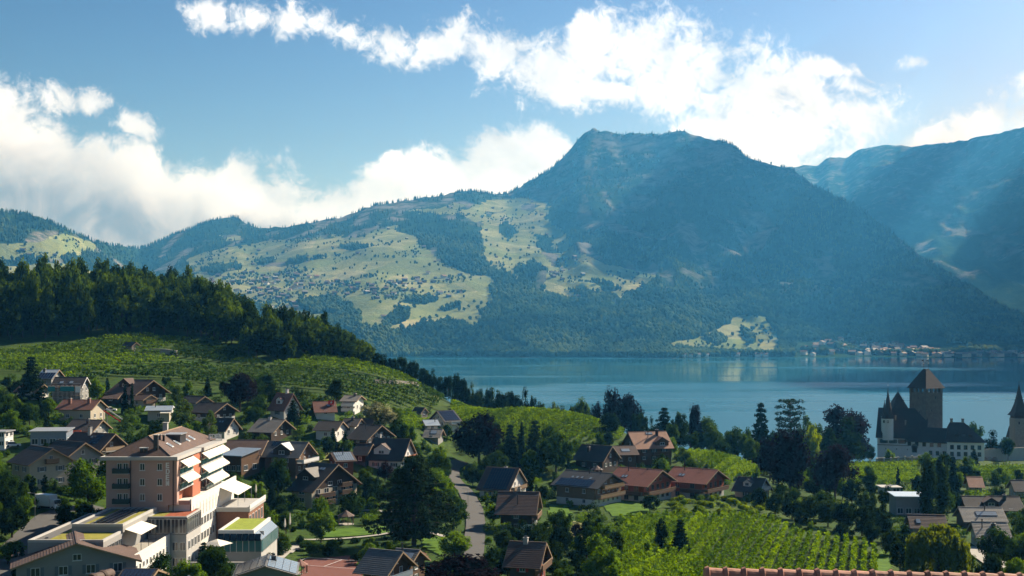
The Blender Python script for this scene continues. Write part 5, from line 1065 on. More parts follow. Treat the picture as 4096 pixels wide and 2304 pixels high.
wl = wall_line('tall grey terrace wall with arched niches beside the white residence', [at(981, 449.5, 588), at(1030, 447.5, 600), at(1070, 446, 610)], 0, .8, 'concrete', 'stone_wall', below=11)
for i, uu in enumerate((984.5, 989.5, 994.5)):
    p = at(uu, 460, 587.2) - wl.location; m = MB(); m.lathe([(1.5, 0), (1.5, .2)], 0, 0, 14, 'stone_wall'); q = m.obj('niche', wl, p); q.rotation_euler = (R(90), 0, R(10))
    m = MB(); m.box(-1.5, 1.5, -.2, 0, -4, 0, 'stone_wall'); m.obj('niche', wl, p, R(10))
wall_line('low stone wall under the castle terrace', [at(876, 459.5, 560), at(905, 459, 556), at(921, 458.5, 553)], .6, .6, 'stone_wall', 'concrete', below=5)
bal = empty('balustrade', at(877, 461.5, 545)); tag(bal, 'pale stone balustrade along the castle path', 'balustrade')
for i in range(8):
    p = at(870 + i * 7, 462.3 - i * .55, 545 - i * 1.5) - bal.location; m = MB(); m.box(-.3, .3, -.3, .3, -1.5, 1.3, 'concrete'); m.box(-.42, .42, -.42, .42, 1.303, 1.5, 'concrete'); m.obj('pier', bal, p)
    if i < 7:
        p2 = at(877 + i * 7, 462.3 - (i + 1) * .55, 545 - (i + 1) * 1.5) - bal.location; m = MB(); m.bar(p + Vector((0, 0, 1.0)), p2 + Vector((0, 0, 1.0)), .12, 'concrete'); m.bar(p + Vector((0, 0, .2)), p2 + Vector((0, 0, .2)), .12, 'concrete'); m.obj('rail', bal)
for i, uu in enumerate((982.5, 991.2)):
    m = MB(); p = at(uu, 450, 596); m.lathe([(.75, -1), (.7, 2.5), (.5, 4.2), (.55, 4.4)], 0, 0, 8, 'concrete'); tag(m.obj('pillar', None, p), 'tapered pale stone pillar on the castle garden terrace', 'pillar', 'stone pillars of the castle garden')
# church with a needle spire
ch = empty('church', at(1019, 449, 615)); tag(ch, 'church with a slender dark needle spire beside the castle', 'church'); kk = 615 / F
def cz(v): return (449 - v) * kk
m = MB(); m.box(-3.4, 3.4, -3.4, 3.4, -6, cz(418), 'stone_wall'); m.obj('tower_wall', ch)
m = MB(); m.box(-3.1, 3.1, -3.1, 3.1, cz(418), cz(415.4), 'timber_dark'); m.obj('bell_louvre', ch)
m = MB(); m.lathe([(6.0, cz(415.4)), (4.2, cz(411.5)), (2.6, cz(404)), (1.2, cz(394)), (.08, cz(384))], 0, 0, 4, 'tile_castle', R(45)); m.obj('spire', ch)
m = MB(); m.bar((0, 0, cz(385)), (0, 0, cz(380.5)), .08, 'metal_dark'); m.bar((-.5, 0, cz(382)), (.5, 0, cz(382)), .07, 'metal_dark'); m.obj('cross', ch)
for q in (-1.3, 1.3): put_window(ch, (q, -3.4, cz(424)), 'front', .8, 1.4, 'stone_wall', sill=False)
nv_ = empty('nave', (10, 6, 0), R(-8)); nv_.parent = ch
m = MB(); m.box(-10, 12, -5.5, 5.5, -6, cz(438), 'render_grey'); m.obj('wall', nv_); roof_mesh(24, 5.6, .8, cz(427), (cz(427) - cz(438)) / 5.6, 'tile_castle').obj('roof', nv_)
for i in range(5): put_window(nv_, (-8 + i * 4, -5.5, cz(446)), 'front', 1.2, 2.6, 'trim_white', sill=False)
HOUSES.append((ch.location.x + 4, 615, 0, 12, 8, 1019, 384, 450, 615))

# ------------------------------------------------------------------ foreground roof ridges (the next house below the viewpoint)
def ridge_tiles(nm, label, p0, p1, n, r, tm, slope=0.7, rooflen=3.0):
    p0, p1 = Vector(p0), Vector(p1); d = (p1 - p0); Lt = d.length / n; ang_ = math.atan2(d.y, d.x); tilt = math.atan2(d.z, math.hypot(d.x, d.y))
    o = empty(nm, p0, ang_); tag(o, label, 'roof')
    def f():
        m = MB(); ns = 10; prof_ = []
        for j, (x, rr) in enumerate(((-.03, r * 1.0), (Lt * .12, r * 1.16), (Lt * .16, r * 1.0), (Lt * 1.0, r * .9))):
            prof_.append([(x, -rr * math.cos(math.pi * q / ns), rr * math.sin(math.pi * q / ns) - r * .55) for q in range(ns + 1)])
        for A, B in zip(prof_[:-1], prof_[1:]):
            for q in range(ns): m.poly([A[q], A[q + 1], B[q + 1], B[q]][::-1], tm)
        m.poly(prof_[0], tm); m.poly(prof_[-1][::-1], tm); return m.mesh('ridge_tile')
    me = f()
    for i in range(n):
        t_ = mobj('ridge_tile', me, o, (i * Lt * math.cos(tilt), 0, i * Lt * math.sin(tilt) + rnd.uniform(-.006, .006))); t_.rotation_euler = (rnd.uniform(-.03, .03), -tilt, rnd.uniform(-.012, .012))
    m = MB(); Lx = d.length * math.cos(tilt); dz = d.z
    nco = 9
    for sg_ in (-1, 1):
        for c in range(nco):
            y0_, y1_ = rooflen * c / nco, rooflen * (c + 1) / nco + .03
            q = [(0, sg_ * y1_, -slope * y1_ - .03), (Lx, sg_ * y1_, dz - slope * y1_ - .03), (Lx, sg_ * y0_, dz - slope * y0_ - .09), (0, sg_ * y0_, -slope * y0_ - .09)]
            m.poly(q if sg_ < 0 else q[::-1], tm)
    m.obj('roof_slope', o)
    m = MB(); w_ = rooflen - .5; m.poly([(0.4, -w_, -12), (Lx - .4, -w_, -12), (Lx - .4, -w_, -slope * w_ - .2), (.4, -w_, -slope * w_ - .2)], 'render_cream'); m.poly([(Lx - .4, w_, -12), (.4, w_, -12), (.4, w_, -slope * w_ - .2), (Lx - .4, w_, -slope * w_ - .2)], 'render_cream')
    for x in (.4, Lx - .4): m.poly([(x, -w_, -12), (x, w_, -12), (x, w_, -slope * w_ - .2), (x, 0, -.2), (x, -w_, -slope * w_ - .2)], 'render_cream')
    m.obj('wall', o); return o
tile('tile_salmon', (0.42, 0.20, 0.135), 0.22)
ridge_tiles('tiled_roof', 'salmon ridge tiles of the next house roof below the viewpoint', at(706, 571.5, 26.0), at(1110, 579.5, 26.0), 22, .20, 'tile_salmon')
ridge_tiles('tiled_roof', 'brown end tiles of a small roof below the taupe house', at(92, 577, 40.0), at(111, 570.5, 41.0), 2, .19, 'tile_brown', .7, 1.2)

# ------------------------------------------------------------------ cars, lamps, birds
def car(label, u, v, body, ang):
    g = ray_ground(u, v); o = empty('parked_car', (g.x, g.y, g.z + .35), R(ang)); tag(o, label, 'car')
    m = MB(); m.hexa([(-2.1, -.85, .3), (2.1, -.85, .3), (2.1, .85, .3), (-2.1, .85, .3), (-2.0, -.82, .85), (2.05, -.82, .78), (2.05, .82, .78), (-2.0, .82, .85)], body); m.obj('body', o)
    m = MB(); m.hexa([(-1.7, -.76, .855), (1.0, -.76, .84), (1.0, .76, .84), (-1.7, .76, .855), (-1.3, -.66, 1.42), (.35, -.66, 1.42), (.35, .66, 1.42), (-1.3, .66, 1.42)], 'window_glass'); c_ = m.obj('cabin', o)
    m = MB(); m.box(-1.3, .35, -.67, .67, 1.423, 1.48, body); m.obj('roof', c_)
    for sx in (-1.3, 1.3):
        for sy in (-1, 1): m = MB(); m.bar((0, -.1, 0), (0, .1, 0), .33, 'rubber_black', 12); m.obj('wheel', o, (sx, sy * .78, .33))
    HOUSES.append((g.x, g.y, 0, 2.5, 2.5, u, v - 6, v, g.y))
car('white car parked beside the long rust-roofed house', 110, 413, 'paint_white', 10); car('white car parked before the villa with wrap-round balconies', 361, 411, 'paint_white', -15)
car('silver car parked under the dark beeches beside the half-timbered house', 774, 459.5, 'metal_grey', 15); car('dark car parked under the dark beeches beside the half-timbered house', 783, 459, 'metal_dark', 15)
car('pale car parked beside the white stair tower', 13, 449, 'metal_sheet', 20); car('red car parked by the pale village road', 992, 561, 'paint_red', 60)
def lamp(label, u, v, h):
    g = ray_ground(u, v); o = empty('street_lamp', g); tag(o, label, 'lamp post'); m = MB(); m.bar((0, 0, -1), (0, 0, h), .07, 'metal_grey', 6, .05); m.obj('post', o)
    m = MB(); m.bar((0, 0, h), (-1.1, 0, h + .15), .05, 'metal_grey'); m.obj('arm', o); m = MB(); m.box(-1.6, -1.0, -.14, .14, h + .08, h + .22, 'metal_grey'); m.obj('lamp_head', o)
lamp('grey street lamp at the bend of the lane', 468, 509, 5.5); lamp('grey street lamp beside the hotel drive', 35, 522, 6.0); lamp('grey street lamp on the pale village road', 1006, 570, 6.0)
def bird(label, u, v, Y, s):
    o = empty('bird', at(u, v, Y)); tag(o, label, 'bird'); m = MB(); sp = s
    m.lathe([(.02 * s, -.35 * s), (.10 * s, -.1 * s), (.09 * s, .15 * s), (.03 * s, .38 * s)], 0, 0, 6, 'rubber_black'); b_ = m.obj('body', o); b_.rotation_euler = (R(90), 0, R(40))
    for sg_ in (-1, 1): m = MB(); m.hexa([(0, -.14 * s, 0), (sg_ * .8 * s, -.02 * s, .28 * s), (sg_ * .85 * s, .06 * s, .28 * s), (0, .14 * s, 0), (0, -.14 * s, .03), (sg_ * .8 * s, -.02 * s, .28 * s + .02), (sg_ * .85 * s, .06 * s, .28 * s + .02), (0, .14 * s, .03)], 'rubber_black'); m.obj('wing', o, None, R(40))
bird('dark bird gliding over the lake', 592.4, 379, 420, .7); bird('dark bird flying before the white cloud', 713, 126, 420, .4)

wall_line('sunlit pale dry-stone terrace wall among the vines beside the hut', [ray_ground(143, 354.5), ray_ground(155, 354), ray_ground(166, 354.5), ray_ground(177, 355.5)], 2.0, .8, 'dry_stone', None, below=3)
wall_line('dark stone terrace wall across the shoulder of the vine hill', [ray_ground(374, 383.5), ray_ground(395, 384.5), ray_ground(418, 386)], 1.6, .8, 'stone_wall', None, below=3)
# ------------------------------------------------------------------ ground covers laid on the slope
def ray_many(u, v, y0=60.0, y1=900.0):
    u = np.asarray(u, float); v = np.asarray(v, float); Y = np.exp(np.linspace(math.log(y0), math.log(y1), 420))
    out = np.zeros((len(u), 3))
    for i in range(0, len(u), 4000):
        uu = u[i:i + 4000, None]; vv = v[i:i + 4000, None]; x = (uu - 512) * Y / F; h = hz(x, np.broadcast_to(Y, x.shape)); f = h - (EYE - (vv - HOR) * Y / F)
        k = np.argmax(f >= 0, 1); k = np.where((f >= 0).any(1), k, 419); k = np.maximum(k, 1); r = np.arange(len(k))
        f0, f1 = f[r, k - 1], f[r, k]; t = np.clip(f0 / (f0 - f1 + 1e-9), 0, 1); yy = Y[k - 1] * (1 - t) + Y[k] * t; xx = (uu[:, 0] - 512) * yy / F
        out[i:i + 4000] = np.stack([xx, yy, hz(xx, yy)], -1)
    return out
def simple_mat(name, col1, col2, scale, rough=.95):
    m, N, b = mat(name); geo = N.new('ShaderNodeNewGeometry'); n1 = N.noise(geo.outputs['Position'], scale, 5, .65)
    N.l.new(N.ramp(n1, [(.32, col1), (.68, col2)]), b.inputs['Base Color']); b.inputs['Roughness'].default_value = rough; b.inputs['Specular IOR Level'].default_value = .1
simple_mat('lawn_green', (0.045, 0.10, 0.008), (0.095, 0.18, 0.016), 0.35); simple_mat('dry_grass', (0.12, 0.15, 0.035), (0.30, 0.28, 0.11), 0.3); simple_mat('vine_soil', (0.026, 0.048, 0.008), (0.055, 0.095, 0.014), 0.25)  # vine soil darkened to stand for shade between the rows
def poly_area_patch(name, poly, mt, off, label, du=1.5):
    """sheet over a stretch of ground whose outline is given by the picture points of its corners"""
    W3 = ray_many([p[0] for p in poly], [p[1] for p in poly]); P2 = [(p[0], p[1]) for p in W3]
    xs = [p[0] for p in P2]; ys = [p[1] for p in P2]; st = max(.6, (max(xs) - min(xs)) / 60, (max(ys) - min(ys)) / 60)
    X, Yg = np.meshgrid(np.arange(min(xs), max(xs) + st, st), np.arange(min(ys), max(ys) + st, st)); n0, n1 = X.shape
    ii = np.arange(n0 * n1).reshape(n0, n1); q = np.stack([ii[:-1, :-1], ii[:-1, 1:], ii[1:, 1:], ii[1:, :-1]], -1).reshape(-1, 4)
    cx = (X[:-1, :-1] + X[1:, 1:]).ravel() / 2; cyy = (Yg[:-1, :-1] + Yg[1:, 1:]).ravel() / 2; keep = inpoly(cx + (fbm(cx / 3, cyy / 3, 2, 6) - .5) * st, cyy, P2)
    V = np.stack([X.ravel(), Yg.ravel(), hz(X, Yg).ravel() + off + .02], -1); q = q[keep]; used, inv = np.unique(q, return_inverse=True)
    if len(q) == 0: return None
    return tag(mobj(name, mesh_np(name, V[used], inv.reshape(-1, 4), MATS[mt], True)), label, kind='structure')
def strip(name, pts, width, mt, off, label, uv=True):
    P_ = ray_many([p[0] for p in pts], [p[1] for p in pts])[:, :2] if uv else np.array(pts, float)
    t = np.linspace(0, len(P_) - 1, 14 * len(P_)); P_ = np.stack([np.interp(t, range(len(P_)), P_[:, k]) for k in (0, 1)], -1)
    for _ in range(12): P_[1:-1] = .25 * P_[:-2] + .5 * P_[1:-1] + .25 * P_[2:]
    d = np.gradient(P_, axis=0); n = np.stack([-d[:, 1], d[:, 0]], -1); n /= np.linalg.norm(n, axis=1)[:, None] + 1e-9; cols = 7
    rows_ = []
    for c in range(cols):
        q = P_ + n * width * ((c / (cols - 1)) - .5); rows_.append(np.stack([q[:, 0], q[:, 1], hz(q[:, 0], q[:, 1]) + off], -1))
    V = np.stack(rows_, 1); m_ = V.shape[0]; ii = np.arange(m_ * cols).reshape(m_, cols); f = np.stack([ii[:-1, :-1], ii[:-1, 1:], ii[1:, 1:], ii[1:, :-1]], -1).reshape(-1, 4)
    ROADS.append((P_, width)); return tag(mobj(name, mesh_np(name, V.reshape(-1, 3), f, MATS[mt], True)), label, kind='structure')
ROADS = []; OPEN = [[(666, 494), (772, 494), (778, 519), (666, 519)]]
strip('road', [(470, 572), (474, 545), (476, 525), (474, 508), (466, 492), (452, 478), (452, 467), (462, 462)], 5.0, 'asphalt', .34, 'narrow asphalt lane winding up between the gardens')
strip('road', [(-20, 590), (0, 566), (20, 548), (36, 532), (52, 518), (75, 511), (100, 508)], 7.0, 'asphalt', .34, 'asphalt drive climbing past the hotel')
strip('road', [(1010, 580), (1000, 566), (985, 556), (975, 548)], 6.0, 'paving', .34, 'pale village road beside the willow')
strip('path', [(300, 541), (340, 540), (380, 536), (415, 529), (445, 538)], 1.6, 'paving', .36, 'pale garden path behind the clay court')
strip('path', [(345, 512), (370, 511), (400, 514)], 1.6, 'paving', .36, 'pale garden path by the gazebo')
strip('path', [(405, 369), (420, 381), (430, 392), (437, 402)], 2.2, 'dry_grass', .30, 'grassy track down through the hillside vines')
strip('path', [(60, 381), (100, 374), (140, 366), (180, 362), (215, 368)], 2.2, 'lawn_green', .30, 'grassy terrace path across the hillside vines')
strip('path', [(852, 459.2), (880, 458.5), (905, 458), (935, 458.6)], 3.0, 'paving', .34, 'pale gravel path along the castle terrace')
LAWNS = [('lawn', [(604, 507), (625, 499), (650, 501), (662, 508), (640, 515), (612, 517)], 'lawn_green', 'bright lawn before the black-roofed chalet'), ('lawn', [(548, 506), (566, 505), (572, 514), (560, 526), (550, 522)], 'lawn_green', 'small lawn beside the lane gardens'),
         ('lawn', [(318, 534), (344, 529), (392, 526), (392, 533), (350, 537), (320, 538)], 'lawn_green', 'sunny lawn strip behind the gazebo'), ('lawn', [(420, 537), (440, 534), (452, 545), (440, 556), (424, 548)], 'lawn_green', 'bright lawn under the big cedar'),
         ('dry_meadow', [(545, 528), (575, 522), (600, 530), (640, 544), (655, 552), (620, 555), (590, 548), (560, 540)], 'dry_grass', 'straw-coloured mown garden slope'), ('dry_meadow', [(310, 454), (340, 447), (352, 450), (345, 460), (322, 466)], 'dry_grass', 'sunlit yellow garden patch'),
         ('lawn', [(848, 457), (878, 455.5), (880, 459), (850, 461.5)], 'lawn_green', 'castle lawn behind the balustrade'), ('lawn', [(972, 446.5), (1016, 446.5), (1016, 451), (975, 451)], 'lawn_green', 'castle garden lawn on the terrace'),
         ('lawn', [(276, 572), (292, 562), (300, 570), (292, 578)], 'lawn_green', 'patch of lawn by the rust-red gazebo'), ('lawn', [(872, 560), (885, 548), (895, 556), (888, 580), (868, 585)], 'lawn_green', 'grass verge along the vineyard edge'),
         ('tennis_court', [(306, 560), (352, 556), (362, 576), (358, 590), (296, 590)], 'clay_court', 'red clay tennis court'), ('tennis_court', [(410, 556), (424, 553), (430, 558), (414, 562)], 'clay_court', 'corner of a red clay court behind the slab-roofed house'), ('terrace', [(255, 560), (275, 548), (300, 545), (300, 549), (270, 566)], 'paving', 'paved garden terrace by the pool')]
for nm, pl, mt, lab in LAWNS:
    o_ = poly_area_patch(nm, pl, mt, .22, lab)
    if nm not in ('terrace', 'dry_meadow'):
        OPEN.append(pl); us_ = [q[0] for q in pl]; vs_ = [q[1] for q in pl]; g_ = ray_ground(sum(us_) / len(us_), min(576, sum(vs_) / len(vs_)))
        HOUSES.append((g_.x, g_.y + 6, 0, .1, (max(us_) - min(us_)) * .5 * g_.y / F, sum(us_) / len(us_), min(vs_) - 4, max(vs_) + 2, g_.y + 6))
m = MB(); g = ray_ground(333, 566)
for (x0, x1, y0, y1) in ((-8, 8, -4, -3.9), (-8, 8, 4, 4.1), (-8, -7.9, -4, 4), (7.9, 8, -4, 4), (-.05, .05, -4, 4)): m.box(x0, x1, y0, y1, 0, .02, 'paint_white')
tag(m.obj('court_lines', None, (g.x, g.y, g.z + .6), R(-20)), 'white lines of the clay tennis court', kind='structure')

# ------------------------------------------------------------------ leaves
def leaf_mat(name, c_dark, c_mid, c_pale, trans=.35, scale=.25):
    m = bpy.data.materials.new(name); m.use_nodes = True; MATS[name] = m; N = NT(m.node_tree); N.n.remove(N.n['Principled BSDF'])
    geo = N.new('ShaderNodeNewGeometry'); oi = N.new('ShaderNodeObjectInfo')
    n1 = N.noise(geo.outputs['Position'], scale, 3, .6); n2 = N.noise(geo.outputs['Position'], scale * 7, 2, .6)
    f = N.math('ADD', N.math('MULTIPLY_ADD', N.math('SUBTRACT', n2, .5), .8, n1), N.math('MULTIPLY', N.math('SUBTRACT', oi.outputs['Random'], .5), .35))
    c = N.ramp(f, [(.30, c_dark), (.5, c_mid), (.72, c_pale)])  # leaf tone varies at random from dark to pale
    d = N.new('ShaderNodeBsdfDiffuse', ins={0: c}); hs = N.new('ShaderNodeHueSaturation', ins={'Hue': .485, 'Saturation': 1.15, 'Value': 1.5, 'Color': c}); t = N.new('ShaderNodeBsdfTranslucent', ins={0: hs.outputs[0]})
    mx = N.new('ShaderNodeMixShader', ins={0: trans, 1: d.outputs[0], 2: t.outputs[0]})
    N.l.new(mx.outputs[0], N.n['Material Output'].inputs[0]); return m
leaf_mat('leaf_green', (0.015, 0.034, 0.007), (0.032, 0.070, 0.012), (0.070, 0.125, 0.020), .4)
leaf_mat('leaf_bright', (0.045, 0.095, 0.012), (0.09, 0.165, 0.020), (0.14, 0.23, 0.032), .45)
leaf_mat('leaf_dark', (0.008, 0.019, 0.006), (0.016, 0.035, 0.009), (0.033, 0.062, 0.014), .3)
leaf_mat('leaf_needle', (0.008, 0.020, 0.010), (0.015, 0.034, 0.014), (0.030, 0.055, 0.020), .12)
leaf_mat('leaf_copper', (0.009, 0.0065, 0.009), (0.016, 0.010, 0.013), (0.030, 0.019, 0.022), .2)
leaf_mat('leaf_yellow', (0.11, 0.17, 0.018), (0.18, 0.26, 0.025), (0.24, 0.32, 0.045), .45)
leaf_mat('leaf_cream', (0.06, 0.09, 0.025), (0.30, 0.30, 0.16), (0.50, 0.48, 0.30), .35, .4)  # crown mottled from dark green to cream
leaf_mat('leaf_willow', (0.055, 0.085, 0.012), (0.10, 0.14, 0.02), (0.16, 0.20, 0.03), .4)
leaf_mat('leaf_vine', (0.045, 0.095, 0.009), (0.095, 0.17, 0.015), (0.165, 0.265, 0.028), .42, .3)
leaf_mat('leaf_vine_deep', (0.022, 0.05, 0.010), (0.040, 0.085, 0.014), (0.075, 0.13, 0.022), .35, .3)
leaf_mat('leaf_birch', (0.035, 0.065, 0.016), (0.065, 0.11, 0.026), (0.105, 0.16, 0.04), .4)
leaf_mat('leaf_forest', (0.010, 0.023, 0.006), (0.028, 0.056, 0.010), (0.085, 0.14, 0.018), .42, .06)
plain('bark', (0.055, 0.042, 0.032), .95, .2, 2.0); plain('bark_pale', (0.25, 0.23, 0.2), .95, .25, 2.0)

def leaves(cent, rad, n, size, rg, up=.45, flat=1.0, droop=0.0, aspect=1.6):
    """n quads spread over clumps: cent (k,3), rad (k,); more on the shell of each clump"""
    k = len(cent); w = rad ** 2; w = w / w.sum(); idx = rg.choice(k, n, p=w)
    d = rg.normal(size=(n, 3)); d /= np.linalg.norm(d, axis=1)[:, None]; r = rad[idx] * rg.uniform(.55, 1.05, n) ** .6
    pos = cent[idx] + d * r[:, None] * np.array([1, 1, flat])
    nrm = d * .7 + rg.normal(size=(n, 3)) * .55 + np.array([0, 0, up]); nrm /= np.linalg.norm(nrm, axis=1)[:, None]
    t = np.cross(nrm, rg.normal(size=(n, 3))); t /= np.linalg.norm(t, axis=1)[:, None] + 1e-9
    if droop: t = t * (1 - droop) + np.array([0, 0, -1.0]) * droop; t /= np.linalg.norm(t, axis=1)[:, None]
    b2 = np.cross(nrm, t); b2 /= np.linalg.norm(b2, axis=1)[:, None] + 1e-9; s = size * rg.uniform(.6, 1.4, n)[:, None]
    a_ = t * s * aspect / 2; c_ = b2 * s / 2
    v = np.stack([pos - a_, pos + c_ * .9 - a_ * .1, pos + a_, pos - c_ * .9 - a_ * .1], 1).reshape(-1, 3)
    return v, np.arange(4 * n).reshape(n, 4)
def crown_mesh(name, cent, rad, n, size, mt, seed, core=.62, **kw):
    rg = np.random.default_rng(seed); v, f = leaves(np.asarray(cent, float), np.asarray(rad, float), n, size, rg, **kw)
    if core:
        vs, fs = [v], [f]; base = len(v)
        for c, r in zip(cent, rad):
            if r < size * 1.5: continue
            q = np.array([[0, 0, 1], [1, 0, 0], [0, 1, 0], [-1, 0, 0], [0, -1, 0], [0, 0, -1]], float) * r * core + rg.normal(size=(6, 3)) * r * .1 + np.asarray(c)
            ff = np.array([[0, 1, 2, 2], [0, 2, 3, 3], [0, 3, 4, 4], [0, 4, 1, 1], [5, 2, 1, 1], [5, 3, 2, 2], [5, 4, 3, 3], [5, 1, 4, 4]])
            # two triangles of an octahedron side are joined to a bent quad
            ff = np.array([[0, 1, 5, 2], [0, 2, 5, 3], [0, 3, 5, 4], [0, 4, 5, 1]]); vs.append(q); fs.append(ff + base); base += 6
        v = np.concatenate(vs); f = np.concatenate(fs)
    return mesh_np(name, v, f, MATS[mt])
def trunk_mesh(name, h, r, limbs, mt='bark', lean=0.0):
    m = MB(); m.bar((0, 0, -.06), (lean * .5, 0, h * .5), r, mt, 7, r * .75); m.bar((lean * .5, 0, h * .5), (lean, 0, h), r * .75, mt, 7, r * .3)
    for (p, q, rr) in limbs: m.bar(p, q, rr, mt, 5, rr * .4)
    return m.mesh(name)
PROTO = {}
def shell(rg, n, rx, rz, zc, rmin=.10, rmax=.17, top=.0):
    c = []; r = []
    for i in range(n):
        d = rg.normal(size=3); d /= np.linalg.norm(d); q = rg.uniform(.45, .95); z = zc + d[2] * rz * q
        tap = 1 - top * max(0, (z - zc) / rz); c.append((d[0] * rx * q * tap, d[1] * rx * q * tap, z)); r.append(rg.uniform(rmin, rmax))
    return np.array(c), np.array(r)
def proto(kind, i):
    """unit-height tree: returns (crown mesh, trunk mesh)"""
    key = (kind, i)
    if key in PROTO: return PROTO[key]
    rg = np.random.default_rng(i * 97 + sum(map(ord, kind)) * 13)
    S = int(1000 + i * 31 + sum(map(ord, kind))); lm = []
    base = kind.split('_')[0]; mt = {'broad': 'leaf_green', 'bright': 'leaf_bright', 'dark': 'leaf_dark', 'copper': 'leaf_copper', 'yellow': 'leaf_yellow', 'cream': 'leaf_cream', 'forest': 'leaf_forest', 'birch': 'leaf_birch'}.get(base)
    if base in ('broad', 'bright', 'dark', 'copper', 'yellow', 'cream', 'forest'):
        n = {'copper': 46, 'forest': 30}.get(base, 36); c, r = shell(rg, n, .40, .40, .57, .09, .17, .25 if base != 'copper' else .1)
        c[:, 0] *= rg.uniform(.85, 1.15); c[:, 2] += np.sin(c[:, 0] * 7 + i) * .03
        nl = {'forest': 1500, 'copper': 5200}.get(base, 4200); cm = crown_mesh('crown', c, r, nl, {'forest': .050, 'copper': .030}.get(base, .032), mt, S)
        for k in range(5):
            j = rg.integers(len(c)); lm.append(((0, 0, .18 + .06 * k), tuple(c[j] * .85), .014))
        tm = trunk_mesh('trunk', .55, .028, lm)
    elif base == 'birch':
        c, r = shell(rg, 40, .27, .42, .56, .05, .10, .55); cm = crown_mesh('crown', c, r, 3000, .026, mt, S, core=.3, droop=.4)
        for k in range(6): j = rg.integers(len(c)); lm.append(((0, 0, .25 + .07 * k), tuple(c[j] * .9), .008))
        tm = trunk_mesh('trunk', .85, .016, lm, 'bark_pale')
    elif base == 'spruce':
        c, r = [], []
        for k in range(13):
            z = .10 + .86 * k / 12; R_ = .25 * (1 - (k / 12.8)) ** .72 + .014; m_ = max(3, int(9 * (1 - k / 14)))
            for q in range(m_):
                an = q * 2 * math.pi / m_ + k * 1.1 + rg.uniform(-.2, .2); rr = R_ * rg.uniform(.75, 1.1)
                for t in (.35, .7, 1.0): c.append((math.cos(an) * rr * t, math.sin(an) * rr * t, z - rr * t * .35)); r.append(.062 * (1 - .5 * k / 13) * (1.15 - .5 * t) + .014)
        cm = crown_mesh('crown', np.array(c), np.array(r), 4600, .026, 'leaf_needle', S, core=.55, up=.2, flat=.6, aspect=2.2); tm = trunk_mesh('trunk', .97, .016, [])
    elif base == 'cedar':
        c, r = [], []
        for k in range(9):
            z = .30 + .66 * k / 8; R_ = .46 * math.sin(math.pi * (.28 + .62 * (1 - k / 8.6))) * rg.uniform(.8, 1.1); m_ = 6 if k < 7 else 4
            for q in range(m_):
                an = q * 2 * math.pi / m_ + k * .8 + rg.uniform(-.3, .3); rr = R_ * rg.uniform(.7, 1.1); lm.append(((0, 0, z - .04), (math.cos(an) * rr, math.sin(an) * rr, z + .02), .008))
                for t in (.4, .65, .85, 1.0): c.append((math.cos(an) * rr * t, math.sin(an) * rr * t, z + rg.uniform(-.01, .03))); r.append(rg.uniform(.06, .085))
        cm = crown_mesh('crown', np.array(c), np.array(r), 4200, .024, 'leaf_needle', S, core=.0, up=.9, flat=.28, aspect=1.8); tm = trunk_mesh('trunk', .95, .026, lm)
    elif base == 'bigcedar':
        c, r = [], []
        for k in range(16):
            z = .16 + .80 * k / 15; R_ = (.50 * (1 - (max(0, z - .28) / .74)) ** .75 if z > .28 else .50 * (z - .02) / .26) * rg.uniform(.8, 1.12) + .03; m_ = 9 if k < 11 else 6
            for q in range(m_):
                an = q * 2 * math.pi / m_ + k * .75 + rg.uniform(-.3, .3); rr = R_ * rg.uniform(.65, 1.12); lm.append(((0, 0, z - .03), (math.cos(an) * rr * .9, math.sin(an) * rr * .9, z), .006))
                for t in (.3, .5, .68, .85, 1.0): c.append((math.cos(an) * rr * t, math.sin(an) * rr * t, z - rr * t * t * .12 + rg.uniform(-.012, .02))); r.append(rg.uniform(.035, .062))
        cm = crown_mesh('crown', np.array(c), np.array(r), 15000, .0165, 'leaf_needle', S, core=.5, up=.6, flat=.42, aspect=1.9); tm = trunk_mesh('trunk', .95, .028, lm)
    elif base in ('cypress', 'poplar', 'yew'):
        c, r = [], []; wid = {'cypress': .07, 'poplar': .125, 'yew': .17}[base]; n = 46
        for k in range(n):
            t = k / (n - 1); z = .06 + .90 * t; R_ = wid * (math.sin(math.pi * min(1, .12 + .86 * t)) ** .55 if base != 'yew' else (1 - t ** 5) ** .5 * min(1, .6 + 2 * t)); an = rg.uniform(0, 6.28); q = R_ * rg.uniform(.2, .75)
            c.append((math.cos(an) * q, math.sin(an) * q, z)); r.append(max(.014, R_ * rg.uniform(.38, .62)))
        cm = crown_mesh('crown', np.array(c), np.array(r), 3600, .020 if base != 'poplar' else .022, {'cypress': 'leaf_needle', 'poplar': 'leaf_dark', 'yew': 'leaf_needle'}[base], S, up=.3, flat=1.5, droop=-.3 if base == 'poplar' else 0); tm = trunk_mesh('trunk', .8, .014, [])
    elif base == 'willow':
        c, r = [], []
        for k in range(110):
            an = rg.uniform(0, 6.28); q = math.sqrt(rg.uniform(0, 1)); top = .88 - .28 * q ** 2.5 + rg.uniform(-.05, .05); ln = rg.uniform(.35, .75) * (.4 + .6 * q)
            for t in np.linspace(0, 1, 6): rr = .5 * q * (1 + .12 * t); c.append((math.cos(an) * rr, math.sin(an) * rr, max(.05, top - ln * t))); r.append(.06 * (1 - .35 * t))
            if k < 8: lm.append(((0, 0, .35), (math.cos(an) * .4 * q, math.sin(an) * .4 * q, top - .03), .012))
        cm = crown_mesh('crown', np.array(c), np.array(r), 17000, .020, 'leaf_willow', S, core=.75, up=0, flat=1.4, droop=.75, aspect=2.6); tm = trunk_mesh('trunk', .6, .04, lm)
    elif base in ('shrub', 'hedge'):
        sub = kind.split('_')[1] if '_' in kind else 'green'; c, r = [], []
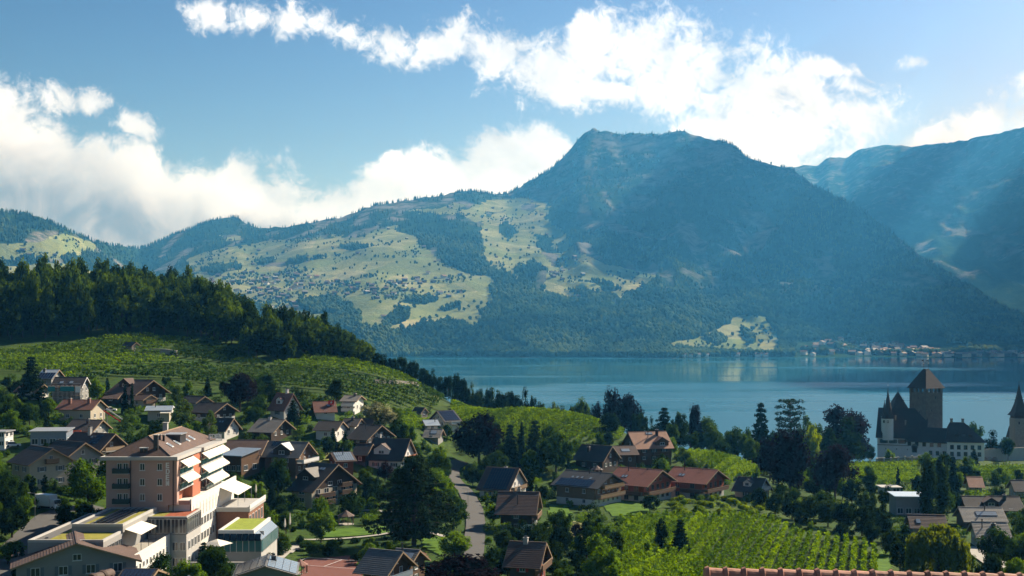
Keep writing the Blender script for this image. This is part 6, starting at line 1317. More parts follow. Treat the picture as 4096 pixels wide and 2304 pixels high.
        for k in range(14):
            d = rg.normal(size=3); d /= np.linalg.norm(d); q = rg.uniform(.3, .9); c.append((d[0] * .38 * q, d[1] * .38 * q, .48 + d[2] * .30 * q)); r.append(rg.uniform(.15, .24))
        cm = crown_mesh('crown', np.array(c), np.array(r), 1300, .062, 'leaf_' + sub, S, up=.5); tm = trunk_mesh('trunk', .4, .03, [])
    elif base == 'ball':
        cm = crown_mesh('crown', np.array([(0, 0, .5)] * 3), np.array([.42, .45, .40]), 1500, .045, 'leaf_green', S, core=.9); tm = trunk_mesh('trunk', .3, .03, [])
    PROTO[key] = (cm, tm); return PROTO[key]
PLANTS = []
NAMES = {'broad': 'broadleaf_tree', 'bright': 'broadleaf_tree', 'dark': 'broadleaf_tree', 'copper': 'copper_beech', 'yellow': 'golden_tree', 'cream': 'cream_tree', 'forest': 'forest_tree', 'birch': 'birch_tree', 'spruce': 'spruce_tree', 'cedar': 'cedar_tree',
         'bigcedar': 'cedar_tree', 'cypress': 'cypress_tree', 'poplar': 'poplar_tree', 'yew': 'yew_tree', 'willow': 'willow_tree', 'shrub': 'shrub', 'ball': 'topiary_ball'}
CATS = {'shrub': 'shrub', 'topiary_ball': 'shrub'}
def plant(kind, loc, h, w, label, group=None, var=0, rz=None, sink=.25):
    base = kind.split('_')[0]; nm = NAMES[base]; cm, tm = proto(kind, var); asp = {'spruce': .48, 'cypress': .15, 'poplar': .27, 'yew': .36, 'birch': .6, 'willow': 1.1, 'bigcedar': 1.02, 'cedar': .95}.get(base, .92)
    o = empty(nm, (loc[0], loc[1], loc[2] - sink), rz if rz is not None else rnd.uniform(0, 6.28)); s = w / asp; o.scale = (s, s, h); tag(o, label, CATS.get(nm, 'tree'), group)
    mobj('crown', cm, o); mobj('trunk', tm, o); PLANTS.append((loc[0], loc[1], w / 2)); return o
KEEP = ('willow', 'poplar', 'yew', 'big', 'second purple', 'massive', 'fresh green', 'light green tree standing', 'loose dark', 'bushy sunlit')
def tree(kind, u, vt, vb, wpx, label, group=None, var=0, Y=None):
    g = onground(u, Y) if Y else ray_ground(u, vb); k = g.y / F; h = g.z
    if any(q in label for q in KEEP): HOUSES.append((g.x, g.y, 0, wpx * k * .34, wpx * k * .34, u, vt, HOR - (g.z - EYE) / k, g.y))
    top = EYE - (vt - HOR) * k; return plant(kind, g, max(1.5, top - g.z + .25), wpx * k, label, group, var)
# ------------------------------------------------------------------ single trees that stand out
T = tree
T('bigcedar', 414, 455, 546, 98, 'huge dark spreading cedar in the middle of the village gardens')
T('copper', 479, 415, 466, 56, 'great round copper beech below the lakeside vine slope', var=1)
T('copper', 240, 374, 412, 38, 'dark copper beech at the foot of the hillside vines', var=2)
T('cream', 379, 400, 433, 40, 'tree covered in pale cream blossom at the foot of the vines', var=1)
T('cypress', 521.5, 421, 468, 8, 'tall thin black cypress beside the solar-grid house')
T('cypress', 530, 472, 505, 7, 'slim dark cypress beside the gable of the solar-grid house')
T('spruce', 535, 420, 472, 24, 'tall dark conifer behind the thin cypress', var=1)
T('spruce', 510, 424, 470, 20, 'dark conifer between the copper beech and the thin cypress', var=2)
T('broad', 556, 434, 474, 40, 'broad green tree beside the dark old chalet', var=3)
T('yew', 661, 517, 553, 15, 'black columnar yew in the near vineyard')
T('spruce', 680, 519, 554, 20, 'loose dark conifer beside the black columnar yew', var=3)
T('willow', 938, 523, 580, 62, 'big weeping willow with yellow-green trailing branches')
T('poplar', 927, 455, 517, 19, 'dark poplar of the tall pair below the castle, the broader one', var=1)
T('poplar', 941, 451, 516, 18, 'dark poplar of the tall pair below the castle, the taller one', var=2)
T('spruce', 953, 456, 500, 16, 'ragged dark spruce beside the tall poplar pair', var=1)
T('cedar', 790, 399, 440, 36, 'flat-topped dark cedar standing before the lake', Y=560)
T('spruce', 761, 402, 445, 26, 'tall narrow conifer beside the flat-topped cedar', var=2, Y=545)
T('copper', 843, 403, 452, 54, 'large round dark beech rising beside the castle', var=3, Y=566)
T('dark', 843, 420, 456, 44, 'dome-shaped dark tree with a sunlit green rim before the large beech', var=1, Y=540)
T('yellow', 812, 426, 452, 26, 'bright yellow-green tree glowing among dark beeches', var=1, Y=530)
T('copper', 790, 432, 500, 54, 'massive purple-black beech above the near vineyard', var=0, Y=400)
T('copper', 835, 446, 502, 46, 'second purple-black beech standing nearer the castle vines', var=2, Y=395)
T('copper', 770, 440, 480, 30, 'smaller purple-black beech beside the half-timbered house', var=1, Y=440)
T('copper', 614, 391, 430, 32, 'dark copper beech on the lake shore, tallest of its clump', var=1, Y=570)
T('copper', 630, 396, 432, 30, 'dark copper beech on the lake shore beside the tallest', var=2, Y=566)
T('copper', 596, 400, 430, 20, 'small dark copper beech at the green end of its clump', var=3, Y=575)
T('broad', 580, 395, 428, 24, 'round green tree beside the dark shore beeches', var=1, Y=570)
T('birch', 554, 395, 428, 14, 'slim birch silhouetted against the lake', var=1, Y=575)
T('spruce', 664, 407, 440, 26, 'pointed dark spruce against the lake behind the orange roof', var=0, Y=540)
T('copper', 694, 407, 446, 22, 'dark beech beside the pointed shore spruce', var=0, Y=545)
T('dark', 680, 411, 446, 22, 'dense dark tree between the spruce and the beech', var=2, Y=535)
T('broad', 707, 419, 456, 32, 'green tree behind the lakeside vine patch', var=2, Y=520); T('broad', 690, 433, 458, 20, 'low rounded tree beside the orange-roofed house', var=0, Y=500)
T('broad', 738, 425, 450, 30, 'wide green tree behind the half-timbered house', var=1, Y=530)
T('spruce', 31, 356, 399, 26, 'tall dark pine rising above the white house', var=3)
T('birch', 182, 399, 434, 30, 'leafy pale birch in front of the sheet-roofed house', var=2)
T('birch', 209, 410, 444, 20, 'slender pale birch behind the hotel roof', var=3)
T('bright', 97, 377, 404, 20, 'light green tree beside the scaffolding', var=2)
T('birch', 176, 382, 408, 14, 'tall airy birch at the foot of the vines', var=1)
T('bright', 88, 458, 510, 46, 'light green tree standing beside the hotel wall', var=1)
T('broad', 278, 458, 502, 30, 'rounded tree before the slate-roofed timber house', var=4)
T('bright', 321, 511, 543, 36, 'fresh green tree beside the garden gazebo', var=3)
T('bright', 456, 529, 562, 36, 'bushy sunlit tree beside the lane', var=4)
T('bright', 392, 540, 556, 26, 'low bright tree behind the slab-roofed house', var=1)
T('dark', 337, 378, 404, 15, 'dark oval tree at the edge of the hillside vines', var=3)
T('spruce', 293, 400, 425, 16, 'dark conifer in front of the white villa', var=0)
T('spruce', 333, 428, 450, 10, 'small pointed spruce beside the bungalow', var=1); T('spruce', 345, 430, 452, 9, 'smaller spruce next to the pointed one', var=2)
T('spruce', 125, 382, 414, 7, 'narrow dark conifer beside the shed', var=2); T('cypress', 132, 382, 414, 4, 'thin cypress before the big dark chalet')
T('copper', 385, 462, 482, 18, 'small purple-leaved tree under the black-roofed house', var=1)
T('broad', 440, 455, 480, 26, 'green tree by the bend of the lane', var=2)
T('dark', 610, 412, 436, 26, 'dark bushy tree under the shore beeches', var=4)
T('broad', 560, 508, 540, 28, 'bushy tree on the garden slope below the black-roofed chalet', var=1)
T('dark', 592, 514, 540, 26, 'dark tree among the garden shrubs', var=1); T('copper', 577, 524, 540, 14, 'small red-leaved tree on the straw-coloured slope', var=2)
T('dark', 650, 495, 512, 22, 'dark bush tree between lawn and vineyard', var=3)
T('dark', 996, 432, 452, 26, 'dark rounded tree between residence and church', var=1, Y=598); T('broad', 972, 420, 445, 24, 'green tree behind the residence roof', var=1, Y=628)
T('spruce', 974, 449, 466, 10, 'small dark conifer before the residence', var=1)
T('broad', 1000, 528, 576, 44, 'leafy green tree beside the pale road', var=4); T('dark', 990, 552, 590, 30, 'dark rounded tree under the leafy one', var=2)
T('copper', 460, 556, 600, 84, 'purple-leaved tree spreading at the foot of the lane', var=2)
T('cypress', 210, 508, 531, 5, 'dark clipped cypress beside the pool garden', var=0); T('cypress', 216, 507, 532, 5, 'second clipped cypress beside the pool garden', var=0)
T('cypress', 45, 474, 496, 7, 'dark columnar hedge tree before the beige apartment house', 'columnar trees below the apartment house'); T('cypress', 33, 475, 500, 8, 'dark columnar hedge tree before the beige apartment house', 'columnar trees below the apartment house')
T('cypress', 55, 480, 498, 5, 'dark columnar hedge tree before the beige apartment house', 'columnar trees below the apartment house')
T('broad', 24, 484, 512, 14, 'upright green tree above the drive', var=3)
T('cypress', 898, 466, 492, 4, 'single pencil cypress among the castle vines')
T('dark', 12, 500, 540, 40, 'dark tree mass beside the hotel drive', var=1); T('bright', 8, 540, 566, 40, 'lit bushes above the hotel drive', var=2)
T('cypress', 15, 545, 585, 8, 'dark column tree beside the moss-roofed wing', 'columnar trees beside the hotel wing'); T('cypress', 22, 546, 586, 8, 'dark column tree beside the moss-roofed wing', 'columnar trees beside the hotel wing')
T('broad', 163, 555, 592, 40, 'green tree in front of the white hotel wing', var=2); T('bright', 190, 560, 596, 36, 'light bushy tree below the slatted pergola', var=3)
for i, (uu, vt, vb, w) in enumerate(((262, 543, 548, 6), (266, 540, 545, 5), (258, 546, 551, 6), (270, 538, 543, 5), (282, 532, 549, 16), (300, 534, 546, 9), (247, 562, 568, 5))):
    T('ball', uu, vt, vb, w, 'clipped round box ball in the pool garden', 'clipped box balls in the pool garden')

# ------------------------------------------------------------------ vineyards: every row a hedge of leaves on posts
VINE_POLYS = []; SOILS = []
def row_mesh(P_, hgt, wid, per_m, size, mt, rg, posts=True):
    d = np.diff(P_[:, :2], axis=0); seg = np.hypot(d[:, 0], d[:, 1]); cum = np.concatenate([[0], np.cumsum(seg)]); Lr = cum[-1]; n = max(12, int(Lr * per_m)); s = rg.uniform(0, Lr, n)
    thin = fbm(s / 2.2, s * 0 + P_[0, 1], 3, 8); s = s[thin > .12]; n = len(s)
    x = np.interp(s, cum, P_[:, 0]); y = np.interp(s, cum, P_[:, 1]); z = np.interp(s, cum, P_[:, 2]); hh = hgt * (.75 + .5 * fbm(s / 1.3, s * 0 + P_[0, 0], 2, 4))
    t = rg.uniform(.15, 1, n) ** .7; pos = np.stack([x + rg.normal(size=n) * wid * .5, y + rg.normal(size=n) * wid * .5, z + t * hh], -1)
    nrm = rg.normal(size=(n, 3)) * .7 + np.array([0, 0, .7]); nrm /= np.linalg.norm(nrm, axis=1)[:, None]; a_ = np.cross(nrm, rg.normal(size=(n, 3))); a_ /= np.linalg.norm(a_, axis=1)[:, None]; b2 = np.cross(nrm, a_)
    sz = size * rg.uniform(.6, 1.4, n)[:, None]; a_ = a_ * sz * .7; b2 = b2 * sz * .5
    v = np.stack([pos - a_, pos + b2, pos + a_, pos - b2], 1).reshape(-1, 3); return v, np.arange(4 * n).reshape(n, 4)
def vineyard(label, poly, direction, spacing, hgt, per_m, size, mt, wid=.35, bend=0.0, gaps=(), seed=1, alt=None, altpoly=None):
    """poly: picture outline of the plot; rows run along `direction` degrees on the ground"""
    W3 = ray_many([p[0] for p in poly], [p[1] for p in poly]); P2 = [(p[0], p[1]) for p in W3]; VINE_POLYS.append(P2); SOILS.append((poly, label)); rg = np.random.default_rng(seed)
    a = R(direction); ca, sa = math.cos(a), math.sin(a); cen = W3.mean(0); root = empty('vineyard', cen); tag(root, label, 'vineyard')
    al = [(p[0] - cen[0]) * ca + (p[1] - cen[1]) * sa for p in P2]; ac = [-(p[0] - cen[0]) * sa + (p[1] - cen[1]) * ca for p in P2]; nr = 0
    for k, c in enumerate(np.arange(min(ac) + spacing / 2, max(ac), spacing)):
        if k in gaps: continue
        t = np.arange(min(al), max(al), 1.0); cc = c + bend * (t / 60) ** 2 + (fbm(t / 30, t * 0 + k * .13, 2, 3) - .5) * .8
        x = cen[0] + t * ca - cc * sa; y = cen[1] + t * sa + cc * ca; ins = inpoly(x, y, P2)
        for (px, py, pa, ex, ey, *_r) in HOUSES:
            dx, dy = x - px, y - py; ins &= ~((np.abs(dx * math.cos(pa) + dy * math.sin(pa)) < ex) & (np.abs(-dx * math.sin(pa) + dy * math.cos(pa)) < ey))
        for rp, rw in ROADS:
            if len(rp) and abs(rp[:, 0].mean() - cen[0]) < 250:
                dd = np.min((x[:, None] - rp[None, ::4, 0]) ** 2 + (y[:, None] - rp[None, ::4, 1]) ** 2, 1); ins &= dd > (rw * .55) ** 2
        edges = np.flatnonzero(np.diff(np.concatenate([[0], ins.astype(int), [0]])))
        for s0, s1 in zip(edges[::2], edges[1::2]):
            if s1 - s0 < 4: continue
            P_ = np.stack([x[s0:s1] - cen[0], y[s0:s1] - cen[1], hz(x[s0:s1], y[s0:s1]) - cen[2]], -1); v, f = row_mesh(P_, hgt, wid, per_m, size, mt, rg)
            mobj('vine_row', mesh_np('vine_row', v, f, MATS[mt]), root)
    return root
V = vineyard
HILL_V = [(-30, 356), (0, 353), (40, 348), (75, 345), (100, 339), (130, 336), (165, 338), (190, 341), (160, 352), (163, 358), (190, 361), (140, 367), (100, 374), (60, 382), (40, 374), (0, 374), (-30, 378)]
V('sunlit hillside vineyard of level rows around the stone hut', HILL_V, 0, 6.4, 2.2, 15, .62, 'leaf_vine', bend=1.0, seed=2, wid=.45)
V('dark steep vineyard wedge with slanting rows beside the wood', [(191, 339), (215, 341), (236, 352), (262, 364), (275, 368), (230, 364), (196, 360), (168, 357), (172, 350)], 62, 4.2, 2.0, 18, .55, 'leaf_vine_deep', seed=3, wid=.4)
V('deep green lower vineyard sweeping along the foot of the hill', [(40, 384), (100, 376), (140, 369), (200, 364), (262, 369), (300, 372), (345, 375), (385, 382), (420, 391), (455, 401), (470, 405), (440, 409), (400, 409), (372, 403), (345, 396), (300, 391), (262, 387), (200, 384), (165, 380), (120, 376), (60, 392)], 0, 6.4, 2.2, 15, .62, 'leaf_vine_deep', bend=1.0, seed=4, wid=.45)
V('bright upper vineyard curving over the shoulder of the hill', [(262, 366), (300, 362), (345, 358.5), (368, 358.5), (395, 367), (425, 378), (450, 388), (474, 396), (455, 399), (420, 389), (385, 380), (345, 373), (300, 370)], 0, 6.0, 2.2, 15, .62, 'leaf_vine', bend=-.6, seed=5, wid=.45)
V('bright vineyard ridge in front of the lake', [(460, 405), (478, 402), (500, 405), (520, 409.5), (545, 412), (575, 416), (600, 421), (620, 429), (634, 434), (622, 441), (600, 442), (560, 446), (520, 443), (500, 441), (484, 428), (462, 424), (450, 414)], 66, 2.5, 2.1, 17, .5, 'leaf_vine', seed=6, wid=.48)
V('large bright vineyard filling the near slope', [(610, 600), (616, 556), (622, 522), (655, 518), (700, 519), (745, 517), (775, 523), (800, 536), (840, 541), (870, 547), (880, 556), (866, 600)], 74, 2.15, 2.2, 21, .46, 'leaf_vine', wid=.52, seed=7)
V('sloping vineyard patch behind the red-tiled chalets', [(675, 459), (690, 453), (715, 455), (735, 460), (755, 468), (765, 474), (755, 483), (735, 481), (718, 476), (700, 465)], 70, 2.3, 2.1, 19, .48, 'leaf_vine', seed=8, wid=.48)
V('terraced vineyard below the castle balustrade', [(846, 466), (880, 465.5), (918, 464.5), (922, 484), (880, 486.5), (850, 485)], -6, 3.6, 2.1, 18, .5, 'leaf_vine', seed=9, wid=.6)
V('narrow terraced vineyard under the castle wall', [(958, 470), (990, 469), (1040, 468), (1040, 483), (990, 484), (962, 478)], -3, 5.0, 2.2, 18, .5, 'leaf_vine', seed=10, wid=.6)
V('small vine plot between the white villa and the lake ridge', [(395, 413), (415, 412), (430, 419), (425, 430), (408, 432), (396, 424)], 68, 2.2, 2.0, 16, .5, 'leaf_vine', seed=12, wid=.6)
for pl_, lab_ in SOILS: poly_area_patch('vineyard_soil', pl_, 'vine_soil', .12, 'shade-tinted soil under the ' + lab_, 1)

# ------------------------------------------------------------------ the wood on the hill
cnt = 0; spots = []
FOR = [(-60, 341), (0, 340), (60, 337), (110, 332), (160, 334), (190, 336.5), (215, 340), (240, 351), (265, 361), (300, 358.5), (345, 355), (372, 355.5)]
fe = ray_many([p[0] for p in FOR], [p[1] + 1 for p in FOR]); feu = np.array([p[0] for p in FOR], float); feY = np.minimum(fe[:, 1], np.interp(feu, [0, 200, 260, 300, 372], [640, 600, 552, 548, 542]))
rgf = np.random.default_rng(5)
DEPTH = [(-60, 175), (60, 165), (150, 140), (220, 95), (260, 80), (330, 60), (372, 20)]
for row_ in range(22):
    off = row_ * 8.2
    for uu in np.arange(-34, 372, 15.5 if row_ < 3 else 17.0):
        u_ = uu + rgf.uniform(-6, 6) + (row_ % 2) * 8; y_ = np.interp(u_, feu, feY) + off + rgf.uniform(-3, 3) + 3
        if off > np.interp(u_, [d[0] for d in DEPTH], [d[1] for d in DEPTH]) or u_ > 374: continue
        spots.append((u_, y_, row_))
rgf.shuffle(spots); spots = sorted(spots, key=lambda s: s[2])[:292]
WOODS = [('leafy tree on the lower edge of the hill wood above the sunlit vines', 'lower edge of the hill wood'), ('leafy tree at the lakeward tip of the hill wood', 'lakeward tip of the hill wood'), ('leafy tree on the edge of the hill wood above the dark vineyard wedge', 'wood edge above the dark wedge'),
         ('leafy tree on the shoulder of the hill wood behind its edge', 'shoulder of the hill wood'), ('leafy tree inside the hill wood behind its lower edge', 'inside of the hill wood'), ('tall leafy tree on the crest of the hill wood against the far slopes', 'crest of the hill wood')]
for u_, y_, row_ in spots:
    g = onground(u_, y_); h = rgf.uniform(17, 25) * (1 if u_ < 230 else .8) * (.75 if u_ > 335 else 1) * (.8 if row_ == 0 else 1.0) * (1.15 if u_ < 130 else 1); w = rgf.uniform(9, 13) * (.85 if u_ > 250 else 1)
    plant('forest', g, h, w, *WOODS[0 if row_ < 2 and u_ < 190 else 1 if u_ > 330 else 2 if u_ > 190 and row_ < 2 else 3 if u_ > 190 else 4 if row_ < 8 else 5], var=int(rgf.integers(6)), sink=.8)
# trees on the shore side of the hill
SH = [(378, 352, 548, 14), (386, 355, 545, 14), (394, 358, 545, 12), (402, 357, 548, 16), (413, 360, 545, 17), (424, 367, 545, 15), (432, 370, 545, 13), (441, 376, 548, 14), (448, 376, 548, 14), (456, 372, 560, 14), (464, 377, 560, 14), (471, 384, 562, 12),
      (480, 388, 575, 14), (490, 388, 575, 16), (500, 389, 572, 18), (512, 389, 572, 18), (523, 390, 572, 18), (533, 395, 572, 14), (541, 402, 570, 12), (562, 404, 570, 12), (571, 404, 572, 10), (587, 405, 565, 12), (478, 392, 560, 12), (505, 393, 560, 14), (518, 394, 562, 14), (642, 410, 560, 16), (650, 418, 550, 12), (655, 424, 540, 12), (636, 414, 545, 14)]
for i, (u_, vt, y_, w) in enumerate(SH):
    tree('dark', u_, vt, 0, w, 'dark leafy tree on the wooded shore edge of the hill', 'trees along the shore edge', var=i % 5, Y=y_)
SH2 = [(716, 428, 560, 22), (728, 432, 560, 16), (748, 430, 570, 16), (806, 418, 590, 20), (818, 424, 590, 16), (775, 428, 560, 22), (860, 438, 590, 20), (870, 446, 580, 12), (700, 436, 520, 16), (672, 424, 520, 18), (1008, 436, 590, 14), (722, 440, 510, 20), (752, 440, 500, 20), (795, 440, 520, 26), (820, 440, 540, 26), (850, 442, 560, 22)]
for i, (u_, vt, y_, w) in enumerate(SH2):
    tree('broad', u_, vt, 0, w, 'green tree in the belt along the village shore', 'shore belt trees', var=i % 5, Y=y_)

BELT = [(775, 492, 516, 24), (792, 496, 520, 26), (810, 496, 523, 26), (828, 500, 527, 28), (846, 500, 531, 28), (862, 504, 536, 28), (876, 498, 528, 24), (884, 512, 542, 24), (760, 488, 508, 20), (890, 528, 556, 22), (852, 478, 506, 24), (866, 488, 514, 22), (872, 520, 545, 20), (800, 508, 526, 18), (842, 522, 541, 18), (900, 540, 572, 26), (886, 486, 508, 18)]
for i, (u_, vt, vb, w) in enumerate(BELT): tree('dark', u_, vt, vb, w, 'dark tree of the shaded belt between the near vineyard and the poplars', 'shaded belt by the near vineyard', var=i % 5)
# ------------------------------------------------------------------ garden trees and shrubs between the houses
REG = [(-20, 372), (45, 384), (110, 392), (165, 384), (200, 388), (262, 391), (300, 395), (345, 400), (372, 408), (400, 414), (440, 415), (455, 420), (480, 432), (500, 444), (560, 450), (600, 446), (640, 444), (660, 446), (700, 450), (740, 448), (790, 452), (850, 462), (960, 466), (1040, 466), (1040, 592), (-20, 592)]
grid_p = {}
def free(x, y, r, top_v, u, Yt):
    for (px, py, pa, ex, ey, hu, hvr, hvb, hY) in HOUSES:
        dx, dy = x - px, y - py
        if abs(dx * math.cos(pa) + dy * math.sin(pa)) < ex + r * .75 and abs(-dx * math.sin(pa) + dy * math.cos(pa)) < ey + r * .75: return False
        if hvb and Yt < hY:       # keep the walls and roofs that the picture shows in view
            wpx = (max(ex, ey) * .95 + r) * F / hY
            if abs(u - hu) < wpx and top_v < hvb - (hvb - hvr) * .30: return False
    for rp, rw in ROADS:
        if np.min((rp[:, 0] - x) ** 2 + (rp[:, 1] - y) ** 2) < (rw * .5 + r * .5) ** 2: return False
    for vp in VINE_POLYS:
        if inpoly(np.array([x]), np.array([y]), vp)[0]: return False
    return True
rgs = np.random.default_rng(21)
cu_ = rgs.uniform(-16, 1036, 5200); cv_ = 372 + (592 - 372) * rgs.uniform(0, 1, 5200) ** 1.0
ok = inpoly(cu_, cv_, REG)
for pl in OPEN: ok &= ~inpoly(cu_, cv_, pl)
cu_, cv_ = cu_[ok], cv_[ok]; C3 = ray_many(cu_, cv_)
KINDS = [('shrub_green', 'rounded green garden shrub', 'green garden shrubs'), ('shrub_bright', 'sunny light green garden shrub', 'light garden shrubs'), ('shrub_dark', 'dark evergreen garden shrub', 'dark garden shrubs'),
         ('broad', 'green garden tree', 'green garden trees'), ('bright', 'light green fruit tree', 'light fruit trees'), ('dark', 'dark bushy garden tree', 'dark garden trees'), ('spruce', 'small dark garden conifer', 'garden conifers')]
KP = np.array([.27, .15, .20, .15, .10, .11, .02]); n_k = {}
CUT = (' with ', ' beside ', ' below ', ' above ', ' behind ', ' whose ', ' at ', ' set ', ' among ', ' under ', ' covered ', ' sloping ', ' next ', ' half ', ' partly ', ' wrapped ', ' in ', ' closest ', ' against ', ' between ', ' near ', ' on ', ' against ')
def short(lab):
    k = min([lab.find(c) for c in CUT if lab.find(c) > 0] or [len(lab)]); return lab[:k]
HS = [(o.location.x, o.location.y, short(o['label'])) for o in list(COL.objects) if o.parent is None and o.get('category') in ('house', 'hotel', 'castle', 'church', 'pool hall')]
def near_name(x, y): return min(HS, key=lambda q: (q[0] - x) ** 2 + (q[1] - y) ** 2)[2]
extra = {0: [], 1: [], 2: []}
cand = sorted(zip(cu_, cv_, C3), key=lambda q: q[2][1])
for (u_, v_, p) in cand:
    k = int(rgs.choice(7, p=KP)); kind, lab, grp = KINDS[k]
    if k < 3: h = rgs.uniform(1.8, 4.2); w = h * rgs.uniform(.9, 1.5)
    elif k == 6: h = rgs.uniform(4, 8); w = h * .45
    else: h = rgs.uniform(4.5, 9.0); w = h * rgs.uniform(.75, 1.0)
    r = w / 2; topv = HOR - (p[2] + h - EYE) * F / p[1]
    if topv < 372 or any((p[0] - a) ** 2 + (p[1] - b) ** 2 < (.62 * (r + c)) ** 2 for a, b, c in PLANTS if abs(p[1] - b) < 14): continue
    if not free(p[0], p[1], r, topv, u_, p[1]): continue
    nm_ = near_name(p[0], p[1])
    if k < 3 and sum(n_k.get(q, 0) for q in range(3)) >= 225:
        extra[k].append((p, h, w)); PLANTS.append((p[0], p[1], r)); continue
    plant(kind, p, h, w, lab + ' near the ' + nm_, grp + ' near the ' + nm_, var=int(rgs.integers(4))); n_k[k] = n_k.get(k, 0) + 1
for k, lst in extra.items():
    if not lst: continue
    vs, fs, b0 = [], [], 0; rg = np.random.default_rng(60 + k)
    for (p, h, w) in lst:
        c = rg.normal(size=(7, 3)); c /= np.linalg.norm(c, axis=1)[:, None]; c = c * np.array([w * .3, w * .3, h * .26]) + np.array([p[0], p[1], p[2] + h * .46]); v, f = leaves(c, np.full(7, min(w, h) * .26), 250, .32, rg); vs.append(v); fs.append(f + b0); b0 += len(v)
    tag(mobj('shrubbery', mesh_np('shrubbery', np.concatenate(vs), np.concatenate(fs), MATS['leaf_' + KINDS[k][0].split('_')[1]])), ('green', 'light', 'dark')[k] + ' shrubbery filling the farther village gardens', kind='stuff')
if DEBUG: print('GARDEN', n_k, len(PLANTS), {k: len(v) for k, v in extra.items()})
# golden wild growth above the near vineyard
for i in range(60):
    u_ = rgs.uniform(672, 768); v_ = rgs.uniform(499, 517); p = ray_ground(u_, v_)
    plant('shrub_yellow' if rgs.uniform() < .75 else 'shrub_bright', p, rgs.uniform(1.6, 3.2), rgs.uniform(2.2, 4.2), 'tall golden-green scrub on the bank above the near vineyard', 'golden scrub on the bank', var=int(rgs.integers(4)))
# ------------------------------------------------------------------ far shore: woods, hedgerow trees, chalets, villages
VB = [[(205, 278), (250, 272), (300, 274), (345, 282), (400, 276), (440, 270), (480, 274), (490, 279), (440, 284), (400, 288), (345, 296), (300, 294), (250, 288), (215, 288)], [(300, 284), (340, 288), (420, 290), (460, 290), (475, 294), (430, 300), (380, 300), (340, 299)],
      [(225, 292), (265, 288), (330, 300), (320, 308), (290, 312), (250, 305)], [(545, 268), (585, 270), (600, 280), (570, 284), (550, 280)], [(10, 250), (60, 254), (75, 264), (30, 262)], [(560, 256), (585, 258), (590, 266), (565, 266)]]
rgm = np.random.default_rng(77)
NR, NC = ZZ.shape
def sheet_pt(i, j):
    """bilinear point on the far slope; i row, j column as floats"""
    i0 = np.clip(i.astype(int), 0, NR - 2); j0 = np.clip(j.astype(int), 0, NC - 2); a = i - i0; b_ = j - j0
    return [(A[i0, j0] * (1 - a) + A[i0 + 1, j0] * a) * (1 - b_) + (A[i0, j0 + 1] * (1 - a) + A[i0 + 1, j0 + 1] * a) * b_ for A in (XX, YY, ZZ)]
def far_trees(name, label, x, y, z, h, w, mt, conifer, rg):
    n = len(x); k = 4; ang = rg.uniform(0, 6.28, n)[:, None] + np.arange(k)[None] * 2 * np.pi / k
    jit_ = rg.uniform(.7, 1.25, (n, k)); rings = []
    prof_ = np.where(conifer[:, None], np.array([[.9, .10], [.55, .48]]).reshape(1, 4), np.array([[.62, .18], [1.0, .58]]).reshape(1, 4))
    for q in range(2):
        rr = prof_[:, q * 2][:, None] * (w / 2)[:, None] * jit_; zz_ = (z + prof_[:, q * 2 + 1] * h)[:, None] + rg.uniform(-.06, .06, (n, k)) * h[:, None]
        rings.append(np.stack([x[:, None] + rr * np.cos(ang + q * .6), y[:, None] + rr * np.sin(ang + q * .6), zz_], -1))
    top = np.stack([x + rg.uniform(-.1, .1, n) * w, y, z + h], -1)[:, None]; bot = np.stack([x, y, z - .1 * h], -1)[:, None]
    V_ = np.concatenate([bot, rings[0], rings[1], top], 1); m_ = 2 * k + 2; base = np.arange(n)[:, None] * m_; F_ = []
    for q in range(k):
        r = (q + 1) % k; F_ += [[0, 1 + r, 1 + q], [1 + q, 1 + r, 1 + k + r], [1 + q, 1 + k + r, 1 + k + q], [1 + k + q, 1 + k + r, 1 + 2 * k]]
    F_ = np.array(F_); return tag(mobj(name, mesh_np(name, V_.reshape(-1, 3), (base[:, :, None] + F_[None]).reshape(-1, 3), MATS[mt])), label, kind='stuff')
fw, N, b = mat('far_foliage'); geo = N.new('ShaderNodeNewGeometry'); n1 = N.noise(geo.outputs['Position'], .03, 4, .65)
n2 = N.noise(geo.outputs['Position'], .0035, 4, .6); ff = N.math('MULTIPLY_ADD', N.math('SUBTRACT', n2, .5), 1.3, n1)
N.l.new(N.ramp(ff, [(.25, (.009, .020, .009)), (.5, (.028, .052, .015)), (.72, (.075, .105, .026))]), b.inputs['Base Color']); b.inputs['Roughness'].default_value = 1; b.inputs['Specular IOR Level'].default_value = 0
n = 96000; i_ = rgm.uniform(0, 1, n) ** 1.35 * (NR - 1); j_ = rgm.uniform(0, 1, n) * (NC - 1)
x, y, z = sheet_pt(i_, j_); u_ = 512 + F * x / y; v_ = HOR - (z - EYE) * F / y
ej = edge_jit(x, y); md = is_meadow(u_ + ej, v_ + ej * .35)
clump = fbm(x / 140, y / 160, 4, 55); gul = gully(x, y, z)
ok = (~md) & (gul < .45) & (u_ > -40) & (u_ < 1070) & (z > 2)
village = (u_ > 795) & (v_ > 342 - 6 * np.exp(-((u_ - 905) / 60) ** 2))
ok &= ~(village & (clump < .60)); ok &= (rgm.uniform(0, 1, n) < np.where(y < 4800, 1.0, np.where(y < 6200, .70, .42)))
x, y, z, u_, v_ = [q[ok] for q in (x, y, z, u_, v_)]
con = (rgm.uniform(0, 1, len(x)) < np.clip((z - 150) / 500, .12, .95)); h = rgm.uniform(12, 23, len(x)) * np.where(con, 1.15, 1.0); w = np.where(con, h * .42, h * rgm.uniform(.6, .95, len(x)))
far_trees('far_forest', 'blue-green woods covering the far mountainside', x, y, z, h, w, 'far_foliage', con, rgm)
if DEBUG: print('FAR TREES', len(x))
